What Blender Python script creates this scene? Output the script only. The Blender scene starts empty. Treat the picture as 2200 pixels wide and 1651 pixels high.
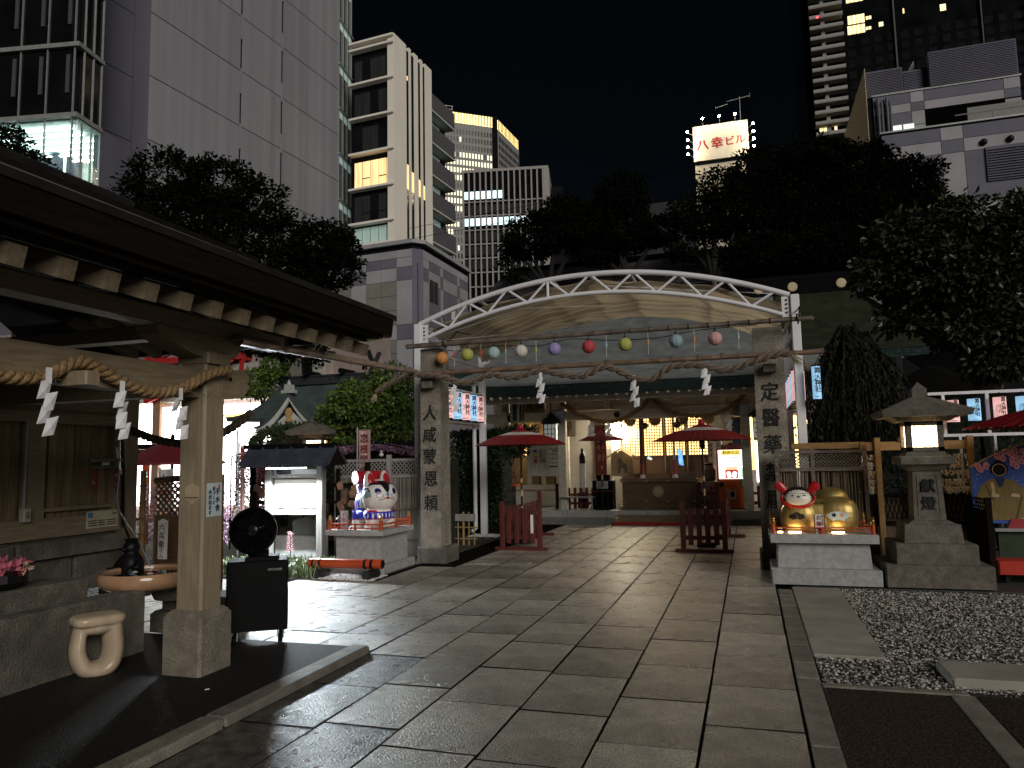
import bpy, math, random
from mathutils import Vector, Matrix, Euler
random.seed(7)
R = math.radians
S = bpy.context.scene
COL = S.collection

# ------------------------------------------------------------------ camera
cam_d = bpy.data.cameras.new('camera')
cam_d.sensor_width = 36.0
cam_d.lens = 26.18
cam_d.clip_start = 0.05
cam_d.clip_end = 2000.0
cam = bpy.data.objects.new('camera', cam_d)
COL.objects.link(cam)
cr = Vector((0.95312607, 0.30192787, -0.01975479))
cu = Vector((0.04908497, -0.08986655, 0.99474352))
cf = Vector((-0.2985655, 0.94908565, 0.10047427))
mw = Matrix((cr, cu, -cf)).transposed().to_4x4()
mw.translation = Vector((0, 0, 1.6))
cam.matrix_world = mw
S.camera = cam

# ------------------------------------------------------------------ night sky and the glow of the city
SUN_EL, SUN_AZ = 21.0, 140.0        # degrees; azimuth clockwise from +Y
w = bpy.data.worlds.new('World')
S.world = w
w.use_nodes = True
nt = w.node_tree
sky = nt.nodes.new('ShaderNodeTexSky')
sky.sky_type = 'NISHITA'
sky.sun_disc = False
sky.sun_elevation = R(SUN_EL)
sky.sun_rotation = R(SUN_AZ)
bg = nt.nodes['Background']
bg.inputs['Strength'].default_value = 0.0008
nt.links.new(sky.outputs[0], bg.inputs[0])

sd = bpy.data.lights.new('sun', 'SUN')
sd.energy = 1.9
sd.angle = R(28)
sd.color = (1.0, 0.95, 0.88)
sun = bpy.data.objects.new('sun', sd)
COL.objects.link(sun)
to_sun = Vector((math.sin(R(SUN_AZ)) * math.cos(R(SUN_EL)), math.cos(R(SUN_AZ)) * math.cos(R(SUN_EL)), math.sin(R(SUN_EL))))
sun.rotation_euler = to_sun.to_track_quat('Z', 'Y').to_euler()

S.view_settings.view_transform = 'Standard'
S.view_settings.look = 'None'
S.view_settings.exposure = 0.0
S.view_settings.gamma = 1.0
S.view_settings.use_curve_mapping = False
S.render.engine = 'CYCLES'
S.cycles.use_denoising = True
S.cycles.max_bounces = 6
S.cycles.sample_clamp_indirect = 4.0

# ------------------------------------------------------------------ materials
MATS = {}
def M(name, c, rough=0.7, c2=None, scale=6.0, bump=0.0, bscale=40.0, metal=0.0, rand=0.0, stretch=None,
      spec=0.5, detail=4.0, contrast=(0.35, 0.65), trans=0.0, c3=None, rvar=0.0, speck=0.0, sscale=120.0):
    """procedural surface: two colours mixed by noise, a third in large stains, fine relief, a little variety per object"""
    if name in MATS: return MATS[name]
    m = bpy.data.materials.new(name); m.use_nodes = True
    t = m.node_tree; N = t.nodes; L = t.links
    b = N['Principled BSDF']
    tc = N.new('ShaderNodeTexCoord')
    src = tc.outputs['Object']
    if stretch:
        mp = N.new('ShaderNodeMapping'); mp.inputs['Scale'].default_value = stretch
        L.new(src, mp.inputs[0]); src = mp.outputs[0]
    if c2 is None: c2 = tuple(x * 0.8 for x in c)
    nz = N.new('ShaderNodeTexNoise'); nz.inputs['Scale'].default_value = scale; nz.inputs['Detail'].default_value = detail
    L.new(src, nz.inputs['Vector'])
    rp = N.new('ShaderNodeMapRange'); rp.inputs[1].default_value = contrast[0]; rp.inputs[2].default_value = contrast[1]
    L.new(nz.outputs[0], rp.inputs[0])
    mx = N.new('ShaderNodeMix'); mx.data_type = 'RGBA'
    mx.inputs[6].default_value = (*c, 1); mx.inputs[7].default_value = (*c2, 1)
    L.new(rp.outputs[0], mx.inputs[0])
    col = mx.outputs[2]
    if c3:
        n3 = N.new('ShaderNodeTexNoise'); n3.inputs['Scale'].default_value = scale * 0.22; n3.inputs['Detail'].default_value = 6
        L.new(src, n3.inputs['Vector'])
        r3 = N.new('ShaderNodeMapRange'); r3.inputs[1].default_value = 0.5; r3.inputs[2].default_value = 0.7
        L.new(n3.outputs[0], r3.inputs[0])
        m3 = N.new('ShaderNodeMix'); m3.data_type = 'RGBA'; m3.inputs[7].default_value = (*c3, 1)
        L.new(r3.outputs[0], m3.inputs[0]); L.new(col, m3.inputs[6]); col = m3.outputs[2]
    if speck:
        vs = N.new('ShaderNodeTexNoise'); vs.inputs['Scale'].default_value = sscale; vs.inputs['Detail'].default_value = 2
        L.new(src, vs.inputs['Vector'])
        r4 = N.new('ShaderNodeMapRange'); r4.inputs[1].default_value = 0.36; r4.inputs[2].default_value = 0.64
        r4.inputs[3].default_value = 1 - speck; r4.inputs[4].default_value = 1 + speck
        L.new(vs.outputs[0], r4.inputs[0])
        hs = N.new('ShaderNodeHueSaturation'); L.new(r4.outputs[0], hs.inputs['Value']); L.new(col, hs.inputs['Color']); col = hs.outputs[0]
    if rand:
        oi = N.new('ShaderNodeObjectInfo')
        r5 = N.new('ShaderNodeMapRange'); r5.inputs[3].default_value = 1 - rand; r5.inputs[4].default_value = 1 + rand
        L.new(oi.outputs['Random'], r5.inputs[0])
        h5 = N.new('ShaderNodeHueSaturation'); L.new(r5.outputs[0], h5.inputs['Value']); L.new(col, h5.inputs['Color']); col = h5.outputs[0]
    L.new(col, b.inputs['Base Color'])
    b.inputs['Roughness'].default_value = rough
    if rvar:
        rr = N.new('ShaderNodeMapRange'); rr.inputs[3].default_value = max(0.03, rough - rvar); rr.inputs[4].default_value = min(1, rough + rvar)
        rr.inputs[1].default_value = 0.3; rr.inputs[2].default_value = 0.7
        L.new(nz.outputs[0], rr.inputs[0]); L.new(rr.outputs[0], b.inputs['Roughness'])
    b.inputs['Metallic'].default_value = metal
    b.inputs['Specular IOR Level'].default_value = spec
    if trans:
        b.inputs['Transmission Weight'].default_value = trans
    if bump:
        nb = N.new('ShaderNodeTexNoise'); nb.inputs['Scale'].default_value = bscale; nb.inputs['Detail'].default_value = 5
        L.new(src, nb.inputs['Vector'])
        bp = N.new('ShaderNodeBump'); bp.inputs['Strength'].default_value = bump; bp.inputs['Distance'].default_value = 0.02
        L.new(nb.outputs[0], bp.inputs['Height']); L.new(bp.outputs[0], b.inputs['Normal'])
    MATS[name] = m
    return m

def EM(name, c, strength, base=None, noise=0.0, scale=3.0, stretch=None):
    """something that gives off light: a lamp, a lit window, a lit screen"""
    if name in MATS: return MATS[name]
    m = bpy.data.materials.new(name); m.use_nodes = True
    t = m.node_tree; N = t.nodes; L = t.links
    b = N['Principled BSDF']
    b.inputs['Base Color'].default_value = (*(base or c), 1)
    b.inputs['Roughness'].default_value = 0.5
    b.inputs['Emission Color'].default_value = (*c, 1)
    b.inputs['Emission Strength'].default_value = strength
    if noise:
        tc = N.new('ShaderNodeTexCoord'); src = tc.outputs['Object']
        if stretch:
            mp = N.new('ShaderNodeMapping'); mp.inputs['Scale'].default_value = stretch
            L.new(src, mp.inputs[0]); src = mp.outputs[0]
        nz = N.new('ShaderNodeTexNoise'); nz.inputs['Scale'].default_value = scale; nz.inputs['Detail'].default_value = 3
        L.new(src, nz.inputs['Vector'])
        r = N.new('ShaderNodeMapRange'); r.inputs[1].default_value = 0.3; r.inputs[2].default_value = 0.7
        r.inputs[3].default_value = strength * (1 - noise); r.inputs[4].default_value = strength * (1 + noise)
        L.new(nz.outputs[0], r.inputs[0]); L.new(r.outputs[0], b.inputs['Emission Strength'])
    MATS[name] = m
    return m

def GLASS(name, c, rough=0.12):
    return M(name, c, rough, c2=tuple(x * 1.6 for x in c), scale=0.6, spec=0.6)

# ------------------------------------------------------------------ mesh builder
class B:
    def __init__(s): s.v = []; s.f = []; s.m = []; s.cur = 0
    def face(s, *idx): s.f.append(tuple(idx)); s.m.append(s.cur)
    def add(s, vs, fs):
        n = len(s.v); s.v += [tuple(p) for p in vs]
        for f in fs: s.f.append(tuple(i + n for i in f)); s.m.append(s.cur)
        return s
    def box(s, x0, y0, z0, x1, y1, z1):
        x0, x1 = min(x0, x1), max(x0, x1); y0, y1 = min(y0, y1), max(y0, y1); z0, z1 = min(z0, z1), max(z0, z1)
        return s.add([(x0, y0, z0), (x1, y0, z0), (x1, y1, z0), (x0, y1, z0), (x0, y0, z1), (x1, y0, z1), (x1, y1, z1), (x0, y1, z1)],
                     [(0, 3, 2, 1), (4, 5, 6, 7), (0, 1, 5, 4), (1, 2, 6, 5), (2, 3, 7, 6), (3, 0, 4, 7)])
    def cbox(s, x0, y0, z0, x1, y1, z1, c=0.008):
        """box with chamfered edges at the top and the four corners"""
        def ring(i, z): return [(x0 + i + c, y0 + i, z), (x1 - i - c, y0 + i, z), (x1 - i, y0 + i + c, z), (x1 - i, y1 - i - c, z),
                                (x1 - i - c, y1 - i, z), (x0 + i + c, y1 - i, z), (x0 + i, y1 - i - c, z), (x0 + i, y0 + i + c, z)]
        vs = ring(0, z0) + ring(0, z1 - c) + ring(c, z1)
        fs = [tuple(range(7, -1, -1)), tuple(range(16, 24))]
        for k in range(2):
            for i in range(8):
                j = (i + 1) % 8
                fs.append((k * 8 + i, k * 8 + j, k * 8 + 8 + j, k * 8 + 8 + i))
        return s.add(vs, fs)
    def frus(s, cx, cy, z0, z1, a0, b0, a1, b1):
        """four-sided frustum, half sizes a (x) and b (y)"""
        vs = [(cx - a0, cy - b0, z0), (cx + a0, cy - b0, z0), (cx + a0, cy + b0, z0), (cx - a0, cy + b0, z0),
              (cx - a1, cy - b1, z1), (cx + a1, cy - b1, z1), (cx + a1, cy + b1, z1), (cx - a1, cy + b1, z1)]
        return s.add(vs, [(0, 3, 2, 1), (4, 5, 6, 7), (0, 1, 5, 4), (1, 2, 6, 5), (2, 3, 7, 6), (3, 0, 4, 7)])
    def bar(s, p0, p1, w, h, up=(0, 0, 1)):
        p0, p1 = Vector(p0), Vector(p1); d = (p1 - p0).normalized(); u = Vector(up)
        if abs(d.dot(u)) > 0.98: u = Vector((0, 1, 0))
        x = d.cross(u).normalized(); u = x.cross(d).normalized()
        vs = []
        for p in (p0, p1):
            for a, b in ((-1, -1), (1, -1), (1, 1), (-1, 1)):
                vs.append(tuple(p + x * (a * w / 2) + u * (b * h / 2)))
        return s.add(vs, [(0, 1, 2, 3), (7, 6, 5, 4), (0, 4, 5, 1), (1, 5, 6, 2), (2, 6, 7, 3), (3, 7, 4, 0)])
    def tube(s, path, r, n=8, cap=True):
        path = [Vector(p) for p in path]; k = len(path)
        rs = r if isinstance(r, (list, tuple)) else [r] * k
        vs = []; prev = None
        for i, p in enumerate(path):
            d = (path[min(i + 1, k - 1)] - path[max(i - 1, 0)])
            d = d.normalized() if d.length > 1e-9 else Vector((0, 0, 1))
            if prev is None:
                u = Vector((0, 0, 1)) if abs(d.z) < 0.9 else Vector((1, 0, 0))
            else: u = prev
            x = d.cross(u)
            if x.length < 1e-6: x = d.cross(Vector((0, 1, 0.3)))
            x.normalize(); u = x.cross(d).normalized(); prev = u
            for j in range(n):
                a = 2 * math.pi * j / n
                vs.append(tuple(p + (x * math.cos(a) + u * math.sin(a)) * rs[i]))
        fs = []
        for i in range(k - 1):
            for j in range(n):
                jj = (j + 1) % n
                fs.append((i * n + j, i * n + jj, (i + 1) * n + jj, (i + 1) * n + j))
        if cap:
            fs.append(tuple(range(n - 1, -1, -1))); fs.append(tuple((k - 1) * n + j for j in range(n)))
        return s.add(vs, fs)
    def lathe(s, prof, n=16, c=(0, 0, 0), cap=True, a0=0.0):
        vs = []
        for r, z in prof:
            for j in range(n):
                a = 2 * math.pi * j / n + a0
                vs.append((c[0] + r * math.cos(a), c[1] + r * math.sin(a), c[2] + z))
        fs = []
        for i in range(len(prof) - 1):
            for j in range(n):
                jj = (j + 1) % n
                fs.append((i * n + j, i * n + jj, (i + 1) * n + jj, (i + 1) * n + j))
        if cap:
            fs.append(tuple(range(n - 1, -1, -1))); fs.append(tuple((len(prof) - 1) * n + j for j in range(n)))
        return s.add(vs, fs)
    def ell(s, c, r, nu=16, nv=10):
        prof = []
        for i in range(nv + 1):
            a = -math.pi / 2 + math.pi * i / nv
            prof.append((max(1e-4, math.cos(a)), math.sin(a)))
        n = len(s.v); s.lathe(prof, nu)
        for i in range(n, len(s.v)):
            x, y, z = s.v[i]; s.v[i] = (c[0] + x * r[0], c[1] + y * r[1], c[2] + z * r[2])
        return s
    def poly(s, pts, ext):
        """polygon in space pushed along a vector"""
        n = len(pts); e = Vector(ext); vs = [tuple(p) for p in pts] + [tuple(Vector(p) + e) for p in pts]
        fs = [tuple(range(n)), tuple(range(2 * n - 1, n - 1, -1))]
        for i in range(n):
            j = (i + 1) % n; fs.append((j, i, n + i, n + j))
        return s.add(vs, fs)
    def grid(s, P):
        """sheet from rows of points"""
        a, b = len(P), len(P[0]); vs = [tuple(p) for r in P for p in r]
        return s.add(vs, [(i * b + j, i * b + j + 1, (i + 1) * b + j + 1, (i + 1) * b + j) for i in range(a - 1) for j in range(b - 1)])
    def sup(s, c, r, e=.6, nu=32, nv=20):
        """rounded box (superellipsoid)"""
        f = lambda w: math.copysign(abs(w) ** e, w); P = []
        for i in range(nv + 1):
            a = -math.pi / 2 + math.pi * i / nv
            P.append([(c[0] + r[0] * f(math.cos(a)) * f(math.cos(b)), c[1] + r[1] * f(math.cos(a)) * f(math.sin(b)), c[2] + r[2] * f(math.sin(a))) for b in [2 * math.pi * j / nu for j in range(nu)] + [0]])
        return s.grid(P)
    def slab(s, P, t):
        """sheet with thickness t downwards (z)"""
        a, b = len(P), len(P[0]); s.grid(P); s.grid([[(p[0], p[1], p[2] - t) for p in r][::-1] for r in P])
        def edge(q):
            for i in range(len(q) - 1):
                p, r = q[i], q[i + 1]
                s.add([p, r, (r[0], r[1], r[2] - t), (p[0], p[1], p[2] - t)], [(3, 2, 1, 0)])
        edge(P[0]); edge([r[-1] for r in P]); edge(P[-1][::-1]); edge([r[0] for r in P][::-1])
        return s
    def move(s, mat):
        s.v = [tuple(mat @ Vector(p)) for p in s.v]; return s
    def mesh(s, name, mats, smooth=False, ang=40):
        me = bpy.data.meshes.new(name); me.from_pydata(s.v, [], s.f)
        for m in (mats if isinstance(mats, (list, tuple)) else [mats]): me.materials.append(m)
        if any(s.m): me.polygons.foreach_set('material_index', s.m)
        if smooth:
            me.polygons.foreach_set('use_smooth', [True] * len(me.polygons)); me.set_sharp_from_angle(angle=R(ang))
        me.update()
        return me

def tag(o, label=None, cat=None, group=None, kind=None):
    if label: o['label'] = label
    if cat: o['category'] = cat
    if group: o['group'] = group
    if kind: o['kind'] = kind
    return o

def put(o, parent=None, world=True):
    COL.objects.link(o)
    if parent is not None:
        o.parent = parent
        if world: o.matrix_parent_inverse = WM[parent.name].inverted()
    return o
WM = {}
def obj(name, b, mat, parent=None, label=None, cat=None, group=None, kind=None, smooth=False, ang=40, world=True, loc=None, rz=None):
    """ONE mesh object; with a parent and world=True its points are world coordinates"""
    me = b if isinstance(b, bpy.types.Mesh) else b.mesh(name, mat, smooth, ang)
    o = bpy.data.objects.new(name, me)
    put(o, parent, world)
    if loc is not None: o.location = loc
    if rz is not None: o.rotation_euler[2] = rz
    WM[o.name] = WM[parent.name].copy() if (parent is not None and world) else Matrix.Translation(o.location)
    if parent is not None and world: WM[o.name] = Matrix.Identity(4)
    return tag(o, label, cat, group, kind)
def thing(name, label, cat, loc=(0, 0, 0), rz=0.0, group=None):
    o = bpy.data.objects.new(name, None); o.empty_display_size = 0.1
    COL.objects.link(o); o.location = loc; o.rotation_euler = (0, 0, rz)
    WM[o.name] = Matrix.Translation(Vector(loc)) @ Matrix.Rotation(rz, 4, 'Z')
    return tag(o, label, cat, group)
def part(name, b, mat, parent, label=None, smooth=False, ang=40, kind=None):
    """a part in its parent's own coordinates"""
    return obj(name, b, mat, parent, label, None, None, kind, smooth, ang, world=False)
def dup(root, loc=None, rz=None, label=None, group=None, scale=None):
    def cp(o, p):
        c = o.copy(); COL.objects.link(c); c.parent = p
        for ch in KIDS.get(o, [x for x in o.children]): cp(ch, c)
        return c
    r = cp(root, None)
    if loc is not None: r.location = loc
    if rz is not None: r.rotation_euler[2] = rz
    if scale is not None: r.scale = scale if isinstance(scale, (tuple, list)) else (scale,) * 3
    WM[r.name] = Matrix.Translation(r.location)
    if label: r['label'] = label
    if group: r['group'] = group
    return r
KIDS = {}

# lettering: the glyphs of Blender's own font, turned into meshes
TXT = {}
def glyphs(s, size=1.0, bold=0.0, ext=0.002):
    key = (s, bold, ext / size)
    if key not in TXT:
        cu_ = bpy.data.curves.new('letters', 'FONT'); cu_.body = s; cu_.size = 1.0
        cu_.align_x = 'CENTER'; cu_.align_y = 'CENTER'; cu_.resolution_u = 2; cu_.extrude = ext / size; cu_.offset = bold
        o = bpy.data.objects.new('letters', cu_); COL.objects.link(o)
        bpy.context.view_layer.update()
        me = bpy.data.meshes.new_from_object(o.evaluated_get(bpy.context.evaluated_depsgraph_get()))
        TXT[key] = ([tuple(v.co) for v in me.vertices], [tuple(p.vertices) for p in me.polygons])
        bpy.data.objects.remove(o); bpy.data.curves.remove(cu_); bpy.data.meshes.remove(me)
    return TXT[key]
def letters(b, s, at, size, right=(1, 0, 0), up=(0, 0, 1), vertical=False, step=1.06, bold=0.0, ext=0.002, sx=1.0, slant=0.0):
    """add lettering to builder b: 'at' is the centre of the first glyph (vertical) or of the line"""
    r, u = Vector(right).normalized(), Vector(up).normalized(); n = r.cross(u); at = Vector(at)
    seq = [(ch, -i * step * size) for i, ch in enumerate(s)] if vertical else [(s, 0)]
    for ch, dz in seq:
        if ch == ' ': continue
        vs, fs = glyphs(ch, size, 0.0, ext)
        q = bold * .75      # heavier strokes: the same glyph laid down three times, a hair apart
        for ox, oz, oy in (((0, 0, 0),) if not bold else ((-q, -q * .5, 0), (q, q * .5, .0006), (q * .3, -q, .0012))):
            b.add([tuple(at + r * ((p[0] * sx + slant * p[1] + ox) * size) + u * ((p[1] + oz) * size + dz) + n * (p[2] * size + oy)) for p in vs], fs)
    return b
def lerp(a, b, t): return a + (b - a) * t
# ------------------------------------------------------------------ shared materials
m_slab = M('granite_slab', (0.37, 0.345, 0.292), 0.33, (0.25, 0.233, 0.198), scale=5, bump=0.55, bscale=95, rand=0.24, c3=(0.19, 0.172, 0.145), speck=0.62, sscale=105, rvar=0.12)
m_slabdark = M('wet_shaded_rough_slab', (0.11, 0.104, 0.092), 0.32, (0.03, 0.029, 0.027), scale=9, bump=1.0, bscale=62, rand=0.25, speck=0.35, sscale=90, rvar=0.1)  # coarse wet stone; shade beside the kerb is also put into its colour
m_mortar = M('joint_dirt', (0.012, 0.011, 0.01), 1.0, bump=0.3, spec=0.0)
m_soil = M('soil', (0.03, 0.025, 0.02), 0.95, bump=0.6, bscale=30)
m_conc = M('pale_concrete', (0.36, 0.335, 0.29), 0.8, (0.27, 0.25, 0.215), scale=3, bump=0.15, bscale=60, c3=(0.23, 0.215, 0.185))
m_kerb = M('kerb_granite', (0.22, 0.2, 0.165), 0.65, (0.14, 0.128, 0.106), scale=6, bump=0.4, bscale=60, rand=0.2, speck=0.3)
m_asph = M('brown_asphalt', (0.06, 0.042, 0.03), 0.9, (0.026, 0.019, 0.015), scale=45, bump=1.0, bscale=110, speck=0.9, sscale=95, spec=0.1)
m_floor = M('shaded_washed_floor', (0.02, 0.018, 0.016), 0.7, (0.009, 0.008, 0.0075), scale=40, bump=0.6, bscale=120, speck=0.5, sscale=220, spec=0.2)  # dark floor, with the shade lying over it also put into the colour
m_granite = M('grey_granite', (0.36, 0.36, 0.355), 0.6, (0.27, 0.27, 0.268), scale=14, bump=0.1, bscale=90, speck=0.3, sscale=170)
m_oldstone = M('weathered_stone', (0.15, 0.132, 0.105), 0.85, (0.09, 0.079, 0.063), scale=9, bump=0.5, bscale=60, speck=0.35, sscale=110, c3=(0.085, 0.077, 0.065))
m_darkstone = M('dark_mossy_stone', (0.13, 0.115, 0.092), 0.88, (0.075, 0.068, 0.055), scale=8, bump=0.6, bscale=50, speck=0.4, sscale=100, c3=(0.05, 0.045, 0.037))
m_white = M('white_steel', (0.72, 0.72, 0.76), 0.45, (0.66, 0.66, 0.7), scale=2)
m_black = M('black_paint', (0.006, 0.006, 0.007), 0.45, spec=0.2)
m_ink = M('black_ink', (0.006, 0.006, 0.006), 0.8)
m_redink = M('red_ink', (0.42, 0.015, 0.02), 0.7)
m_paper = M('white_paper', (0.72, 0.7, 0.66), 0.85, (0.62, 0.6, 0.56), scale=8)
m_verm = M('vermilion_paint', (0.5, 0.075, 0.02), 0.42, (0.4, 0.055, 0.016), scale=5, bump=0.05)
m_redwood = M('red_oxide_wood', (0.1, 0.015, 0.009), 0.55, (0.065, 0.01, 0.007), scale=6, bump=0.2, bscale=40, stretch=(3, 3, 0.5))
m_gold = M('gold_metal', (0.75, 0.52, 0.18), 0.28, (0.6, 0.4, 0.13), scale=8, metal=1.0)
m_wood = M('pale_cypress', (0.26, 0.207, 0.132), 0.62, (0.18, 0.142, 0.09), scale=5, bump=0.12, bscale=40, stretch=(9, 0.8, 9))
m_woodv = M('pale_cypress_upright', (0.27, 0.218, 0.145), 0.6, (0.2, 0.16, 0.105), scale=5, bump=0.12, bscale=40, stretch=(9, 9, 0.7))
m_raft = M('rafter_wood', (0.17, 0.132, 0.082), 0.7, (0.11, 0.085, 0.052), scale=5, bump=0.12, stretch=(0.8, 9, 9))
m_board = M('cedar_boards', (0.25, 0.19, 0.1), 0.7, (0.14, 0.1, 0.05), scale=4, bump=0.2, bscale=30, stretch=(14, 14, 0.8), rand=0.22)
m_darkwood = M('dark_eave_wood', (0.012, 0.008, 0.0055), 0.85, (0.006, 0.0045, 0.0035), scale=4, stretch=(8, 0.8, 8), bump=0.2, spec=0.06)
m_greywood = M('silvered_wood', (0.3, 0.285, 0.265), 0.75, (0.17, 0.16, 0.145), scale=5, stretch=(10, 10, 0.8), bump=0.3, bscale=50)
m_bamboo = M('dry_bamboo', (0.28, 0.205, 0.15), 0.5, (0.2, 0.145, 0.1), scale=6, stretch=(0.7, 4, 4))
m_bamdark = M('weathered_bamboo', (0.17, 0.135, 0.11), 0.5, (0.08, 0.064, 0.054), scale=5, stretch=(1.2, 4, 4))
m_rope = M('straw_rope', (0.34, 0.22, 0.1), 0.9, (0.2, 0.12, 0.05), scale=40, bump=0.8, bscale=90)
m_ropedark = M('weathered_rope', (0.2, 0.15, 0.11), 0.9, (0.11, 0.08, 0.06), scale=40, bump=0.8, bscale=90)
m_copper = M('patina_copper_roof', (0.19, 0.205, 0.205), 0.6, (0.12, 0.13, 0.133), scale=2.2, bump=0.1, metal=0.2, c3=(0.17, 0.18, 0.17))
m_hallwood = M('hall_plain_wood', (0.56, 0.53, 0.44), 0.7, (0.44, 0.41, 0.33), scale=4, stretch=(1, 6, 6))
m_plaster = M('white_plaster', (0.62, 0.6, 0.55), 0.85, (0.54, 0.52, 0.47), scale=3)
m_redcloth = M('red_oilpaper', (0.22, 0.008, 0.012), 0.45, (0.17, 0.006, 0.01), scale=6)

# ------------------------------------------------------------------ the ground
g = B(); g.box(-400, -60, -0.5, 400, 700, -0.07); obj('ground', g, m_soil, kind='structure')
pave = obj('paved_path', B().box(-7.6, -2.0, -0.06, 0.24, 17.9, -0.0075), m_mortar, kind='structure')
cols = [0.235, -0.335, -0.905, -1.49, -2.08, -2.6, -3.14, -3.72, -4.3, -4.88, -5.46, -6.04, -6.62, -7.2]
def slab_mesh(wd, ln, mat, rough=0.0):
    b = B(); gp = 0.0045; gy = 0.0055
    x0, x1, y0, y1 = -wd / 2 + gp, wd / 2 - gp, -ln / 2 + gy, ln / 2 - gy
    b.cbox(x0, y0, -0.05, x1, y1, 0.0, 0.004)
    for i in range(len(b.v)):
        x, y, z = b.v[i]
        if z > -0.03: b.v[i] = (x + random.uniform(-.003, .003), y + random.uniform(-.003, .003), z + random.uniform(-.0018, .0018))
    b.m = [0 if i % 18 == 1 else 1 for i in range(len(b.f))]      # dirt on the hidden sides
    return b.mesh('paving_slab', [mat, m_mortar])
SL = 0.826
vari = {}
for ci in range(len(cols) - 1):
    x1, x0 = cols[ci], cols[ci + 1]
    off = [0.0, 0.41, 0.0, 0.05, 0.3, 0.2, 0.0][ci] if ci < 7 else random.choice([0.0, 0.4, 0.1])
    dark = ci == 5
    k = -2
    while True:
        y0 = 2.27 + off + k * SL; y1 = y0 + SL; k += 1
        if y0 > 17.6: break
        if y1 < 1.4: continue
        if ci >= 6 and y1 < 6.3: continue
        if ci >= 10 and y0 > 8.6: continue
        if ci >= 8 and 9.2 < y0 < 10.6 and x0 < -4.95: continue
        if ci >= 8 and y0 > 10.5: continue
        if y1 > 17.85: y1 = 17.85
        if ci >= 10 and y1 > 9.15: y1 = 9.15
        if ci >= 6 and y0 < 5.86: y0 = 5.86
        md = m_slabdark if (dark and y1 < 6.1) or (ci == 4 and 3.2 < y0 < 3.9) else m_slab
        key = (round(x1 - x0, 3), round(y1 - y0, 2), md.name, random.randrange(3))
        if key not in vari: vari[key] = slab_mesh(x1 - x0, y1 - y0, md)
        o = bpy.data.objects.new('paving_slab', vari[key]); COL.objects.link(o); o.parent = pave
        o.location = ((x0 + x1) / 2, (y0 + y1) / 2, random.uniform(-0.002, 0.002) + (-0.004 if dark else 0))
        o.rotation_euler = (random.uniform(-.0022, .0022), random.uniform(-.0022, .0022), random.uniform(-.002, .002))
# kerb stones along the right edge of the path
ks = obj('path_kerb', B().box(0.2405, 0.5, -0.06, 0.418, 9.75, -0.0065), m_mortar, kind='structure')
y = 0.6
km = {}
for ln in (1.32, 0.55, 0.42, 0.6):
    b = B().cbox(-0.08, -ln / 2 + .005, -0.05, 0.08, ln / 2 - .005, 0.004, 0.008); km[ln] = b.mesh('kerb_stone', m_kerb)
for ln in (1.32, 1.32, 1.32, 1.32, 0.42, 0.55, 0.55, 0.6, 0.55, 0.6, 0.42):
    if y + ln > 9.76: break
    o = bpy.data.objects.new('kerb_stone', km[ln]); COL.objects.link(o); o.parent = ks; o.location = (0.325, y + ln / 2, random.uniform(-.003, .003)); y += ln
# right hand side: concrete walkway pieces, gravel, asphalt
b = B().cbox(0.41, 6.56, -0.05, 0.94, 9.72, 0.01, 0.008); obj('footpath', b, m_conc, kind='structure')
b = B().cbox(1.25, 5.93, -0.05, 4.2, 6.42, 0.05, 0.015); obj('footpath', b, m_conc, kind='structure')
obj('ground', B().box(0.405, 5.76, -0.06, 6, 9.9, -0.02), m_soil, kind='structure')
obj('asphalt_ground', B().box(0.405, 0.5, -0.06, 1.17, 5.68, 0.002), m_asph, kind='structure')
obj('asphalt_ground', B().box(1.34, 0.5, -0.06, 6, 5.72, -0.003), m_asph, kind='structure')
b = B().cbox(0.405, 5.685, -0.06, 1.3, 5.765, 0.012, 0.006); b.cbox(1.18, 0.5, -0.06, 1.325, 5.68, 0.01, 0.006)
obj('kerb_strip', b, m_kerb, kind='structure')
def pebbles(name, n, spot, smin, smax, mat):
    b = B()
    for _ in range(n):
        x, y, z = spot(); r = random.uniform(smin, smax); a = random.uniform(0, 6.28); e = random.uniform(.55, 1); h = r * random.uniform(.45, .8)
        ca, sa = math.cos(a) * r, math.sin(a) * r
        b.add([(x + ca, y + sa, z), (x - sa * e, y + ca * e, z + h * .2), (x - ca, y - sa, z), (x + sa * e, y - ca * e, z - h * .2), (x + ca * .2, y + sa * .1, z + h), (x - ca * .3, y, z + h * .9)],
              [(0, 1, 4), (1, 5, 4), (1, 2, 5), (2, 3, 5), (3, 4, 5), (3, 0, 4)])
    return obj(name, b, mat, kind='stuff')
def island(name, lo, hi, thr, rough=0.7):
    m = bpy.data.materials.new(name); m.use_nodes = True; t = m.node_tree; N = t.nodes; L = t.links
    ge = N.new('ShaderNodeNewGeometry'); cr_ = N.new('ShaderNodeValToRGB')
    e = cr_.color_ramp.elements; e[0].position = 0; e[0].color = (*lo, 1); e[1].position = 1; e[1].color = (*hi, 1)
    k = e.new(thr); k.color = (*[lerp(a, b_, .25) for a, b_ in zip(lo, hi)], 1)
    L.new(ge.outputs['Random Per Island'], cr_.inputs[0]); L.new(cr_.outputs[0], N['Principled BSDF'].inputs['Base Color'])
    N['Principled BSDF'].inputs['Roughness'].default_value = rough
    return m
m_grav = island('gravel_stones', (0.05, 0.046, 0.04), (0.62, 0.59, 0.53), 0.45)
m_peb = island('white_pebbles', (0.4, 0.4, 0.4), (0.75, 0.75, 0.75), 0.4)
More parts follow.
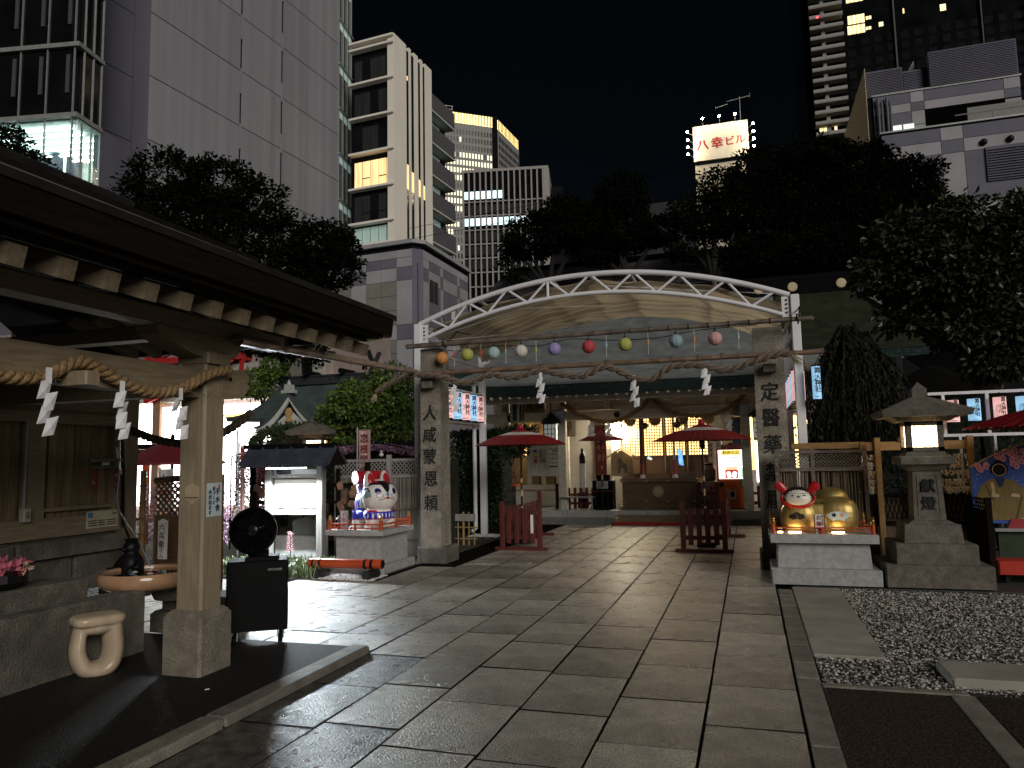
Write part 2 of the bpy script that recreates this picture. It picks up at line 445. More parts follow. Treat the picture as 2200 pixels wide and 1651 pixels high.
def gspot():
    while True:
        x = random.uniform(0.42, 3.6); y = 5.8 + 3.95 * random.random()
        if x < 0.95 and y > 6.55: continue
        if x > 1.24 and 5.92 < y < 6.43: continue
        return (x, y, random.uniform(-.018, -.002))
pebbles('gravel', 19000, gspot, 0.006, 0.017, m_grav)
pebbles('white_pebbles', 900, lambda: (random.uniform(-5.85, -4.95), random.uniform(9.2, 9.7), 0.0), 0.012, 0.03, m_peb)
# floor of the water pavilion with its kerb
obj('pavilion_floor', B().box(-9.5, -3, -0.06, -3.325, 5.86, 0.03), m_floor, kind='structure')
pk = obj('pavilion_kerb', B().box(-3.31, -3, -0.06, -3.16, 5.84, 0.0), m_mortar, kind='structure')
for i, yy in enumerate((-1.1, 0.6, 2.3, 4.0)):
    b = B().cbox(-3.32, yy + .006, -0.04, -3.15, yy + (1.694 if i < 3 else 1.84), 0.055, 0.014); obj('kerb_stone', b, m_kerb, pk)
# planting bed on the left, turf by the canopy
obj('ground', B().box(-8.6, 9.17, -0.06, -5.0, 17.5, -0.005), m_soil, kind='structure')
m_turf = M('turf', (0.02, 0.035, 0.01), 0.95, (0.012, 0.02, 0.006), scale=60, bump=1.0, bscale=150)
obj('lawn', B().box(-4.985, 11.4, -0.06, -4.9, 17.5, 0.01), m_turf, kind='structure')
obj('pavement', B().box(0.45, 9.95, -0.06, 9, 18, -0.02), M('dark_paving', (0.06, 0.058, 0.055), 0.6, bump=0.2), kind='structure')
# ------------------------------------------------------------------ buildings
def clear(name, tint=(0.8, 0.9, 0.88), refl=0.12):
    m = bpy.data.materials.new(name); m.use_nodes = True; t = m.node_tree; N = t.nodes; L = t.links
    N.remove(N['Principled BSDF']); tr = N.new('ShaderNodeBsdfTransparent'); tr.inputs[0].default_value = (*tint, 1)
    gl = N.new('ShaderNodeBsdfGlossy'); gl.inputs['Roughness'].default_value = 0.04
    mx = N.new('ShaderNodeMixShader'); mx.inputs[0].default_value = refl
    L.new(tr.outputs[0], mx.inputs[1]); L.new(gl.outputs[0], mx.inputs[2]); L.new(mx.outputs[0], N['Material Output'].inputs[0])
    return m
m_clear = clear('window_glass')
m_tower = M('precast_concrete', (0.25, 0.25, 0.272), 0.85, (0.212, 0.212, 0.233), scale=1.1, stretch=(1.6, 1.6, 0.06), rand=0.07, contrast=(0.38, 0.62), c3=(0.205, 0.205, 0.232))
m_towerblue = M('bluish_render', (0.13, 0.128, 0.165), 0.85, (0.11, 0.108, 0.142), scale=0.6, stretch=(1, 1, .2))
m_recess = M('dark_recess', (0.014, 0.014, 0.016), 1.0, spec=0.0)
m_dkglass = M('dark_glass', (0.004, 0.0045, 0.005), 0.1, (0.008, 0.009, 0.01), scale=0.5, spec=0.12)
m_grglass = M('green_glass', (0.05, 0.07, 0.068), 0.15, (0.1, 0.125, 0.12), scale=0.5, stretch=(3, 3, .4), spec=0.6)
m_mull = M('aluminium', (0.33, 0.34, 0.34), 0.5, metal=0.3)
m_pier = M('hotel_pale_tile', (0.85, 0.8, 0.71), 0.7, (0.8, 0.75, 0.66), scale=0.8, stretch=(1, 1, .3))
m_balc = M('balcony_grey', (0.09, 0.088, 0.1), 0.8)
m_chkA = M('pale_panel', (0.34, 0.332, 0.36), 0.8, (0.3, 0.293, 0.318), scale=1.0, rand=0.05, c3=(0.24, 0.235, 0.24))
m_chkB = M('grey_panel', (0.14, 0.14, 0.175), 0.8, (0.12, 0.12, 0.15), scale=1.0, rand=0.06)
m_chkG = M('olive_panel', (0.2, 0.205, 0.175), 0.8, (0.165, 0.17, 0.145), scale=1.0, rand=0.06)
e_cool = EM('lit_window_cool', (0.72, 0.95, 1.0), 1.5, noise=0.35, scale=0.9)
e_warm = EM('lit_window_warm', (1.0, 0.72, 0.34), 1.0, noise=0.45, scale=2.2, stretch=(2.5, 2.5, .15))
e_yel = EM('lit_window_yellow', (1.0, 0.92, 0.62), 1.15, noise=0.4, scale=0.7)
e_tube = EM('lamp_tube', (0.92, 1.0, 0.97), 9.0)

# --- concrete tower on the left
t = thing('concrete_tower', 'tall blank pale concrete tower with panel joints beside the slim hotel', 'building', (-27.18, 28, 0), -R(4.9))
part('wall', B().box(-14, 0.02, 0, -0.1, 15.5, 46), m_recess, t)
cy = [(0, 5.25), (5.28, 6.15), (6.36, 8.75), (8.78, 9.64), (9.86, 12.2), (12.23, 15.55)]
rows = [6.0 + 3.28 * i for i in range(13)]
for (a, c) in cy:
    me = B().box(-0.1, a, 0.02, 0.0, c, 3.25).mesh('wall_panel', m_tower)
    for z in rows:
        o = bpy.data.objects.new('wall_panel', me); put(o, t, False); o.location = (0, 0, z - 1.65)
# notches at the slots
me = B().box(-0.09, 6.16, 0.0, -0.02, 6.35, 1.5).mesh('slot_cover', m_tower); me2 = B().box(-0.09, 9.65, 0.0, -0.02, 9.85, 1.2).mesh('slot_cover', m_tower)
for z in rows:
    for q, dz in ((me, 0.3), (me2, 1.4)):
        o = bpy.data.objects.new('slot_cover', q); put(o, t, False); o.location = (0, 0, z + dz)
b = B()
for i in range(14): b.box(-0.86 + i * .062, -0.22, 4, -0.83 + i * .062, -0.15, 46)
b.box(-0.9, -0.15, 4, 0.0, 0.0, 46); part('ribbed_panel', b, m_towerblue, t)
bb = B()
for z in rows[2:]: bb.box(-0.95, -3.9, z + 1.62, -0.9, -0.2, z + 4.86)
part('side_wall', bb.box(-6, -3.9, 0, -0.96, -0.2, 46), m_towerblue, t)
# --- narrow glazed bay at the end of the tower
t = thing('glazed_stair_bay', 'narrow green glass bay between the blank concrete tower and the hotel', 'building', (-25.85, 43.49, 0), R(9))
part('glass', B().box(-2, 0.05, 8, -0.05, 2.45, 45), m_grglass, t)
fl = B().box(-2.2, -0.05, 0, 0.12, 2.6, 0.16).mesh('floor_slab', m_mull); mu = B()
for yy in (0.05, 0.85, 1.65, 2.4): mu.box(-0.04, yy - .035, 8, 0.05, yy + .035, 45)
part('mullion', mu, m_mull, t)
cl = B().box(-0.03, .1, 0, 0.0, 2.3, 0.5).mesh('ceiling_edge', EM('dim_ceiling', (0.7, 0.9, 0.85), 0.16))
for i in range(11):
    z = 12.9 + 3.25 * i
    o = bpy.data.objects.new('floor_slab', fl); put(o, t, False); o.location = (0, 0, z)
    o = bpy.data.objects.new('ceiling_edge', cl); put(o, t, False); o.location = (0, 0, z - .5)
# --- glass office on the far left with one lit floor
t = thing('glass_office', 'dark glass office block whose one lit floor shines white', 'building', (-24.91, 22, 0), R(11))
WX = 12.0
part('glass', B().box(-WX, 0.05, 15.75, -0.35, 1.5, 40), m_dkglass, t)
part('glass', B().box(-0.349, 0.35, 15.75, -0.06, 1.45, 40), m_dkglass, t)
b = B()
for i in range(12): b.box(-0.2 - 1.18 * i - .018, -0.02, 12.6, -0.2 - 1.18 * i + .018, 0.06, 40)
for yy in (0.35, 0.9, 1.42): b.box(-0.06, yy - .018, 12.6, 0.02, yy + .018, 40)
part('mullion', b, m_mull, t)
for i in range(11):
    for z0, z1 in ((16.6, 18.2), (19.5, 21)): part('blind', B().box(-0.55 - 1.18 * i, -0.005, z0, -0.4 - 1.18 * i, 0.045, z1), M('grey_blind', (0.06, 0.065, 0.07), 0.7), t)
for z in (12.5, 15.62, 18.58, 21.5, 24.4):
    o = part('floor_slab', B().box(-WX, -0.1, z - .09, 0.06, 1.5, z + .09), m_mull, t)
part('end_wall', B().box(-.3, 1.46, 12.3, .01, 4.2, 15.7), m_towerblue, t)
part('room', B().box(-WX, 4.0, 12.6, 0.0, 4.1, 15.6).box(-WX, 0.1, 12.4, 0, 4, 12.55).box(-WX, 0.1, 15.45, 0, 4, 15.52), M('office_white', (0.7, 0.74, 0.72), 0.8), t)
tb = B()
for i in range(6): tb.box(-WX + .3, 0.5 + i * .6, 15.3, -0.5, 0.58 + i * .6, 15.36)
for i in range(5): tb.box(-0.75 - 1.18 * 2 * i, 0.35, 13.0, -0.69 - 2.36 * i, 0.4, 15.3)
part('lamp', tb, e_tube, t)
part('window', B().box(-WX, 0.0, 12.6, -0.02, 0.012, 15.5).box(-0.012, 0.1, 12.6, 0.0, 1.45, 15.5), m_clear, t)
# --- hotel on a checkered podium
t = thing('hotel', 'slim dark glass hotel with pale vertical piers on a checkered grey base', 'building', (-20.87, 42, 0), -R(4.5))
part('wall', B().box(-3.4, 0.3, 12, -0.035, 5.2, 29.3), m_dkglass, t)
for a, c in ((0, 1.6), (1.95, 2.24), (2.65, 3.2), (3.55, 3.87), (4.2, 5.2)):
    part('pier', B().box(-0.5, a, 13.5, 0, c, 29.62), m_pier, t)
sl = B().box(-3.4, -0.18, -.07, -0.01, 0.3, .07).mesh('floor_slab', m_pier)
for z in (29.5, 29.02, 26.62, 24.22, 21.8, 19.4, 17.05, 15.6):
    o = bpy.data.objects.new('floor_slab', sl); put(o, t, False); o.location = (0, 0, z)
m_curt = M('grey_curtain', (0.02, 0.023, 0.024), 0.8, (0.006, 0.007, 0.007), scale=3, stretch=(4, 4, .15))
m_dimc = EM('dim_curtain', (0.45, 0.62, 0.58), 0.14, noise=0.7, scale=3, stretch=(4, 4, .15))
for fi, (z0, z1) in enumerate(((26.75, 28.4), (24.35, 26.1), (21.95, 23.7), (19.55, 21.35), (17.2, 19.0), (15.7, 16.85))):
    for k in range(5):
        x1 = -0.14 - k * .62; m_ = e_warm if fi == 3 else (m_dimc if fi == 5 else (m_curt if (k + fi) % 3 else m_dkglass))
        wdw = part('window', B().box(x1 - .57, 0.255, z0, x1, 0.29, z1), m_, t)
        if fi in (3, 4) and k % 2: part('transom', B().box(x1 - .57, 0.235, z0 + .62, x1, 0.254, z0 + .68), m_black, wdw)
for y0, y1, z0, z1 in ((1.65, 1.9, 19.6, 21.3), (2.3, 2.6, 19.6, 21.0), (3.25, 3.5, 19.6, 20.8), (3.9, 4.15, 19.6, 20.6), (1.7, 1.85, 27.2, 27.5)): part('lit_window', B().box(-.034, y0, z0, -.026, y1, z1), e_warm, t)
part('wall', B().box(-6, 5.22, 12, -0.9, 9, 27.8), m_balc, t)
for i, z in enumerate((16.9, 19.35, 21.8, 24.2, 26.6)):
    bl = part('balcony', B().box(-1.5, 5.25, z, 0.0, 8.9, z + .1), M('balcony_soffit', (0.6, 0.57, 0.52), .8), t)
    part('parapet', B().box(-0.1, 5.25, z + .1, -0.02, 8.9, z + 1.35), m_balc, bl)
    part('balcony_window', B().box(-.89, 5.5, z - 1.0, -.85, 8, z - .1), m_dimc, bl)
# podium: checks are panels
pod = part('podium', B().box(-16, -4.2, 0, 3.6, 2, 13.75), m_recess, t)
def P_(px, py):   # world to the hotel's own axes
    v = Matrix.Rotation(R(4.5), 4, 'Z') @ Vector((px + 20.87, py - 42, 0)); return v.x, v.y
sx, sy = P_(-17.32, 37.0); ex, ey = P_(-16.87, 37.5)
pod.data = B().poly([(sx - 14, sy + .08, 0), (sx - .06, sy + .08, 0), (ex - .08, ey + .02, 0), (ex - .08 - .4, ey + 7, 0), (sx - 14, ey + 7, 0)], (0, 0, 13.8)).mesh('podium', m_recess)
def chk(name, x0, x1, z0, z1, m_, sub=1, subz=1):
    for i in range(sub):
        for j in range(subz):
            a = lerp(x0, x1, i / sub); c = lerp(x0, x1, (i + 1) / sub); d = lerp(z0, z1, j / subz); e = lerp(z0, z1, (j + 1) / subz)
            part('cladding_panel', B().box(sx + a + .012, sy, d + .012, sx + c - .012, sy + .07, e - .012), m_, pod)
RW = [(12.95, 13.4), (12.4, 12.95), (11.65, 12.4), (9.15, 11.65), (8.3, 9.15), (4.6, 8.3)]
for i, (x0, x1) in enumerate([(-1, 0), (-3, -1), (-4, -3), (-6, -4), (-7, -6), (-9, -7), (-10, -9)]):
    mid = i % 2 == 1
    for r, (z0, z1) in enumerate(RW):
        if r == 0: m_, s1, s2 = m_chkA, 1, 1
        elif r in (1,): m_, s1, s2 = (m_chkB, 2, 1) if mid else (m_chkA, 1, 1)
        elif r == 2: m_, s1, s2 = (m_chkA, 2, 1) if mid else (m_chkB, 1, 1)
        elif r == 3: m_, s1, s2 = (m_chkG, 2, 3) if mid else (m_chkA, 1, 1)
        elif r == 4: m_, s1, s2 = (m_chkA, 2, 1) if mid else (m_chkB, 1, 1)
        else: m_, s1, s2 = (m_chkG, 2, 5) if mid else (m_chkA, 1, 1)
        chk('c', x0, x1, z0, z1, m_, s1, s2)
part('cornice', B().poly([(sx - 14, sy - .2, 0), (sx + .1, sy - .2, 0), (ex + .2, ey - .1, 0), (ex - .3, ey + 7, 0), (ex - .6, ey + 7, 0), (ex - .2, ey + .1, 0), (sx - .1, sy + .05, 0), (sx - 14, sy + .05, 0)], (0, 0, .22)).move(Matrix.Translation((0, 0, 13.68))), m_chkA, pod)
part('corner_panel', B().poly([(sx, sy, 4.6), (ex, ey, 4.6), (ex, ey, 13.4), (sx, sy, 13.4)], (-.05, .05, 0)), m_towerblue, pod)
part('drainpipe', B().tube([(lerp(sx, ex, .55) + .06, lerp(sy, ey, .55) - .06, 4.6), (lerp(sx, ex, .55) + .06, lerp(sy, ey, .55) - .06, 12.6)], .06), m_towerblue, pod)
ed = Vector((math.sin(R(1 - 4.5)), math.cos(R(1 - 4.5)), 0))
for j, (y0, y1) in enumerate(((0, .75), (.75, 2.35), (2.35, 2.75), (2.75, 4.9), (4.9, 5.3), (5.3, 6.7))):
    for r, (z0, z1) in enumerate(RW):
        m_ = m_chkA if r == 0 else ((m_chkB if (j + r) % 2 == 0 else m_chkA))
        p, q = Vector((ex, ey, 0)) + ed * (y0 + .012), Vector((ex, ey, 0)) + ed * (y1 - .012)
        part('cladding_panel', B().poly([(p.x, p.y, z0 + .012), (q.x, q.y, z0 + .012), (q.x, q.y, z1 - .012), (p.x, p.y, z1 - .012)], (-.07, 0, 0)), m_, pod)
for y0 in (.85, 1.45):
    p, q = Vector((ex, ey, 0)) + ed * y0, Vector((ex, ey, 0)) + ed * (y0 + .5)
    part('window', B().poly([(p.x + .02, p.y, 10.6), (q.x + .02, q.y, 10.6), (q.x + .02, q.y, 11.9), (p.x + .02, p.y, 11.9)], (-.02, 0, 0)), m_dkglass, pod)
# --- far office tower with a lit crown
t = thing('crowned_office_tower', 'distant pale office tower with a glowing yellow crown along its roof', 'building', (-83.19, 200, 0), R(-53) + R(90))
# own axes: x along the left face, y into the building
part('wall', B().box(0, 0, 0, 16.6, 14, 103.7), M('far_pale_stone', (0.3, 0.3, 0.28), .8), t)
cw = EM('crown_light', (1.0, 0.78, 0.3), 1.9, noise=0.3, scale=1.2)
part('crown', B().box(0.05, 0.05, 103.8, 16.0, 13.9, 107), cw, t)
b = B()
for i in range(18): b.box(0.0 + i * .94, -0.12, 103.8, 0.22 + i * .94, 0.1, 107.1)
b.box(0, -.1, 107.02, 16.5, 14, 107.3); part('crown_fin', b, m_recess, t)
dk, lt = B(), B()
for r in range(26):
    z = 101.0 - r * 2.42
    for i in range(16):
        lit = (r in (3, 4)) or (r == 5 and i < 10) or (r in (6, 8, 9, 10) and i < 7) or (r in (12, 13) and i < 5 and random.random() < .8) or (random.random() < .03)
        if r in (3, 4) and random.random() < .12: lit = False
        (lt if lit else dk).box(.35 + i * .97, -0.03, z - .75, .85 + i * .97, 0.05, z + .75)
part('window', dk, m_dkglass, t, kind='stuff'); part('lit_window', lt, e_yel, t, kind='stuff')
part('beacon', B().ell((0, 0, 107.8), (.35, .35, .35), 8, 6), EM('red_beacon', (1, .05, .05), 6), t)
part('roof_gantry', B().bar((1.4, 1, 107), (1.4, 1, 109.3), .15, .15).bar((3.2, 1, 107), (3.2, 1, 109.3), .15, .15).bar((1, 1, 109.2), (3.6, 1, 109.2), .15, .15).bar((1, 1, 108.2), (3.2, 1, 108.2), .15, .15), m_mull, t)
t2 = thing('crowned_office_wing', 'right wing of the distant tower with the glowing crown, seen at a slant', 'building', (-68.9, 209.9, 0), -R(5))
part('wall', B().box(-14, 0, 0, -0.1, 17.3, 103.0), M('far_pale_stone', (0.3, 0.3, 0.28), .8), t2)
part('wall', B().box(-1.5, -1.0, 0, -0.2, -.02, 106.8), m_recess, t2)
part('crown', B().box(-13.9, .5, 103.1, -.15, 17.2, 106.3), cw, t2)
b = B()
for i in range(16): b.box(-.16, .4 + i * 1.1, 103.1, 0.02, .62 + i * 1.1, 106.4)
part('crown_fin', b, m_recess, t2)
dk, lt = B(), B()
for r in range(16):
    for i in range(15): (lt if (r > 5 and random.random() < .3) else dk).box(-.12, .8 + i * 1.1, 99.5 - r * 2.42, -0.03, 1.35 + i * 1.1, 101 - r * 2.42)
part('window', dk, m_dkglass, t2, kind='stuff'); part('lit_window', lt, e_yel, t2, kind='stuff')
# --- dark gridded office
t = thing('gridded_office', 'dark office block with pale fins and two rows of blue white lit windows', 'building', (-46.1, 120, 0), R(11.5))
W_ = 14.2; m_fin = M('pale_fin', (0.36, 0.34, 0.33), .8)
part('glass', B().box(0, 0.1, 20, W_, 12, 52.3), m_dkglass, t)
for i in range(15): part('fin', B().box(i * 1.014 - .13, -0.25, 24, i * 1.014 + .13, 0.1, 52.4), m_fin, t)
part('parapet', B().box(-.3, -.3, 52.4, W_ + 1, 12, 52.9), m_fin, t)
part('corner_pier', B().box(W_ + .14, -.3, 24, W_ + 1.1, 12, 52.4), m_fin, t)
part('wall', B().box(W_ + 1.2, 4, 24, W_ + 3.3, 12, 50.6), m_recess, t)
for k in range(10):
    z = 47.05 - 2.55 * k
    part('spandrel', B().box(0, -0.06, z - .1, W_, 0.1, z + .1), m_fin, t)
m_blind = M('dusk_glass', (0.022, 0.024, 0.028), .3, (0.012, 0.013, 0.016), scale=.6)
for i in range(14):
    for (z0, z1, on) in ((47.6, 49.0, i < 7), (42.75, 44.1, True)):
        if on: part('lit_window', B().box(i * 1.014 + .18, 0.04, z0, i * 1.014 + .84, 0.09, z1), e_cool, t)
    for z in (45.2, 40.2, 37.7, 35.2): part('window', B().box(i * 1.014 + .18, 0.04, z - .3, i * 1.014 + .84, 0.09, z + 1.3), m_blind, t)
# --- building with the rooftop sign
t = thing('sign_tower_building', 'narrow pale building carrying a rooftop advertising sign behind the trees', 'building', (-3.5, 70.2, 0))
part('wall', B().box(0, 0, 0, 4.6, 5, 28.85), M('pale_tile_wall', (0.55, 0.5, 0.42), .8, (0.48, 0.44, 0.37), scale=1.5), t)
part('coping', B().box(-.05, -.06, 28.86, 4.7, 5, 29.0), m_recess, t)
m_sign = M('sign_face', (0.74, 0.7, 0.62), .7, (0.7, 0.66, 0.58), scale=2)
t = thing('rooftop_sign', 'white floodlit rooftop sign with red brush lettering above the dark trees', 'sign', (-3.57, 70, 29.15))
part('panel', B().box(0, -.08, 0, 4.97, .3, 3.38), m_sign, t)
part('leg', B().box(.4, 0, -.3, .5, .2, 0), m_recess, t); part('leg', B().box(4.4, 0, -.3, 4.5, .2, 0), m_recess, t)
lt = B()
for i, (ch, x, s_) in enumerate((('八', .85, 1.1), ('幸', 2.15, 1.15), ('ビ', 3.3, .95), ('ル', 4.25, .95))):
    letters(lt, ch, (x, -.1, 1.45 + .03 * i), s_, bold=0.035 if i < 2 else 0.02, ext=.01)
part('lettering', lt, m_redink, t)
e_bulb = EM('flood_bulb', (1.0, 0.82, 0.5), 240)
def flood(x, z, dx, dz, lab):
    l = thing('floodlight', lab, 'lamp', (x, 70, z), group='floodlights around the rooftop sign')
    part('arm', B().tube([(0, -.05, 0), (dx, -.9, dz)], .025, 5), m_mull, l)
    part('bulb', B().ell((dx, -.95, dz), (.1, .1, .1), 10, 6), e_bulb, l)
for z, w_ in ((29.6, 'lowest'), (30.3, 'second lowest'), (31.0, 'second highest'), (31.75, 'highest')):
    flood(-3.6, z, -.42, 0, w_ + ' bright floodlight on the left side of the rooftop sign'); flood(1.42, z - .05, .42, 0, w_ + ' bright floodlight on the right side of the rooftop sign')
for x, w_ in ((-2.6, 'left'), (-1.1, 'middle'), (.3, 'right')): flood(x, 32.5, 0, .35, w_ + ' one of three bright floodlights along the top of the rooftop sign')
t = thing('tv_antenna', 'thin television antenna on a mast above the rooftop sign', 'antenna', (.8, 70.6, 32.5))
part('mast', B().tube([(0, 0, 0), (0, 0, 2.7)], .03, 5), m_mull, t)
part('boom', B().bar((-1.2, 0, 2.35), (.9, 0, 2.6), .04, .04).bar((-2.2, 0, 1.9), (-1.1, 0, 2.1), .05, .05).bar((.88, 0, 2.4), (.94, 0, 2.85), .03, .03).bar((-2.2, 0, 1.8), (-2.2, 0, 2.05), .03, .03), m_mull, t)
# --- right hand high-rise
t = thing('highrise_flats', 'very tall dark block of flats with pale balcony bands and few warm windows', 'building', (11.3, 110, 0))
part('wall', B().box(0.0, .5, 0, 60, 30, 95), m_dkglass, t)
m_band = M('pale_balcony', (0.34, 0.33, 0.31), .8)
for k in range(18):
    z = 45.9 + 1.57 * k
    bl = part('balcony', B().box(-.05, -.9, z, 4.35, .45, z + .09), m_band, t)
    part('parapet', B().box(-.05, -.95, z + .09, 4.35, -.9, z + .5), m_band, bl)
    part('balcony', B().box(27, -.9, z + .4, 40, .45, z + .9), m_band, t)
part('column', B().box(1.5, -.2, 40, 2.0, .4, 90), m_band, t)
b = B()
for k in range(34): b.box(-.5, 1.5, 46.5 + 1.57 * k * .5, -.06, 5.5, 46.7 + 1.57 * k * .5)
part('side_balcony', b, m_recess, t)
e_flat = EM('flat_window', (1.0, 0.78, 0.38), 1.5, noise=0.35, scale=1.2, stretch=(2, 2, .4))
for (x, z, w_, h_, n) in ((5.15, 62.15, .48, 1.25, 4), (5.05, 60.65, .5, 1.25, 4), (7.5, 62.45, .3, .45, 2), (7.4, 60.95, .3, .4, 2), (5.1, 65.4, .48, 1.2, 4), (9.1, 61.1, .55, .6, 1), (0.55, 47.0, .45, .95, 2), (2.5, 46.9, .35, .8, 1), (16.8, 61.8, .7, .9, 1), (12.2, 62.4, .18, .7, 1), (26.5, 61.6, .5, .5, 2)):
    for i in range(n): part('lit_window', B().box(x + i * (w_ + .08), .4, z, x + i * (w_ + .08) + w_, .48, z + h_), e_flat, t)
b = B()
for i in range(16):
    for k in range(10): b.box(4.9 + i * 1.7, .44, 44.7 + k * 1.57, 5.9 + i * 1.7, .49, 45.8 + k * 1.57)
part('window', b, M('unlit_flat', (0.003, 0.003, 0.004), .6, (0.008, 0.008, 0.009), scale=.8, spec=.05), t, kind='stuff')
part('column', B().box(10.9, .1, 40, 11.1, .45, 90).box(21.5, .1, 40, 21.65, .45, 90), M('far_grey', (0.1, .1, .1), .8), t)
part('beacon', B().ell((1.0, -1.2, 63.2), (.14, .14, .14), 8, 6), EM('red_beacon', (1, .05, .05), 6), t)
# --- right hand checkered plant building
t = thing('checkered_plant_building', 'grey checkered building with rooftop louvres, ducts and a lit frosted window pair', 'building', (6.6, 40, 0))
part('wall', B().box(0, .1, 12, 6.75, 12, 19.5).box(.3, -.9, 0, 9.5, .05, 17.05), m_recess, t)
part('side_wall', B().box(-.02, .1, 12, .0, 10, 21.1), M('lamplit_side_wall', (0.8, .64, .4), .8), t)  # warm lamplight falling on this face is put into the wall colour
def chk2(x0, x1, y, z0, z1, m_): part('cladding_panel', B().box(x0 + .012, y, z0 + .012, x1 - .012, y + .08, z1 - .012), m_, t)
for z0, z1, seq in ((18.9, 19.45, 'BABAA'), (18.45, 18.9, 'ABAB'), (17.75, 18.45, 'BA  ')):
    for (x0, x1), c_ in zip(((0.25, 1.95), (1.95, 2.55), (2.55, 6.0), (6.0, 6.7)), seq):
        if c_ == ' ': continue
        chk2(x0, x1, 0.0, z0, z1, m_chkA if c_ == 'A' else m_chkB)
chk2(0.25, 1.95, 0, 17.2, 17.74, m_chkB); chk2(1.95, 2.55, 0, 17.2, 17.74, m_chkA); chk2(6.0, 6.7, 0, 17.2, 18.4, m_chkA)
for z0, z1, seq in ((16.35, 17.0, 'BABAB'), (15.7, 16.35, 'ABABA'), (13.2, 15.7, 'BABAB'), (12.5, 13.2, 'ABABA'), (6, 12.5, 'BABAB')):
    for (x0, x1), c_ in zip(((0.35, 2.9), (2.9, 3.85), (3.85, 6.45), (6.45, 7.3), (7.3, 9.4)), seq):
        chk2(x0, x1, -1.0, z0, z1, m_chkA if c_ == 'A' else m_chkB)
part('coping', B().box(0.2, -.05, 19.46, 6.75, .3, 19.54).box(.28, -1.1, 17.06, 9.5, .05, 17.14), m_mull, t)
part('plant_recess', B().box(2.56, .02, 17.15, 5.99, .08, 18.43), M('plant_void', (.003, .003, .003), 1.0, spec=0.0), t)
part('duct', B().box(4.3, -.3, 17.2, 6.9, -.05, 18.1), M('duct_grey', (0.2, .19, .18), .6), t)
part('railing', B().tube([(3.6, -.9, 17.55), (9, -.9, 17.6)], .03, 6).tube([(5.2, -.9, 17.1), (5.2, -.9, 17.6)], .03, 6).tube([(6.9, -.9, 17.1), (6.9, -.9, 17.6)], .03, 6), m_mull, t)
for x0, x1, z0, z1, y in ((0, 1.75, 19.6, 21.0, .3), (1.77, 2.85, 19.6, 20.75, .3), (2.86, 6.65, 19.55, 21.35, -.1)):
    b = B(); n = int((z1 - z0) / .085)
    for k in range(n): b.add([(x0, y, z0 + k * .085), (x1, y, z0 + k * .085), (x1, y + .05, z0 + k * .085 + .08), (x0, y + .05, z0 + k * .085 + .08)], [(0, 1, 2, 3)])
    b.box(x0, y + .07, z0, x1, y + .5, z1); part('louvre', b, m_towerblue, t)
b = B(); 
for k in range(12): b.bar((4.75, -1.12, 14.2 + k * .125), (6.3, -1.12, 14.2 + k * .125), .1, .03)
b.box(4.7, -1.09, 14.1, 6.35, -1.02, 15.75); part('louvre', b, m_towerblue, t)
for x in (4.66, 5.75):
    v = part('vent_hood', B().ell((x, -1.05, 16.02), (.16, .16, .16), 12, 8), m_black, t)
for i, x in enumerate((.45, .62, .85, 1.0)): part('pipe', B().tube([(x, -.15, 14.5 if i % 2 else 16), (x, -.15, 19.3 - .2 * (i % 2))], .06, 8), M('pipe_grey', (.09, .09, .1), .6), t)
for x0 in (1.0, 1.55):
    wd = part('window', B().box(x0 - .04, -.03, 17.25, x0 + .5, -.005, 17.85), m_mull, t)
    part('pane', B().box(x0, -.045, 17.3, x0 + .46, -.031, 17.8), EM('frosted_lit_pane', (.8, 1, .95), .85, noise=.2, scale=3), wd)
t = thing('satellite_dish', 'grey satellite dish on the roof of the checkered building', 'antenna', (8.95, 41, 20.9))
part('dish', B().lathe([(.02, 0), (.3, .06), (.5, .2), (.52, .22), (.3, .1), (.02, .04)], 20).move(Matrix.Rotation(R(-60), 4, 'Y')), M('dish_grey', (.2, .2, .2), .6), t, smooth=True)
part('stand', B().tube([(0, 0, 0), (0, 0, -1.3)], .05, 6), m_recess, t)
part('feed_arm', B().tube([(0, 0, -.2), (-.5, 0, .1)], .02, 5), m_recess, t)
# --- low checkered wall behind the trees
t = thing('boundary_wall', 'low grey checkered boundary wall behind the trees and the canopy', 'wall', (-10.4, 33, 0))
part('wall', B().box(0, .1, 0, 16, .6, 10.5), m_recess, t)
for r, (z0, z1) in enumerate(((9.9, 10.4), (9.2, 9.9), (7.6, 9.2), (5, 7.6))):
    for j, (x0, x1) in enumerate(((0, 1.6), (1.6, 3.2), (3.2, 4.9), (4.9, 6.2), (6.2, 8.0), (8, 9.2), (9.2, 10.8), (10.8, 12), (12, 14), (14, 16))):
        part('cladding_panel', B().box(x0 + .012, 0, z0 + .012, x1 - .012, .09, z1 - .012), m_chkA if r == 0 or (j + r) % 2 else m_chkB, t)
part('coping', B().box(-.05, -.15, 10.42, 16, .65, 10.56), m_recess, t)
part('ramp_wall', B().poly([(-.02, 0, 0), (-.02, 0, 10.5), (-1.3, 0, 9.4), (-3.3, 0, 7.4), (-3.3, 0, 0)], (0, .5, 0)), m_chkA, t)
t = thing('utility_shed', 'small pale shed roof beside the dark gridded office above the canopy', 'building', (-13.6, 34, 0))
part('wall', B().box(0, 0, 0, 2.2, 2, 8.9), M('shed_panel', (0.36, 0.35, 0.3), .8), t)
part('corner_post', B().box(-.16, -.05, 0, -.01, .1, 9.2), m_pier, t)
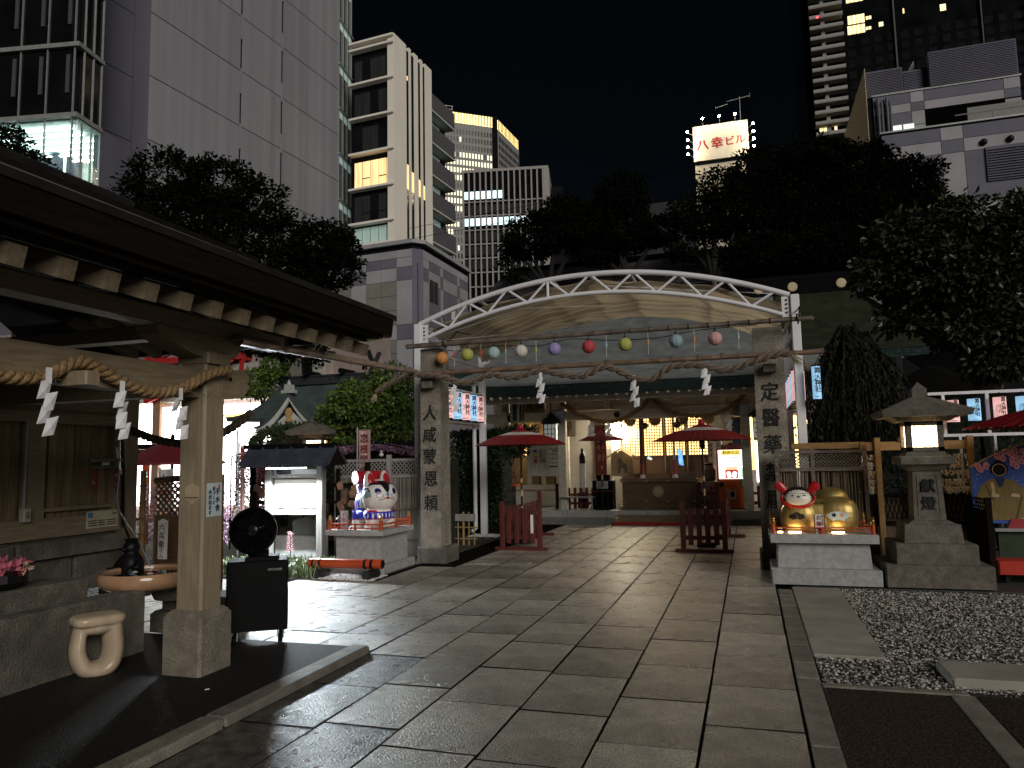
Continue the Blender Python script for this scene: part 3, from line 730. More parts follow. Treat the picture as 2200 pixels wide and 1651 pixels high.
# --- far dim blocks between the trees
t = thing('far_glass_block', 'distant dark block with a strip of bluish lights behind the middle trees', 'building', (-14, 90, 0))
part('wall', B().box(0, 0, 0, 12, 8, 32.5), M('far_dark', (0.014, .016, .02), .6), t)
b = B()
for i in range(9): b.box(1 + i * 1.1, -.05, 24.6, 1.9 + i * 1.1, 0, 25.9)
part('lit_window', b, EM('far_blue_lights', (.5, .85, 1), 1.3, noise=.6, scale=2), t)
b = B()
for i in range(10): b.box(1 + i * 1.1, -.05, 21.3, 1.9 + i * 1.1, 0, 22.2)
part('lit_window', b, EM('far_warm_lights', (1, .85, .6), .8, noise=.6, scale=2), t)
# --- bright white shop front behind the pavilion
t = thing('bright_shopfront', 'dazzling white lit shop front with ribbed cladding above it, behind the pavilion', 'shop', (-24, 18.6, 0))
part('lit_wall', B().box(0, 0, .4, 6.55, .1, 3.5), EM('shop_light', (1, .98, .95), 5.5), t)
part('lit_wall', B().box(6.85, 0, .4, 12.6, .1, 3.4), EM('shop_light', (1, .98, .95), 5.5), t)
part('yellow_band', B().box(8.2, -.06, 3.02, 11.9, -.02, 3.1), EM('shop_band', (1, .7, .2), 2.5), t)
part('pillar', B().box(6.56, -.1, 0, 6.84, .2, 3.6), M('brick_pillar', (.3, .17, .1), .8), t)
b = B()
for i in range(60): b.box(.2 * i, -.04, 3.55, .2 * i + .12, .0, 4.6)
part('cladding', b.box(0, .0, 3.55, 12.4, .3, 4.6), M('ribbed_cladding', (.4, .4, .36), .7), t)
part('wall', B().box(-1, .35, 0, 12.6, 4, 6.2), M('pinkish_render', (.34, .27, .25), .8), t)
b = B()
part('mullion', B().box(1.5, -.05, .4, 1.56, -.01, 3.4).box(9.6, -.05, .4, 9.65, -.01, 2.6).box(10.3, -.05, .4, 10.34, -.01, 2.6).box(11.2, -.05, .4, 11.24, -.01, 2.6), m_mull, t)
# red steel stair
t = thing('red_fire_stair', 'red steel fire stair with railings on the wall behind the left trees', 'stairs', (-17.8, 18.2, 0))
part('landing', B().box(0, 0, 4.72, 3.6, .8, 4.86).box(0, 0, 5.75, 3.9, .8, 5.85), M('red_steel', (.4, .02, .02), .5), t)
b = B()
for z in (4.86, 5.85):
    for i in range(9): b.tube([(.1 + i * .42, 0, z), (.1 + i * .42, 0, z + .75)], .015, 5)
    for h in (.35, .75): b.tube([(0, 0, z + h), (3.6, 0, z + h)], .015, 5)
part('railing', b, M('red_steel', (.4, .02, .02), .5), t)
part('stringer', B().bar((.3, .1, 3.6), (3.4, .1, 4.75), .1, .2).bar((.6, .1, 4.86), (3.5, .1, 5.8), .1, .16), M('red_steel', (.4, .02, .02), .5), t)
part('post', B().box(0, .3, 3.55, .12, .42, 6).box(3.5, .3, 3.55, 3.62, .42, 6), M('red_steel', (.4, .02, .02), .5), t)
# ------------------------------------------------------------------ trees and hedges
def leafmat(name, lo, hi, rough=0.5, spec=0.25):
    m = island(name, lo, hi, 0.5, rough)
    m.node_tree.nodes['Principled BSDF'].inputs['Specular IOR Level'].default_value = spec
    return m
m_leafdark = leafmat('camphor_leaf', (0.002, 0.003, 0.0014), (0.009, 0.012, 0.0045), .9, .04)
m_leafbig = leafmat('broad_leaf', (0.005, 0.007, 0.003), (0.05, 0.054, 0.025), 0.4, .3)
m_leafweep = leafmat('weeping_leaf', (0.004, 0.006, 0.0025), (0.026, 0.03, 0.012), .6, .12)
m_leaflit = leafmat('maple_leaf', (0.04, 0.075, 0.012), (0.15, 0.21, 0.045))
m_leafhedge = leafmat('hedge_leaf', (0.008, 0.015, 0.006), (0.03, 0.05, 0.018))
m_bark = M('bark', (0.01, 0.008, 0.0065), .95, (0.005, 0.0042, 0.0035), scale=12, bump=.8, stretch=(3, 3, .6))
def leaf(b, p, d, n, ln, wd):
    """one folded leaf: four points, two triangles each side of the rib"""
    s = d.cross(n)
    if s.length < 1e-4: s = Vector((1, 0, 0))
    s.normalize(); up = s.cross(d)
    a = p; t = p + d * ln; m1 = p + d * (ln * .5) + s * wd + up * (wd * .35); m2 = p + d * (ln * .5) - s * wd + up * (wd * .35)
    k = len(b.v); b.v += [tuple(a), tuple(m1), tuple(t), tuple(m2)]; b.f += [(k, k + 1, k + 2), (k, k + 2, k + 3)]; b.m += [0, 0]
def rnd_dir():
    while True:
        v = Vector((random.uniform(-1, 1), random.uniform(-1, 1), random.uniform(-1, 1)))
        if .05 < v.length < 1: return v.normalized()
def crown(blobs, n_clump, per, ln, wd, spread, droop=0.25):
    b = B(); vol = [x[1] * x[1] * x[3] for x in blobs]
    for _ in range(n_clump):
        c, rx, ry, rz = random.choices(blobs, vol)[0]
        d = rnd_dir(); q = random.uniform(.55, 1.0) ** .6
        if d.z < -.5: d.z *= .6
        base = Vector(c) + Vector((d.x * rx, d.y * ry, d.z * rz)) * q
        sz = spread * random.uniform(.6, 1.4)
        for _ in range(per):
            o = rnd_dir() * (sz * random.random() ** .5); o.z *= .6
            dd = (o.normalized() + d * .5 + rnd_dir() * .6 + Vector((0, 0, -droop))).normalized()
            leaf(b, base + o, dd, rnd_dir(), ln * random.uniform(.7, 1.3), wd * random.uniform(.7, 1.3))
    return b
def limbs(base, blobs, r0, fork=0.45):
    b = B(); base = Vector(base); cz = sum(x[0][2] for x in blobs) / len(blobs)
    top = Vector((sum(x[0][0] for x in blobs) / len(blobs), sum(x[0][1] for x in blobs) / len(blobs), cz))
    f = base.lerp(top, fork); mid = base.lerp(f, .5) + Vector((random.uniform(-.1, .1), 0, 0))
    b.tube([base, mid, f], [r0 * 1.25, r0, r0 * .85], 8)
    for c, rx, ry, rz in blobs:
        c = Vector(c)
        m = f.lerp(c, .5) + Vector((random.uniform(-.2, .2) * rx, random.uniform(-.2, .2) * ry, .1 * rz))
        b.tube([f, m, c], [r0 * .6, r0 * .4, r0 * .18], 6)
        for _ in range(4):
            d = rnd_dir(); e = c + Vector((d.x * rx, d.y * ry, abs(d.z) * rz * .7 if random.random() < .7 else d.z * rz * .6)) * .8
            b.tube([m.lerp(c, random.random()), c.lerp(e, .5) + rnd_dir() * .15, e], [r0 * .2, r0 * .13, r0 * .05], 5)
    return b
def tree(name, label, base, blobs, n, per, ln, wd, spread, mat, r0=.2, droop=.25, group=None, fork=.45):
    t = thing(name, label, 'tree', base, group=group)
    rel = [((c[0] - base[0], c[1] - base[1], c[2]), rx, ry, rz) for c, rx, ry, rz in blobs]
    part('trunk', limbs((0, 0, 0), rel, r0, fork), m_bark, t, smooth=True)
    part('crown', crown(rel, n, per, ln, wd, spread, droop), mat, t)
    return t
# left of centre, in front of the concrete tower
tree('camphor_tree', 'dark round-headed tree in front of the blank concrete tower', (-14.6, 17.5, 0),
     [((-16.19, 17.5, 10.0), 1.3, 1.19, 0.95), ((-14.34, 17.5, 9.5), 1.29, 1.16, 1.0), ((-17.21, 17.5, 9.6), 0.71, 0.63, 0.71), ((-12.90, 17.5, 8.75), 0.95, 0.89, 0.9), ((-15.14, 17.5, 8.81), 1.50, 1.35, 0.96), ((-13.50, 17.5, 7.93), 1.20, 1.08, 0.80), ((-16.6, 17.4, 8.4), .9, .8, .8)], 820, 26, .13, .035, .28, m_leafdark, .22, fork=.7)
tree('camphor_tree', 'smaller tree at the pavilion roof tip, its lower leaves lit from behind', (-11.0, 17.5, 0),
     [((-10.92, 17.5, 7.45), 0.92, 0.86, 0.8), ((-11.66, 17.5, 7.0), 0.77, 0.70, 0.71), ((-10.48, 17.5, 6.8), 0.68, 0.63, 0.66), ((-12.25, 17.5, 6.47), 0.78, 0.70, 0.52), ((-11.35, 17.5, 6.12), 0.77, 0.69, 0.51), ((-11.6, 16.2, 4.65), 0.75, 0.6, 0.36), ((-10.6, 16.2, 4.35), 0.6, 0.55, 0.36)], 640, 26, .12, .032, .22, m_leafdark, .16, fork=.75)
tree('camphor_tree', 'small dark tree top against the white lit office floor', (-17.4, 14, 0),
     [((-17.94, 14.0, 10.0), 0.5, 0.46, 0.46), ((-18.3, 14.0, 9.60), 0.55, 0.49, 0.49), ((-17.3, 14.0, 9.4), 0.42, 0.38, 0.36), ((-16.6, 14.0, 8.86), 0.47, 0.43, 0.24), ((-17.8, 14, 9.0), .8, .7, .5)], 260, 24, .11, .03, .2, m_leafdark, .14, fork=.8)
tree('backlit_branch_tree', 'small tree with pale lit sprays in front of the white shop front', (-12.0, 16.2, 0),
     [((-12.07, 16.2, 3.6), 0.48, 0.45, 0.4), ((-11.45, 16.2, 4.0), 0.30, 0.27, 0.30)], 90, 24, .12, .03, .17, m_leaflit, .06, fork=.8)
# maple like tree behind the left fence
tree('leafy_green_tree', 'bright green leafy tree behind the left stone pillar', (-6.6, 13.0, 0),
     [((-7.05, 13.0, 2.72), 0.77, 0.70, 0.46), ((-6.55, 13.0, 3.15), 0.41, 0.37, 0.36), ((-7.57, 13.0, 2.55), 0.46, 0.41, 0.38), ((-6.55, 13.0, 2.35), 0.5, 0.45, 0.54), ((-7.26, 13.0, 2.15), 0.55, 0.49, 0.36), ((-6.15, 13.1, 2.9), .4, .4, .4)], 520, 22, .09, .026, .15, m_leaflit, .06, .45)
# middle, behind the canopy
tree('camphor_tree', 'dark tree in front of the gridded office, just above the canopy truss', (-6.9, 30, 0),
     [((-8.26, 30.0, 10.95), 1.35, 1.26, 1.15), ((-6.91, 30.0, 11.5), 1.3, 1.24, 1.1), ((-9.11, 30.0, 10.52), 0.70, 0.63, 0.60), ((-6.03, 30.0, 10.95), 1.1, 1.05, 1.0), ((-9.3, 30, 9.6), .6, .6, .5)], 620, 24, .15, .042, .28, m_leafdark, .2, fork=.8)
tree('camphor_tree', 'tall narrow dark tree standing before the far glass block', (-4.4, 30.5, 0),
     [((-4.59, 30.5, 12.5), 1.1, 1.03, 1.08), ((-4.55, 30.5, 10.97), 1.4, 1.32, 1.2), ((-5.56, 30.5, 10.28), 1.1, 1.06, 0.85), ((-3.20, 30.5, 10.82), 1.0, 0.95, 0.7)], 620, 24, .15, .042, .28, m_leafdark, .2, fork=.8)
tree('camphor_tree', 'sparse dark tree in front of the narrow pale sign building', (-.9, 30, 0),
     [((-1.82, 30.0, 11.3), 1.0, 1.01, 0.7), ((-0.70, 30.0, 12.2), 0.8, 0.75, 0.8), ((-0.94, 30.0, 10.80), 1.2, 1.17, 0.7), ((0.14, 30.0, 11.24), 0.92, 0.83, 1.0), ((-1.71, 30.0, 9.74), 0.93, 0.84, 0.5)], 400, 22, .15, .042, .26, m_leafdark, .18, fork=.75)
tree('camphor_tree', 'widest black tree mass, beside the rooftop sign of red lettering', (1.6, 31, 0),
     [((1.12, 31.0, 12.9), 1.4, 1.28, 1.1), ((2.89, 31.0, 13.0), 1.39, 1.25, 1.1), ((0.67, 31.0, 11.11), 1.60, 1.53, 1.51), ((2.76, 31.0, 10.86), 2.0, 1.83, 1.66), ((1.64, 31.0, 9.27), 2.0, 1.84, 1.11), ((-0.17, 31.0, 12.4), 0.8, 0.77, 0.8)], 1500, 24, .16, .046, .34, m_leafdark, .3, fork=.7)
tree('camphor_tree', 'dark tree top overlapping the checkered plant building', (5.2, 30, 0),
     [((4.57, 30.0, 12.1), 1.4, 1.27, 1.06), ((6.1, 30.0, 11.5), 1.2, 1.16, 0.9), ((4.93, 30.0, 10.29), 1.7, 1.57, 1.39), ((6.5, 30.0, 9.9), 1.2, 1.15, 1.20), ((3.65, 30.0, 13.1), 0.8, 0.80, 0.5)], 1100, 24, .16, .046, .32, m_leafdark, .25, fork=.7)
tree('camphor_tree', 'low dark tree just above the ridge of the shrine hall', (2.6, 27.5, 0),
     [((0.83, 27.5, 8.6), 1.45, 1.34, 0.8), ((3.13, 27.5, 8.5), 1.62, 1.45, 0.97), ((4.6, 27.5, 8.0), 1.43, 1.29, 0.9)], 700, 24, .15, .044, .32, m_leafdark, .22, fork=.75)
# right: large leaved tree close by, and the weeping one
tree('broadleaf_tree', 'big tree with glossy oval leaves above the lit stone lantern', (3.9, 14.0, 0),
     [((2.78, 13.6, 5.05), 0.66, 0.59, 0.54), ((3.54, 13.6, 5.2), 0.65, 0.58, 0.53), ((4.15, 13.6, 4.63), 0.64, 0.57, 0.68), ((3.28, 13.6, 4.40), 0.84, 0.76, 0.69), ((2.35, 13.6, 4.49), 0.45, 0.42, 0.45), ((4.0, 13.6, 3.65), 0.5, 0.47, 0.60), ((2.6, 13.6, 3.75), 0.42, 0.4, 0.28), ((3.45, 13.6, 3.5), 0.5, 0.48, 0.4), ((3.0, 13.7, 4.0), .6, .55, .5), ((3.9, 13.7, 3.0), .5, .5, .4), ((4.5, 13.8, 5.3), .5, .5, .5), ((4.5, 13.8, 3.6), .5, .5, .6)], 1350, 15, .12, .036, .2, m_leafbig, .12, .6, fork=.7)
def weeping(label, base, top, rx, n):
    t = thing('weeping_tree', label, 'tree', base)
    tb, lb = B(), B(); tp = Vector((0, 0, top))
    tb.tube([(0, 0, 0), (.08, 0, top * .5), tp], [.09, .07, .03], 7)
    heads = [(Vector((random.uniform(-.45, .45), random.uniform(-.4, .4), 0)), random.uniform(-.7, .02)) for _ in range(9)]
    for i in range(n):
        a = random.uniform(0, 6.283); q = random.random() ** .6; ex = Vector((math.cos(a) * rx * q, math.sin(a) * rx * q * .8, 0))
        hd = random.choice(heads); st = tp + Vector((0, 0, random.uniform(-.35, .05) + hd[1] * .5)) + hd[0] * .6; ex += hd[0] * .5; tp_ = tp + Vector((0, 0, hd[1])); pk = tp_ + ex * .55 + Vector((0, 0, random.uniform(.05, .25) * (1 - q)))
        fall = random.uniform(.9, 2.3) * (.6 + .5 * q)
        e = tp_ + ex + Vector((0, 0, -fall)); path = []
        for k in range(9):
            u = k / 8; path.append((st * (1 - u) ** 2) + (pk * (2 * u * (1 - u))) + (e * u * u))
        tb.tube(path, [.012 * (1 - .7 * k / 8) for k in range(9)], 4, False)
        for k in range(26):
            u = .12 + .88 * k / 25; p = (st * (1 - u) ** 2) + (pk * (2 * u * (1 - u))) + (e * u * u)
            d = (Vector((random.uniform(-.7, .7), random.uniform(-.7, .7), -1))).normalized()
            leaf(lb, p, d, rnd_dir(), random.uniform(.07, .12), random.uniform(.018, .03))
    part('trunk', tb, m_bark, t, smooth=True); part('crown', lb, m_leafweep, t)
weeping('dark weeping tree trailing leaves between the white canopy post and the stone lantern', (1.82, 13.7, 0), 3.8, .92, 620)
# hedges
def hedge(label, x0, x1, y0, y1, z0, z1, n, mat=None):
    b = B()
    for _ in range(n):
        s_ = random.random()
        p = Vector((random.uniform(x0, x1), random.uniform(y0, y1), random.uniform(z0, z1)))
        if s_ < .6: p.y = y0 + random.uniform(0, .18)
        elif s_ < .85: p.z = z1 - random.uniform(-.06, .12)
        leaf(b, p, (rnd_dir() + Vector((0, -.6, .3))).normalized(), rnd_dir(), random.uniform(.05, .09), random.uniform(.015, .028))
    t = thing('hedge', label, 'hedge', (0, 0, 0))
    part('branch', B().box(x0 + .1, y0 + .2, 0.0, x1 - .1, y1, z1 - .15), M('hedge_core', (.004, .006, .003), .95), t); part('foliage', b, mat or m_leafhedge, t)
hedge('dark clipped hedge between the left stone pillar and the white canopy post', -6.35, -5.1, 15.4, 16.4, .1, 2.2, 5200)
hedge('dark hedge added behind the brushwood fence and fortune paper rack to hide the lit hall', 1.0, 5.5, 14.6, 15.6, .1, 2.3, 5200)  # added hedge, covers the bright hall wall so the gap stays dark
hedge('dark hedge behind the left bamboo fence', -9.0, -5.3, 12.7, 13.6, .2, 1.75, 6000)
tree('camphor_tree', 'leafy shrub overhanging the red drawers beside the notice wall', (-5.9, 16.3, 0),
     [((-5.3, 16.2, 1.9), .5, .4, .4), ((-4.9, 16.3, 2.1), .35, .3, .25)], 110, 20, .09, .026, .16, m_leafhedge, .04)
# ------------------------------------------------------------------ main hall
hall = thing('shrine_hall', 'main shrine hall with a sweeping patina copper roof and glowing lattice doors', 'shrine', (-2.3, 21, 0))
EV, ZE = 17.3, 3.36
prof = [(17.3, 3.40), (18.2, 3.56), (19.6, 3.9), (21.0, 4.32), (22.2, 4.9), (23.3, 5.6), (24.2, 6.3), (24.6, 6.65)]
def zprof(y):
    for (a, za), (b_, zb) in zip(prof, prof[1:]):
        if a <= y <= b_: return lerp(za, zb, (y - a) / (b_ - a))
    return prof[-1][1]
# porch roof and main roof as stepped copper courses
def courses(x0f, x1f, y0, y1, n, lift=None):
    b = B(); N = 14
    for k in range(n):
        a, c = lerp(y0, y1, k / n), lerp(y0, y1, (k + 1) / n) + .02
        row0, row1 = [], []
        for i in range(N + 1):
            u = i / N
            xa, xb = lerp(x0f(a), x1f(a), u), lerp(x0f(c), x1f(c), u)
            l = (lift(u, a) if lift else 0); l2 = (lift(u, c) if lift else 0)
            row0.append((xa, a, zprof(a) + l)); row1.append((xb, c, zprof(c) - .02 + l2))
        b.grid([row0, row1]); b.grid([[(p[0], p[1], p[2] - .03) for p in row0], row0])
    return b
lift = lambda u, y: .16 * max(0, abs(u - .5) * 2 - .55) ** 2 * 5 * max(0, (24.6 - y) / 7.3)
rf = obj('porch_roof', courses(lambda y: -7.3, lambda y: 2.75, 17.3, 21.0, 52, lift), m_copper, hall)
obj('main_roof', courses(lambda y: -9.5 + (y - 20.8) * .28, lambda y: .95, 20.8, 24.6, 56), m_copper, hall)
obj('main_roof', courses(lambda y: .95, lambda y: 4.9 - (y - 20.8) * .42, 20.8, 24.6, 56), M('shaded_copper_roof', (.034, .038, .022), .85, (.02, .023, .013), scale=2.2, spec=.08), hall)  # right part: shade on the roof is put into a darker olive copper
b = B(); N = 20
for (dz0, dz1, yy) in ((-.03, -.3, 17.32),):
    r0 = [(lerp(-7.3, 2.75, i / N), yy, 3.4 + dz0 + lift(i / N, 17.3)) for i in range(N + 1)]; r1 = [(p[0], yy + .1, p[2] - .27) for p in r0]
    b.grid([r1, r0]); b.grid([[(p[0], p[1] + 1.3, p[2] + .22) for p in r1], r1])
obj('eave_fascia', b, M('dark_copper_edge', (0.02, 0.035, 0.035), .25, (0.06, 0.09, 0.09), scale=5, stretch=(2, 1, 6), contrast=(.55, .7)), hall)
b = B()
r0 = [(lerp(4.9, 4.2, 0) - 14.4 * (1 - i / N), 20.8, 4.25 + lift(i / N, 20.8)) for i in range(N + 1)]
b.grid([[(p[0], p[1] + .1, p[2] - .28) for p in r0], r0]); b.grid([[(p[0], p[1] + 1.2, p[2] - .15) for p in r0], [(p[0], p[1] + .1, p[2] - .28) for p in r0]])
obj('main_fascia', b, M('dark_copper_edge', (0.02, 0.035, 0.035), .25), hall)
# gable end on the right with lower skirt roof
b = B()
b.grid([[(3.3, 24.6, 6.6), (4.9, 20.8, 4.3)], [(3.5, 25.4, 6.4), (6.4, 21.5, 3.55)], [(3.6, 28, 6.2), (6.6, 28, 3.55)]])
b.grid([[(4.6, 21.0, 3.75), (5.9, 20.6, 3.05)], [(4.8, 23, 3.95), (6.6, 22.5, 3.0)], [(4.8, 28, 3.95), (6.6, 28, 3.0)]])
obj('gable_roof', b, m_copper, hall)
b = B().box(-9.0, 24.45, 6.55, 3.4, 25.0, 7.0); b.tube([(-9.2, 24.7, 7.05), (3.6, 24.7, 7.05)], .16, 10)
ridge = obj('ridge', b, M('dark_ridge', (0.006, 0.006, 0.007), .8, spec=.03), hall)
for x in (-6.6, -4.2, -1.6, .55, 1.55, 2.95):
    obj('ridge_crest', B().lathe([(.001, 0), (.13, 0), (.15, .02), (.13, .035), (.001, .035)], 16).move(Matrix.Translation((x, 24.45, 6.78)) @ Matrix.Rotation(R(90), 4, 'X')), M('ridge_crest', (.6, .5, .3), .5), ridge)
# timber frame
for x in (-6.05, -4.55, -.05, 1.45):
    obj('pillar', B().cbox(x - .11, 18.55, .3, x + .11, 18.77, 3.1, .02), m_hallwood, hall)
for x in (-7.0, -5.0, -3.75, -.6, .7, 2.3):
    obj('pillar', B().cbox(x - .1, 20.85, .3, x + .1, 21.05, 3.9, .02), m_hallwood, hall)
obj('tie_beam', B().box(-6.6, 18.57, 2.55, 2.0, 18.75, 2.78), m_hallwood, hall)
obj('eave_beam', B().box(-6.9, 17.72, 2.98, 2.3, 17.86, 3.12), m_hallwood, hall)
obj('purlin', B().box(-6.7, 18.5, 3.12, 2.1, 18.8, 3.32), m_hallwood, hall)
for x in (-2.3,):
    obj('frog_leg_strut', B().poly([(x - .75, 18.6, 2.78), (x - .55, 18.6, 2.93), (x - .25, 18.6, 3.0), (x - .12, 18.6, 3.1), (x + .12, 18.6, 3.1), (x + .25, 18.6, 3.0), (x + .55, 18.6, 2.93), (x + .75, 18.6, 2.78)], (0, .08, 0)), m_hallwood, hall)
rm = B().box(-.03, 0, -.035, .03, 1.3, .035).mesh('rafter', m_hallwood)
for i in range(38):
    o = bpy.data.objects.new('rafter', rm); put(o, hall, True); WM[o.name] = Matrix.Identity(4)
    o.location = (-6.75 + i * .24, 17.42, 3.1); o.rotation_euler = (R(10), 0, 0)
for x in (-4.55, -.05):      # carved beam noses and metal caps
    obj('beam_nose', B().poly([(x - .13, 18.5, 2.85), (x - .28, 18.5, 2.8), (x - .38, 18.5, 2.7), (x - .28, 18.5, 2.68), (x - .3, 18.5, 2.55), (x - .13, 18.5, 2.5)], (0, .12, 0)), M('carved_grey_wood', (.3, .29, .24), .8, bump=.6, bscale=30), hall)
    obj('metal_cap', B().cbox(x - .12, 18.4, 2.52, x + .14, 18.54, 2.82, .02), M('cap_metal', (.35, .38, .4), .35, metal=.6), hall)
for x in (-5.9, -3.1, .6):
    obj('nail_cover', B().lathe([(.08, 0), (.085, .02), (.02, .03)], 6).move(Matrix.Translation((x, 18.56, 2.66)) @ Matrix.Rotation(R(90), 4, 'X')), m_black, hall)
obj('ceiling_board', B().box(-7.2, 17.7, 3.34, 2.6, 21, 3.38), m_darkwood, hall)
obj('upper_wall', B().box(-7.2, 21.05, 2.85, 2.6, 21.15, 4.2), m_plaster, hall)
obj('inner_lintel', B().box(-7.0, 20.8, 2.78, 2.3, 21.0, 2.95), m_hallwood, hall)
for x0, x1, y in ((-3.72, -3.43, 20.95), (-.95, -.62, 20.95), (-.5, .7, 21.0), (.8, 2.3, 21.0), (-4.9, -3.85, 20.96)): obj('side_wall', B().box(x0, y, .3, x1, 21.1, 2.8), m_plaster, hall)
obj('inner_wall', B().box(-7.5, 21.9, .3, 2.6, 22, 4), M('dim_interior', (.3, .24, .16), .8), hall)
# lattice doors with lit paper
e_shoji = EM('lit_shoji', (1.0, 0.6, 0.22), 3.0, base=(.7, .6, .45), noise=.4, scale=1.6)
m_lat = M('lattice_wood', (0.05, 0.03, 0.018), .6)
for d in range(4):
    x0 = -3.42 + d * .605; x1 = x0 + .585; y0 = 21.0 + (.03 if d in (1, 2) else 0)
    dr = obj('lattice_door', B().box(x0, y0, 1.0, x0 + .045, y0 + .04, 2.8).box(x1 - .045, y0, 1.0, x1, y0 + .04, 2.8).box(x0 + .046, y0, 1.57, x1 - .046, y0 + .04, 1.63).box(x0 + .046, y0, 2.74, x1 - .046, y0 + .04, 2.8), m_lat, hall)
    obj('door_panel', B().box(x0 + .046, y0 + .015, 1.0, x1 - .046, y0 + .03, 1.57), M('door_board', (.09, .05, .028), .5, bump=.1, stretch=(1, 1, 6)), dr)
    obj('shoji_paper', B().box(x0 + .046, y0 + .032, 1.63, x1 - .046, y0 + .038, 2.74), e_shoji, dr)
    b = B()
    for i in range(1, 7): xx = lerp(x0 + .045, x1 - .045, i / 7); b.box(xx - .011, y0 + .005, 1.63, xx + .011, y0 + .03, 2.74)
    for i in range(1, 14): zz = lerp(1.63, 2.74, i / 14); b.box(x0 + .046, y0 + .003, zz - .01, x1 - .046, y0 + .027, zz + .01)
    obj('lattice', b, m_lat, dr)
for d in range(3):   # side lattice on the left half, seen under the curtain
    x0 = -6.4 + d * .62; dr = obj('lattice_door', B().box(x0, 21.0, 1.7, x0 + .04, 21.04, 2.75).box(x0 + .56, 21.0, 1.7, x0 + .6, 21.04, 2.75), m_lat, hall)
    obj('shoji_paper', B().box(x0 + .041, 21.03, 1.7, x0 + .559, 21.036, 2.75), e_shoji, dr)
    b = B()
    for i in range(1, 6): xx = lerp(x0 + .04, x0 + .56, i / 6); b.box(xx - .01, 21.005, 1.7, xx + .01, 21.025, 2.75)
    for i in range(1, 9): zz = lerp(1.7, 2.75, i / 9); b.box(x0 + .041, 21.003, zz - .01, x0 + .559, 21.023, zz + .01)
    obj('lattice', b, m_lat, dr)
for d in range(2):
    x0 = -.35 + d * 1.25; dr = obj('lattice_door', B().box(x0, 21.0, 1.2, x0 + .04, 21.04, 2.6).box(x0 + .76, 21.0, 1.2, x0 + .8, 21.04, 2.6), m_lat, hall)
    obj('shoji_paper', B().box(x0 + .041, 20.98, 1.2, x0 + .759, 20.986, 2.6), e_shoji, dr)
# platform, steps
obj('platform', B().box(-7.4, 18.5, -.05, 2.6, 23, .285), M('platform_stone', (.2, .2, .19), .7, speck=.2), hall)
for x in range(10):
    obj('step_stone', B().cbox(-7.4 + x * 1.0 + .004, 18.1, -.05, -6.4 + x * 1.0 - .004, 18.495, .13, .012), M('platform_stone', (.2, .2, .19), .7, speck=.2), hall)
    obj('edge_stone', B().cbox(-7.4 + x * 1.0 + .004, 18.35, .13, -6.4 + x * 1.0 - .004, 18.7, .3, .012), M('edge_granite', (.42, .42, .41), .6, speck=.2), hall)
# ceiling bulb inside the door, the brightest point
t = thing('bare_bulb', 'dazzling bare bulb at the left edge of the lit lattice doors', 'lamp', (-3.36, 20.75, 2.34))
part('bulb', B().ell((0, 0, 0), (.055, .055, .07), 12, 8), EM('bare_bulb', (1, .85, .6), 1300), t); part('socket', B().lathe([(.03, .06), (.03, .16), (.01, .17)], 10), m_black, t)
# noren curtain with crests at the left, notice wall
cur = thing('entrance_curtain', 'cream curtain with dark ring crests hanging over the left lattice', 'curtain', (-5.6, 20.7, 2.75))
for i in range(4):
    x0 = -.85 + i * .46
    P_rows = [[(x0 + .43 * k / 8, .015 * math.sin(k * 1.9 + i), -.55 * r / 4) for k in range(9)] for r in range(5)]
    pn = part('cloth_panel', B().slab(P_rows, .004), M('curtain_cloth', (.72, .68, .58), .85), cur)
    part('crest', B().lathe([(.085, 0), (.1, 0), (.1, .006), (.085, .006)], 20, cap=False).lathe([(.035, 0), (.05, 0), (.05, .006), (.035, .006)], 16, cap=False).move(Matrix.Translation((x0 + .215, -.03, -.26)) @ Matrix.Rotation(R(90), 4, 'X')), m_ink, pn)
    part('seam_strip', B().box(x0 - .028, -.03, -.56, x0 - .002, 0, 0), m_redwood, pn)
nw = thing('notice_wall', 'pale notice wall with sheets and a WELCOME poster beside the left umbrella', 'notice board', (-5.75, 20, 0))
part('board', B().box(-.15, .02, 1.12, .85, .1, 2.0), M('notice_white', (.55, .55, .52), .7), nw)
part('frame', B().box(-.9, 0, .75, .85, .12, .88).box(-.9, .02, .3, .85, .12, .7).box(-.15, 0, .89, -.05, .1, 1.11).box(.26, 0, .89, .36, .1, 1.11).box(.68, 0, .89, .75, .1, 1.11), m_hallwood, nw)
part('stone_base', B().box(-.8, .05, .02, .85, .15, .3), m_granite, nw)
part('back_panel', B().box(-.15, .11, .89, .85, .13, 1.11), M('ochre_panel', (.25, .17, .06), .8), nw)
def sheet(x0, z0, x1, z1, m_, y=.0): return part('sheet', B().box(x0, y + .004, z0, x1, y + .018, z1), m_, nw)
sh = sheet(.47, 1.36, .8, 1.9, m_paper)
b = letters(B(), 'WELCOME', (.63, .0, 1.86), .062, bold=.03); letters(b, 'NINJA', (.66, .0, 1.805), .062, bold=.03); b.box(.48, -.002, 1.365, .79, .003, 1.4)
for i in range(4):
    for k in range(3): b.add(*(lambda q: (q.v, q.f))(B().lathe([(.012, 0), (.026, 0), (.026, .004), (.012, .004)], 5 + (i + k) % 3, cap=False).move(Matrix.Translation((.52 + i * .078, .003, 1.72 - k * .12)) @ Matrix.Rotation(R(90), 4, 'X')))); b.box(.5 + i * .078, 0, 1.672 - k * .12, .545 + i * .078, .003, 1.678 - k * .12)
part('lettering', b, m_ink, sh)
sh = sheet(.2, 1.48, .4, 1.86, M('grey_sheet', (.36, .38, .4), .8)); b = letters(B(), '御由緒', (.25, 0, 1.8), .06, vertical=True)
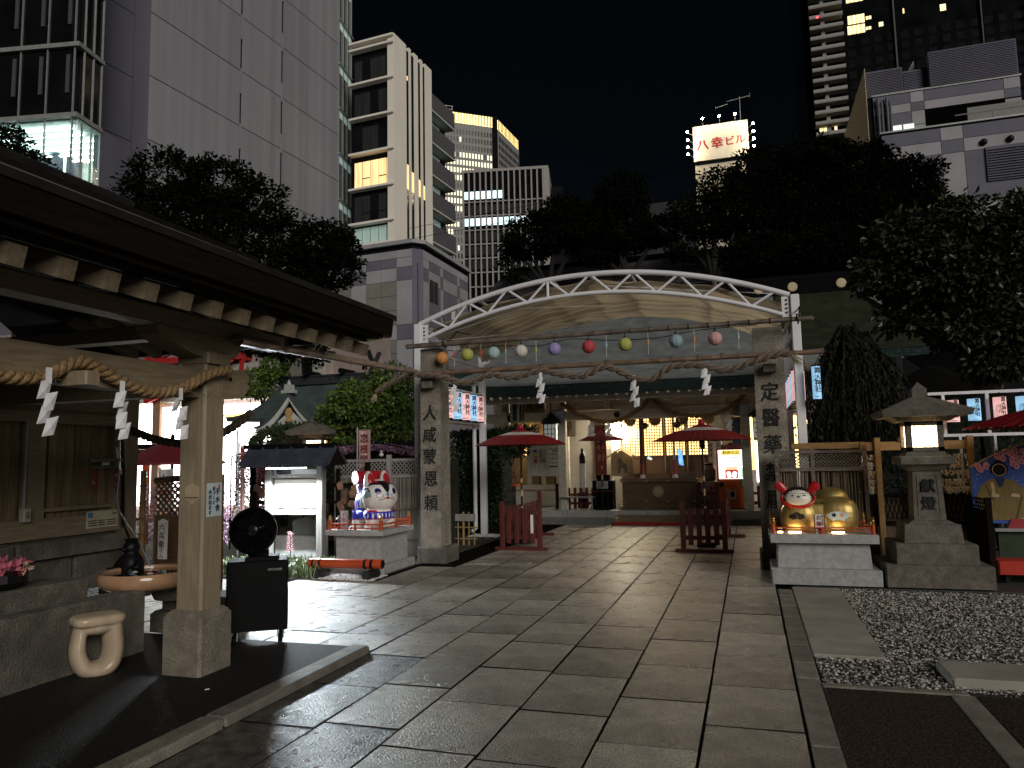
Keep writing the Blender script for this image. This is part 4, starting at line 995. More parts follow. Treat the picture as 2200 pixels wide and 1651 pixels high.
for i in range(8): b.box(.22, 0, 1.5 + i * .014, .38, .003, 1.505 + i * .014)
part('lettering', b, m_ink, sh)
for (x0, z0, x1, z1, m_) in ((.03, 1.78, .14, 1.84, M('blue_label', (.02, .06, .35), .6)), (.03, 1.68, .15, 1.76, M('yellow_label', (.45, .4, .06), .6)), (.06, 1.61, .15, 1.67, M('ochre_panel', (.25, .17, .06), .8)), (.06, 1.5, .15, 1.59, M('red_label', (.35, .05, .05), .6)), (.03, 1.28, .16, 1.44, m_paper), (.21, 1.3, .31, 1.44, m_paper), (.37, 1.28, .45, 1.43, M('cream_label', (.5, .48, .3), .7)), (.32, 1.3, .35, 1.44, m_paper)):
    sh = sheet(x0, z0, x1, z1, m_)
    if m_ is m_paper: part('lettering', letters(B(), '御札' if x1 - x0 < .12 else '大吉', ((x0 + x1) / 2, 0, z1 - .04), .04, vertical=True), m_ink, sh)
# hanging metal lanterns
def hang_lantern(label, x, y, z, s=1.0):
    t = thing('hanging_lantern', label, 'lantern', (x, y, z))
    part('roof', B().lathe([(.25, -.06), (.24, 0), (.1, .1), (.05, .16), (.02, .2)], 6).lathe([(.27, -.08), (.25, -.05)], 6), m_black, t)
    part('body', B().box(-.16, -.16, -.62, .16, .16, -.58).box(-.17, -.17, -.1, .17, .17, -.06).box(-.16, -.16, -.58, -.135, -.135, -.1).box(.135, -.16, -.58, .16, -.135, -.1).box(-.16, .135, -.58, -.135, .16, -.1).box(.135, .135, -.58, .16, .16, -.1), m_black, t)
    pp = part('pane', B().box(-.134, -.145, -.58, .134, -.14, -.1).box(.14, -.134, -.58, .145, .134, -.1), EM('lantern_milk', (.8, .85, .8), .16, base=(.5, .5, .48)), t)
    b = B()
    for i in (-1, 1): b.box(i * .045 - .008, -.152, -.58, i * .045 + .008, -.146, -.1)
    for zz in (-.45, -.34, -.22): b.box(-.134, -.153, zz - .008, .134, -.147, zz + .008)
    part('pane_bar', b, m_black, pp)
    part('chain', B().tube([(0, 0, .2), (0, 0, .55)], .012, 5), m_black, t)
hang_lantern('black metal lantern with milky panes hanging right of the left umbrella', -4.72, 18.2, 2.55)
hang_lantern('black metal lantern hanging beside the right stone pillar', .28, 18.2, 2.55)
t = thing('glass_chime', 'bundle of glass tubes hanging under the left porch eave', 'ornament', (-5.65, 18.3, 3.0))
for i in range(7): part('tube', B().tube([(-.17 + i * .055, .06 * math.cos(i), 0), (-.17 + i * .055, .06 * math.cos(i), -.42)], .022, 7), (m_mull if i in (0, 1, 4) else m_black), t)
# thick rope across the porch, festooned
def twist(b_path, r, turns, strands, mat, parent, name='strand', seg=None):
    pts = [Vector(p) for p in b_path]
    n = seg or 90; L_ = [0]
    for a, c in zip(pts, pts[1:]): L_.append(L_[-1] + (c - a).length)
    def at(u):
        d = u * L_[-1]
        for i in range(len(pts) - 1):
            if d <= L_[i + 1] or i == len(pts) - 2: return pts[i].lerp(pts[i + 1], (d - L_[i]) / max(1e-6, L_[i + 1] - L_[i]))
    for s_ in range(strands):
        path = []
        for k in range(n + 1):
            u = k / n; p = at(u); d = (at(min(1, u + .01)) - at(max(0, u - .01))).normalized()
            x = d.cross(Vector((0, 0, 1)))
            x = x.normalized() if x.length > .1 else Vector((1, 0, 0))
            v = x.cross(d); a = u * turns * 6.2832 + s_ * 6.2832 / strands
            path.append(p + (x * math.cos(a) + v * math.sin(a)) * r * .62)
        part(name, B().tube(path, r * .72, 7), mat, parent, smooth=True, ang=80)
def curve(pts, n=10):
    """smooth curve through points"""
    out = []; P = [Vector(p) for p in pts]; P = [P[0] * 2 - P[1]] + P + [P[-1] * 2 - P[-2]]
    for i in range(1, len(P) - 2):
        for k in range(n):
            t_ = k / n; p0, p1, p2, p3 = P[i - 1:i + 3]
            out.append(.5 * ((2 * p1) + (p2 - p0) * t_ + (2 * p0 - 5 * p1 + 4 * p2 - p3) * t_ ** 2 + (3 * p1 - p0 - 3 * p2 + p3) * t_ ** 3))
    out.append(P[-2]); return out
t = thing('porch_rope', 'twisted straw rope looped in two swags across the hall porch beam', 'rope', (0, 0, 0))
twist(curve([(-4.5, 18.42, 3.0), (-4.1, 18.4, 2.72), (-3.5, 18.4, 2.5), (-2.95, 18.4, 2.53), (-2.5, 18.4, 2.78), (-2.25, 18.42, 3.05)]), .045, 12, 2, m_rope, t)
twist(curve([(-2.25, 18.42, 3.05), (-1.8, 18.4, 2.72), (-1.2, 18.4, 2.55), (-.6, 18.4, 2.62), (-.2, 18.4, 2.85), (0.0, 18.42, 3.1)]), .045, 12, 2, m_rope, t)
# offering box
ob = thing('offering_box', 'long wooden offering box with a gilded chrysanthemum crest before the lit doors', 'offering box', (-2.2, 19.0, .3))
m_box = M('offering_wood', (.17, .11, .06), .5, (.12, .075, .04), scale=3, stretch=(1, 4, 8), bump=.1)
part('body', B().box(-.9, 0, .03, .9, .75, .66), m_box, ob)
part('rim', B().poly([(-.95, -.04, .66), (.95, -.04, .66), (.93, -.03, .76), (-.93, -.03, .76)], (0, .05, 0)).poly([(-.85, .72, .72), (.85, .72, .72), (.9, .8, .86), (-.9, .8, .86)], (0, .04, 0)).box(-.95, .011, .66, -.86, .75, .72).box(.86, .011, .66, .95, .75, .72), m_box, ob)
for i in range(6): part('grate_bar', B().box(-.85 + i * .31, .05, .67, -.77 + i * .31, .7, .74), m_box, ob)
part('base_rail', B().box(-.94, -.03, 0, .94, .8, .03).box(-.93, -.02, .17, .93, -.001, .2), m_box, ob)
for x in (-.88, -.3, .25, .88):
    for z in (.02, .185, .69): part('brass_fitting', B().box(x - .05, -.05, z - .015, x + .05, -.042, z + .015), M('dull_brass', (.45, .36, .2), .45, metal=.7), ob)
cr_ = part('crest', B().lathe([(.001, 0), (.135, 0), (.145, .01), (.13, .02), (.001, .02)], 8).move(Matrix.Translation((0, -.001, .43)) @ Matrix.Rotation(R(90), 4, 'X')), m_box, ob)
b = B()
for k in range(16):
    a = k * 6.2832 / 16; b.ell((math.cos(a) * .085, 0, math.sin(a) * .085), (.02, .008, .02), 6, 4); b.bar((math.cos(a) * .03, 0, math.sin(a) * .03), (math.cos(a) * .085, 0, math.sin(a) * .085), .01, .016)
b.ell((0, 0, 0), (.03, .012, .03), 10, 6); b.move(Matrix.Translation((0, -.024, .43)))
n0 = len(b.f)
part('petals', b, M('pale_gilt', (.6, .52, .36), .5), cr_)
ring = B().lathe([(.122, 0), (.142, 0), (.142, .012), (.122, .012)], 8, cap=False).move(Matrix.Translation((0, -.022, .43)) @ Matrix.Rotation(R(90), 4, 'X')); part('crest_ring', ring, M('pale_gilt', (.6, .52, .36), .5), cr_)
# wooden step with red edge before the box
st = thing('wooden_step', 'low slatted wooden step with a red front edge below the offering box', 'step', (-2.3, 17.95, 0))
part('edge', B().box(-.85, -.2, 0.005, .85, -.12, .07).box(-.85, .42, .16, .85, .46, .2), M('red_edge', (.35, .015, .015), .5), st)
for i in range(6): part('slat', B().cbox(-.84, -.11 + i * .09, .04 + i * .025, .84, -.03 + i * .09, .075 + i * .025, .006), M('step_slat', (.2, .16, .09), .6), st)
part('frame', B().poly([(-.85, -.15, .01), (-.85, .46, .01), (-.85, .46, .2), (-.85, -.15, .03)], (.05, 0, 0)).poly([(.8, -.15, .01), (.8, .46, .01), (.8, .46, .2), (.8, -.15, .03)], (.05, 0, 0)), m_darkwood, st)
# bell ropes
for i, x in enumerate((-2.66, -1.83)):
    t = thing('bell_rope', ('left' if i == 0 else 'right') + ' red and white bell rope hanging before the lattice doors', 'rope', (x, 19.6, 0), group='bell ropes over the offering box')
    part('cord', B().tube([(0, 0, 2.75), (0, 0, 1.4)], .055 if i == 0 else .03, 8), m_redwood if i == 0 else M('grey_rope', (.3, .26, .24), .8), t)
    part('grip', B().lathe([(.05, 1.1), (.06, 1.15), (.05, 1.45), (.045, 1.5)], 10), M('red_grip', (.3, .05, .05), .6), t)
    part('tassel', B().lathe([(.1, .98), (.07, 1.08), (.05, 1.15)], 12), m_paper, t)
    part('bell', B().ell((.0 + .1, 0, 2.4), (.1, .1, .09), 12, 8), M('old_bronze', (.12, .1, .07), .4, metal=.7), t)
for i, x in enumerate((-3.1, -2.42, -1.68, -1.0)):
    o = obj('round_crest', B().lathe([(.001, 0)] + [(.16, .0), (.17, .015), (.14, .03), (.001, .035)], 24).move(Matrix.Translation((x, 20.7, 2.6)) @ Matrix.Rotation(R(90), 4, 'X')), M('crest_bronze', (.28, .2, .1), .5, scale=20))
    tag(o, ('first', 'second', 'third', 'fourth')[i] + ' round crest from the left hanging at the top of the lattice doors', 'crest', 'round crests over the doors')
# ------------------------------------------------------------------ stone pillars, canopy, bamboo poles
def stone_pillar(label, x0, x1, y0, y1, top, text, group, glyph=.265, basew=.16):
    t = thing('stone_pillar', label, 'pillar', ((x0 + x1) / 2, (y0 + y1) / 2, 0), group=group)
    cx, cy = (x0 + x1) / 2, (y0 + y1) / 2
    b = B().frus(0, 0, .25, top, (x1 - x0) / 2, (y1 - y0) / 2, (x1 - x0) / 2 - .012, (y1 - y0) / 2 - .012)
    part('shaft', b, m_pillar, t)
    part('base', B().cbox(-(x1 - x0) / 2 - .04, -(y1 - y0) / 2 - .06, 0, (x1 - x0) / 2 + .1, (y1 - y0) / 2 + .1, .25, .025), m_darkstone, t)
    part('peg', B().cbox(-.09, y0 - cy - .14, 2.76, .09, y0 - cy + .01, 2.87, .01), m_oldstone, t)
    b = B()
    for ch, z in text: letters(b, ch, (random.uniform(-.01, .01), y0 - cy - .004, z), glyph, bold=.013, ext=.004, sx=.92, slant=.04)
    part('inscription', b, m_ink, t)
    return t
m_pillar = M('pillar_granite', (0.25, 0.222, 0.182), .85, (0.16, 0.14, 0.113), scale=8, bump=.45, bscale=55, speck=.4, sscale=75, c3=(.14, .12, .095))
stone_pillar('left square stone pillar with five black characters beside the guardian dog', -5.04, -4.68, 11.02, 11.42, 3.41,
             (('人', 2.35), ('咸', 2.0), ('蒙', 1.65), ('恩', 1.3), ('頼', .92)), 'tall inscribed stone gate pillars')
stone_pillar('right square stone pillar with six black characters beside the golden ox', .12, .55, 11.2, 11.6, 3.42,
             (('定', 2.47), ('醫', 2.1), ('藥', 1.72), ('禁', 1.33), ('厭', .95)), 'tall inscribed stone gate pillars', .28)
# canopy
cp = thing('arched_canopy', 'white arched truss canopy with a tan gathered fabric sail over the path', 'canopy', (-2.38, 12, 0))
def arc(xa, xb, zend, zmid, y, n=28):
    return [(lerp(xa, xb, i / n), y, zend + (zmid - zend) * (1 - (2 * i / n - 1) ** 2)) for i in range(n + 1)]
TA, TB_, ZT0, ZT1, ZB0, ZB1 = -5.48, .71, 4.02, 4.64, 3.72, 4.32
def truss(y):
    top = obj('top_chord', B().tube(arc(TA, TB_, ZT0, ZT1, y), .045, 10), m_white, cp, smooth=True)
    obj('bottom_chord', B().tube(arc(TA + .02, TB_ - .1, ZB0, ZB1, y), .036, 10), m_white, cp, smooth=True)
    zt = lambda x: ZT0 + (ZT1 - ZT0) * (1 - (2 * (x - TA) / (TB_ - TA) - 1) ** 2)
    zb = lambda x: ZB0 + (ZB1 - ZB0) * (1 - (2 * (x - TA - .02) / (TB_ - TA - .12) - 1) ** 2)
    xs = [TA + .2 + i * (TB_ - TA - .4) / 16 for i in range(17)]
    for i, x in enumerate(xs[:-1]):
        a, c = (x, xs[i + 1])
        p, q = ((a, y, zt(a)), (c, y, zb(c))) if i % 2 == 0 else ((a, y, zb(a)), (c, y, zt(c)))
        obj('web_brace', B().tube([p, q], .021, 7), m_white, cp, smooth=True)
    obj('web_brace', B().tube([(xs[6], y, zb(xs[6])), (xs[6], y, zt(xs[6]))], .025, 7), m_white, cp)
truss(12.0)
rear = arc(TA, TB_, 3.9, 4.52, 15.3); obj('rear_chord', B().tube(rear, .04, 10), m_white, cp, smooth=True)
for x, s_ in ((-5.5, 1), (.78, -1)):
    for y in (12.0, 15.3):
        obj('post', B().cbox(x - .065, y - .065, -.02, x + .065, y + .065, 4.02, .01), m_white, cp)
        pl = obj('end_plate', B().box(x + s_ * .07, y - .02, 3.68, x + s_ * .19, y + .0, 4.0), m_white, cp)
        for k in range(4): obj('bolt', B().lathe([(.016, 0), (.016, .014)], 8).move(Matrix.Translation((x + s_ * .12, y - .021, 3.75 + k * .065)) @ Matrix.Rotation(R(90), 4, 'X')), m_recess, pl)
    obj('side_rail', B().tube([(x, 12, 3.95), (x, 15.3, 3.95)], .035, 8).tube([(x, 12, 3.6), (x, 15.3, 3.6)], .03, 8).tube([(x, 12, 3.0), (x, 15.3, 3.0)], .025, 8), m_white, cp)
for i in (5, 11, 14, 17, 23):
    p = arc(TA, TB_, ZT0, ZT1, 0)[i]; obj('purlin', B().tube([(p[0], 12, p[2] - .02), (p[0], 15.3, p[2] - .02)], .028, 8), m_white, cp)
m_sail = M('tan_sail_fabric', (.5, .43, .33), .75, (.44, .375, .28), scale=3, bump=.25, bscale=7, stretch=(.5, 3, 1))
_t = m_sail.node_tree; _tl = _t.nodes.new('ShaderNodeBsdfTranslucent'); _tl.inputs[0].default_value = (.95, .86, .7, 1); _mx = _t.nodes.new('ShaderNodeMixShader'); _mx.inputs[0].default_value = .8
_t.links.new(_t.nodes['Principled BSDF'].outputs[0], _mx.inputs[1]); _t.links.new(_tl.outputs[0], _mx.inputs[2]); _t.links.new(_mx.outputs[0], _t.nodes['Material Output'].inputs[0])
nx, ny = 84, 40; rows_ = []
for j in range(ny + 1):
    v = j / ny; row = []
    for i in range(nx + 1):
        u = i / nx; x = lerp(TA + .14, TB_ - .1, u); k = 1 - (2 * u - 1) ** 2
        z = lerp(3.86, 4.50, k) - .05 * v
        # hem gathers at the ends, pleats across, soft sag between purlins
        e = max(0, abs(2 * u - 1) - .8) / .2
        z += .024 * abs(math.sin(v * 19 + 1.6 * math.sin(u * 9))) * (.5 + .8 * abs(u - .45)) + .02 * math.sin(u * 40 + v * 5) * (1 - v * .5) + .018 * math.sin(v * 61 + u * 17) - .04 * math.sin(v * math.pi * 2) ** 2
        z += .05 * e * math.sin(v * 33)
        y = 12.12 + 3.05 * v - .1 * k * (1 - v)
        # rear corners fall to the posts
        z -= max(0, v - .75) * 1.6 * (max(0, abs(2 * u - 1) - .62) ** 1.2)
        row.append((x, y, z))
    rows_.append(row)
obj('sail', B().slab(rows_, .003), m_sail, cp, smooth=True, ang=180)
for i in (2, 5, 8, 12, 16, 20, 24, 27):
    p = arc(TA, TB_, ZT0, ZT1, 12.0)[i]; obj('lace', B().tube([(p[0], 12.0, p[2] - .04), (p[0] + .01, 12.06, p[2] - .13)], .008, 5), m_black, cp)
obj('cable', B().tube([(-5.2, 12.1, 3.8), (-3.6, 12.2, 4.2), (-2.2, 12.3, 4.15)], .007, 5).tube([(-5.3, 12.3, 3.75), (-2.6, 15.2, 4.35)], .007, 5).tube([(-2.2, 12.1, 4.45), (.5, 12.2, 4.1)], .007, 5).tube([(-.9, 12.2, 4.3), (.3, 15.2, 3.9)], .006, 5), m_white, cp)
obj('drop_cable', B().tube(curve([(.85, 11.95, 3.0), (.92, 11.93, 2.6), (.86, 11.93, 2.45), (.9, 11.93, 1.9)], 6), .01, 5), m_black, cp)
obj('downpipe', B().tube([(-5.66, 15.2, 3.2), (-5.66, 15.2, .14), (-5.72, 15.1, .08)], .045, 8), m_white, cp)
# bamboo poles
def bamboo(label, p0, p1, r, mat, nodes, group=None, dark=False):
    p0, p1 = Vector(p0), Vector(p1); d = p1 - p0
    t = thing('bamboo_pole', label, 'pole', tuple(p0), group=group)
    path, rs, rings = [], [], B()
    for k in range(nodes + 1):
        u = k / nodes; sag = Vector((0, 0, -.0)); c = p0.lerp(p1, u)
        for du, rr in ((-.004, 1.0), (0, 1.16), (.004, 1.0)):
            uu = min(1, max(0, u + du)); path.append(d * uu); rs.append(r * rr * lerp(1.08, .92, u))
    part('culm', B().tube(path, rs, 10), mat, t, smooth=True, ang=60)
    for k in range(1, nodes):
        c = d * (k / nodes); dn = d.normalized()
        part('node_ring', B().tube([c - dn * .008, c + dn * .008], r * 1.12, 10), m_black if dark else m_bamdark, t)
    return t
bamboo('upper bamboo pole across the gate carrying the paper balls', (-5.22, 10.93, 3.455), (.93, 10.93, 3.46), .037, m_bamdark, 22, 'bamboo poles across the gate', True)
bamboo('lower bamboo pole across the gate carrying the twisted rope', (-5.25, 10.9, 2.99), (1.04, 10.9, 2.98), .037, M('brown_bamboo', (.2, .13, .085), .45, (.12, .08, .055), scale=5, stretch=(1.2, 4, 4)), 17, 'bamboo poles across the gate')
bamboo('pinkish bamboo pole running from the pavilion beam to the left stone pillar', (-3.96, 5.1, 2.62), (-5.06, 10.95, 3.03), .042, m_bamboo, 13)
t = thing('pole_lashing', 'black cord lashings holding the upper bamboo pole to the canopy posts', 'cord', (0, 0, 0))
for x in (-4.55, .74): obj('lashing', B().tube([(x, 10.88, 3.40), (x - .02, 10.88, 3.52), (x + .03, 10.98, 3.52), (x, 10.98, 3.4), (x, 10.88, 3.4), (x + .06, 11.3, 3.7), (x + .06, 11.95, 3.76)], .011, 5), m_black, t)
# straw rope on the lower pole
t = thing('gate_rope', 'long twisted straw rope wound under the lower bamboo pole with loose tasselled ends', 'rope', (0, 0, 0))
pts = [(-5.75, 10.8, 2.78), (-5.45, 10.82, 2.9), (-5.05, 10.82, 2.98), (-4.7, 10.84, 2.93), (-4.4, 10.86, 2.82), (-4.05, 10.86, 2.8), (-3.75, 10.85, 2.92), (-3.45, 10.86, 2.83), (-3.0, 10.86, 2.85), (-2.75, 10.85, 2.93), (-2.4, 10.86, 2.83), (-1.95, 10.86, 2.76), (-1.6, 10.86, 2.68), (-1.3, 10.86, 2.75), (-1.05, 10.85, 2.9), (-.75, 10.85, 2.88), (-.45, 10.86, 2.92)]
# heights read off the photograph, pole at 2.985
pts = [(-5.7, 10.8, 2.72), (-5.35, 10.8, 2.9), (-5.0, 10.8, 2.97), (-4.55, 10.82, 2.92), (-4.2, 10.85, 2.8), (-3.75, 10.84, 2.91), (-3.4, 10.84, 2.85), (-2.95, 10.84, 2.93), (-2.65, 10.85, 2.86), (-2.3, 10.85, 2.82), (-1.95, 10.84, 2.93), (-1.55, 10.86, 2.75), (-1.28, 10.86, 2.72), (-1.0, 10.84, 2.88), (-.6, 10.84, 2.88), (-.25, 10.85, 2.79), (.1, 10.82, 2.88), (.45, 10.8, 2.97), (.62, 10.8, 2.96)]
cg = curve(pts, 8); twist(cg, .042, 22, 2, m_ropedark, t, seg=420)
b = B()
for k in range(26):
    b.tube([(-5.7, 10.8, 2.73), (-5.76 + random.uniform(-.06, .05), 10.8 + random.uniform(-.05, .05), 2.58 + random.uniform(-.05, .06))], [.006, .002], 4)
    b.tube([(.6, 10.8, 2.95), (.78 + random.uniform(-.06, .08), 10.8 + random.uniform(-.08, .04), 2.8 + random.uniform(-.12, .14))], [.005, .0015], 4)
obj('tassel', b, M('pale_straw', (.34, .3, .18), .9), t)
b = B()
for x in (-4.4, -3.75, -2.95, -1.95, -1.0, -.62, -.3): b.tube([(x, 10.86, 3.03), (x, 10.86, 2.86)], .007, 5); b.tube([(x - .04, 10.85, 3.035), (x + .05, 10.85, 3.03)], .008, 5)
obj('tie', b, m_ropedark, t)
# folded paper streamers
def shide_mesh(h, w, seed=0):
    rr = random.Random(seed); b = B(); z = 0; x = 0; y = 0; k = 0
    b.box(-w * .2, -.002, -h * .24, w * .2, .002, 0); z = -h * .2; offs = (0.02, .34, .08, .42)
    for i in range(4):
        hh = h * .25; x = w * (offs[i] - .12); sl = w * rr.uniform(.18, .34); ty = rr.uniform(-.4, .4) * w; y = -.004 * i
        p = [(x - w * .36, y, z - h * .01), (x + w * .40, y + ty * .4, z + h * .035), (x + w * .40 - sl, y + ty, z - hh), (x - w * .36 - sl, y + ty * .7, z - hh - h * .03)]
        m_ = tuple((p[0][k] + p[1][k] + p[2][k] + p[3][k]) / 4 + (0, -.012, 0)[k] for k in range(3))
        b.poly([p[0], p[1], m_], (0, .0025, 0)); b.poly([p[1], p[2], m_], (0, .0025, 0)); b.poly([p[2], p[3], m_], (0, .0025, 0)); b.poly([p[3], p[0], m_], (0, .0025, 0))
        z -= hh * .74
    return b
m_shide = M('streamer_paper', (.72, .72, .74), .8, (.62, .62, .64), scale=8)
def streamer(label, x, y, z, h, w, rz, seed, group, name='paper_streamer'):
    o = obj(name, shide_mesh(h, w, seed), m_shide, loc=(x, y, z), rz=rz); tag(o, label, 'streamer', group); return o
G_ = 'white paper streamers on the gate rope'
streamer('white zigzag paper streamer on the gate rope nearest the left pillar', -4.35, 10.83, 2.84, .47, .115, .5, 1, G_)
streamer('white zigzag paper streamer on the gate rope, second from the left pillar', -2.95, 10.83, 2.9, .46, .11, .1, 2, G_)
streamer('white zigzag paper streamer on the gate rope, third from the left pillar', -1.54, 10.84, 2.78, .45, .11, -.2, 3, G_)
streamer('white zigzag paper streamer on the gate rope nearest the right pillar', -.53, 10.84, 2.9, .44, .11, .2, 4, G_)
G_ = 'paper streamers on the porch rope'
for i, (x, z, l) in enumerate(((-3.72, 2.5, 'leftmost'), (-3.28, 2.48, 'second'), (-.42, 2.58, 'rightmost'))):
    streamer(l + ' small paper streamer hanging from the porch rope', x, 18.36, z, .42, .16, .3 * i, 10 + i, G_)
# coloured paper balls
t0 = None
PC = [('orange', -4.6, .55, .19, .03), ('lime', -4.17, .42, .45, .03), ('paleblue', -3.73, .3, .47, .52), ('white', -3.28, .62, .6, .52), ('lilac', -2.75, .32, .25, .6), ('red', -2.22, .55, .03, .04), ('lime', -1.67, .42, .45, .03), ('greyblue', -.93, .24, .35, .38), ('pink', -.38, .6, .32, .33)]
LB = ['orange paper ball half hidden by the left stone pillar', 'lime green paper ball, second from the left pillar', 'pale blue paper ball left of the white one', 'white paper ball left of the lilac one', 'lilac paper ball left of the red one', 'red paper ball near the middle of the upper pole', 'lime green paper ball right of the red one', 'grey blue paper ball left of the pink one', 'pink paper ball nearest the right stone pillar']
PCOL = {'orange': (.6, .25, .07), 'lime': (.4, .42, .1), 'paleblue': (.34, .48, .52), 'white': (.62, .6, .53), 'lilac': (.3, .25, .5), 'red': (.45, .05, .055), 'greyblue': (.25, .36, .4), 'pink': (.58, .33, .33)}
for (c, x, _a, _b, _c), lab in zip(PC, LB):
    dz = -.2 if c != 'orange' else -.23
    t = thing('paper_ball', lab, 'paper ball', (x, 10.93, 3.46 + dz), group='paper balls under the upper bamboo pole')
    prof_ = []
    for i in range(13):
        a = -math.pi / 2 + math.pi * i / 12; prof_.append((max(.012, math.cos(a) * .1), math.sin(a) * .1))
    b = B().lathe(prof_, 40)
    for i in range(len(b.v)):
        p = Vector(b.v[i]); a = math.atan2(p.y, p.x); k = 1 - .055 * (abs(math.cos(a * 5)) < .22); b.v[i] = (p.x * k, p.y * k, p.z)
    part('shade', b, M('paper_' + c, PCOL[c], .7, tuple(v * .85 for v in PCOL[c]), scale=30, trans=0.0), t, smooth=True, ang=60)
    part('cap', B().lathe([(.012, .13), (.02, .125), (.022, .095), (.01, .09)], 8), m_black, t)
    part('cord', B().tube([(0, 0, .13), (0, -.02, .2)], .006, 5), m_black, t)
fc = thing('light_cable', 'thin black cable strung along under the upper bamboo pole', 'cable', (0, 0, 0))
obj('cable', B().tube(curve([(-4.75, 10.95, 3.4), (-4.3, 10.95, 3.33), (-3.7, 10.95, 3.37), (-3.0, 10.95, 3.33), (-2.5, 10.95, 3.4), (-1.9, 10.95, 3.34), (-1.2, 10.95, 3.33), (-.6, 10.95, 3.4), (.2, 10.95, 3.42)], 6), .006, 5), m_black, fc)
# wind chimes with folded cranes
for i, (x, c) in enumerate(((-4.39, 'red'), (-3.94, 'red'), (-3.53, 'greyblue'), (-3.04, 'lime'), (-1.95, 'paleblue'), (-1.33, 'orange'), (-.67, 'orange'), (-.06, 'paleblue'))):
    order = ['first', 'second', 'third', 'fourth', 'fifth', 'sixth', 'seventh', 'eighth'][i]
    t = thing('crane_mobile', order + ' crane mobile from the left pillar, a folded white crane on a string', 'mobile', (x, 10.93, 3.42), group='folded crane mobiles between the paper balls')
    part('string', B().tube([(0, 0, 0), (0, 0, -.33)], .003, 4), m_paper, t)
    part('tag', B().lathe([(.004, -.09), (.014, -.12), (.017, -.17), (.01, -.2)], 8), M('paper_' + c, PCOL[c], .7), t)
    part('crane', B().add([(-.045, 0, -.3), (0, -.012, -.335), (.045, 0, -.3), (0, .012, -.335), (.03, 0, -.345), (-.03, 0, -.345)], [(0, 1, 3), (2, 3, 1), (1, 4, 3), (1, 3, 5), (0, 3, 1), (2, 1, 3)]), m_shide, t)
    t.rotation_euler[2] = random.uniform(-.8, .8)
t = thing('wind_bell', 'small dark wind bell hanging from the pinkish bamboo pole', 'wind bell', (-4.6, 8.4, 2.86))
part('bell', B().lathe([(.01, 0), (.03, -.03), (.038, -.09)], 10), m_black, t); part('string', B().tube([(0, 0, .02), (0, 0, -.17)], .003, 4), m_black, t)
part('leaf_tag', B().poly([(0, 0, -.13), (-.026, 0, -.17), (-.014, 0, -.215), (0, 0, -.235), (.014, 0, -.215), (.026, 0, -.17)], (0, .004, 0)), m_bark, t)
# cylinder paper lanterns
def cyl_lantern(label, x, y, z, r, h, kind, group, rz=0.0, txt=True):
    t = thing('paper_lantern', label, 'lantern', (x, y, z), rz, group)
    col = {'pink': (.62, .34, .32), 'blue': (.22, .42, .62)}[kind]
    part('shade', B().lathe([(r, 0), (r * 1.0, h * .33), (r, h * .66), (r, h)], 28), EM('lantern_' + kind, col, 1.1, base=col, noise=.25, scale=9), t, smooth=True, ang=50)
    part('ring', B().lathe([(r * 1.02, -.01), (r * 1.02, .01)], 24).lathe([(r * 1.02, h - .01), (r * 1.02, h + .01)], 24), m_black, t)
    part('handle', B().tube([(-r, 0, h), (-r * .5, 0, h + r * .5), (0, 0, h + r * .7), (r * .5, 0, h + r * .5), (r, 0, h)], .004, 5), m_black, t)
    b = B()
    for i, ch in enumerate('露天神社'):
        g2 = B(); letters(g2, ch, (0, 0, 0), h * .2, bold=.035, ext=.001)
        for k in range(len(g2.v)):
            p = g2.v[k]; a = p[0] / r + .35; g2.v[k] = (math.sin(a) * (r + .003 - p[1] * .3), -math.cos(a) * (r + .003), h * .86 - i * h * .19 + p[2])
        b.add(g2.v, g2.f)
    for k in range(12):   # faint flower crest
        a0 = k * .5236; b.add([(math.sin(-.15 + .11 * math.cos(a0) / r * .55) * (r + .002), -math.cos(-.15 + .11 * math.cos(a0) / r * .55) * (r + .002), h * .48 + .06 * math.sin(a0)),
                               (math.sin(-.15 + .11 * math.cos(a0 + .2) / r * .55) * (r + .002), -math.cos(-.15 + .11 * math.cos(a0 + .2) / r * .55) * (r + .002), h * .48 + .06 * math.sin(a0 + .2)),
                               (math.sin(-.15) * (r + .002), -math.cos(-.15) * (r + .002), h * .48)], [(0, 1, 2)])
    for i in range(5): b.add([(math.sin(-.5 + i * .2) * (r + .002), -math.cos(-.5 + i * .2) * (r + .002), h * .07), (math.sin(-.36 + i * .2) * (r + .002), -math.cos(-.36 + i * .2) * (r + .002), h * .07), (math.sin(-.36 + i * .2) * (r + .002), -math.cos(-.36 + i * .2) * (r + .002), h * .1), (math.sin(-.5 + i * .2) * (r + .002), -math.cos(-.5 + i * .2) * (r + .002), h * .1)], [(0, 1, 2, 3)])
    part('lettering', b, m_ink, t)
    return t
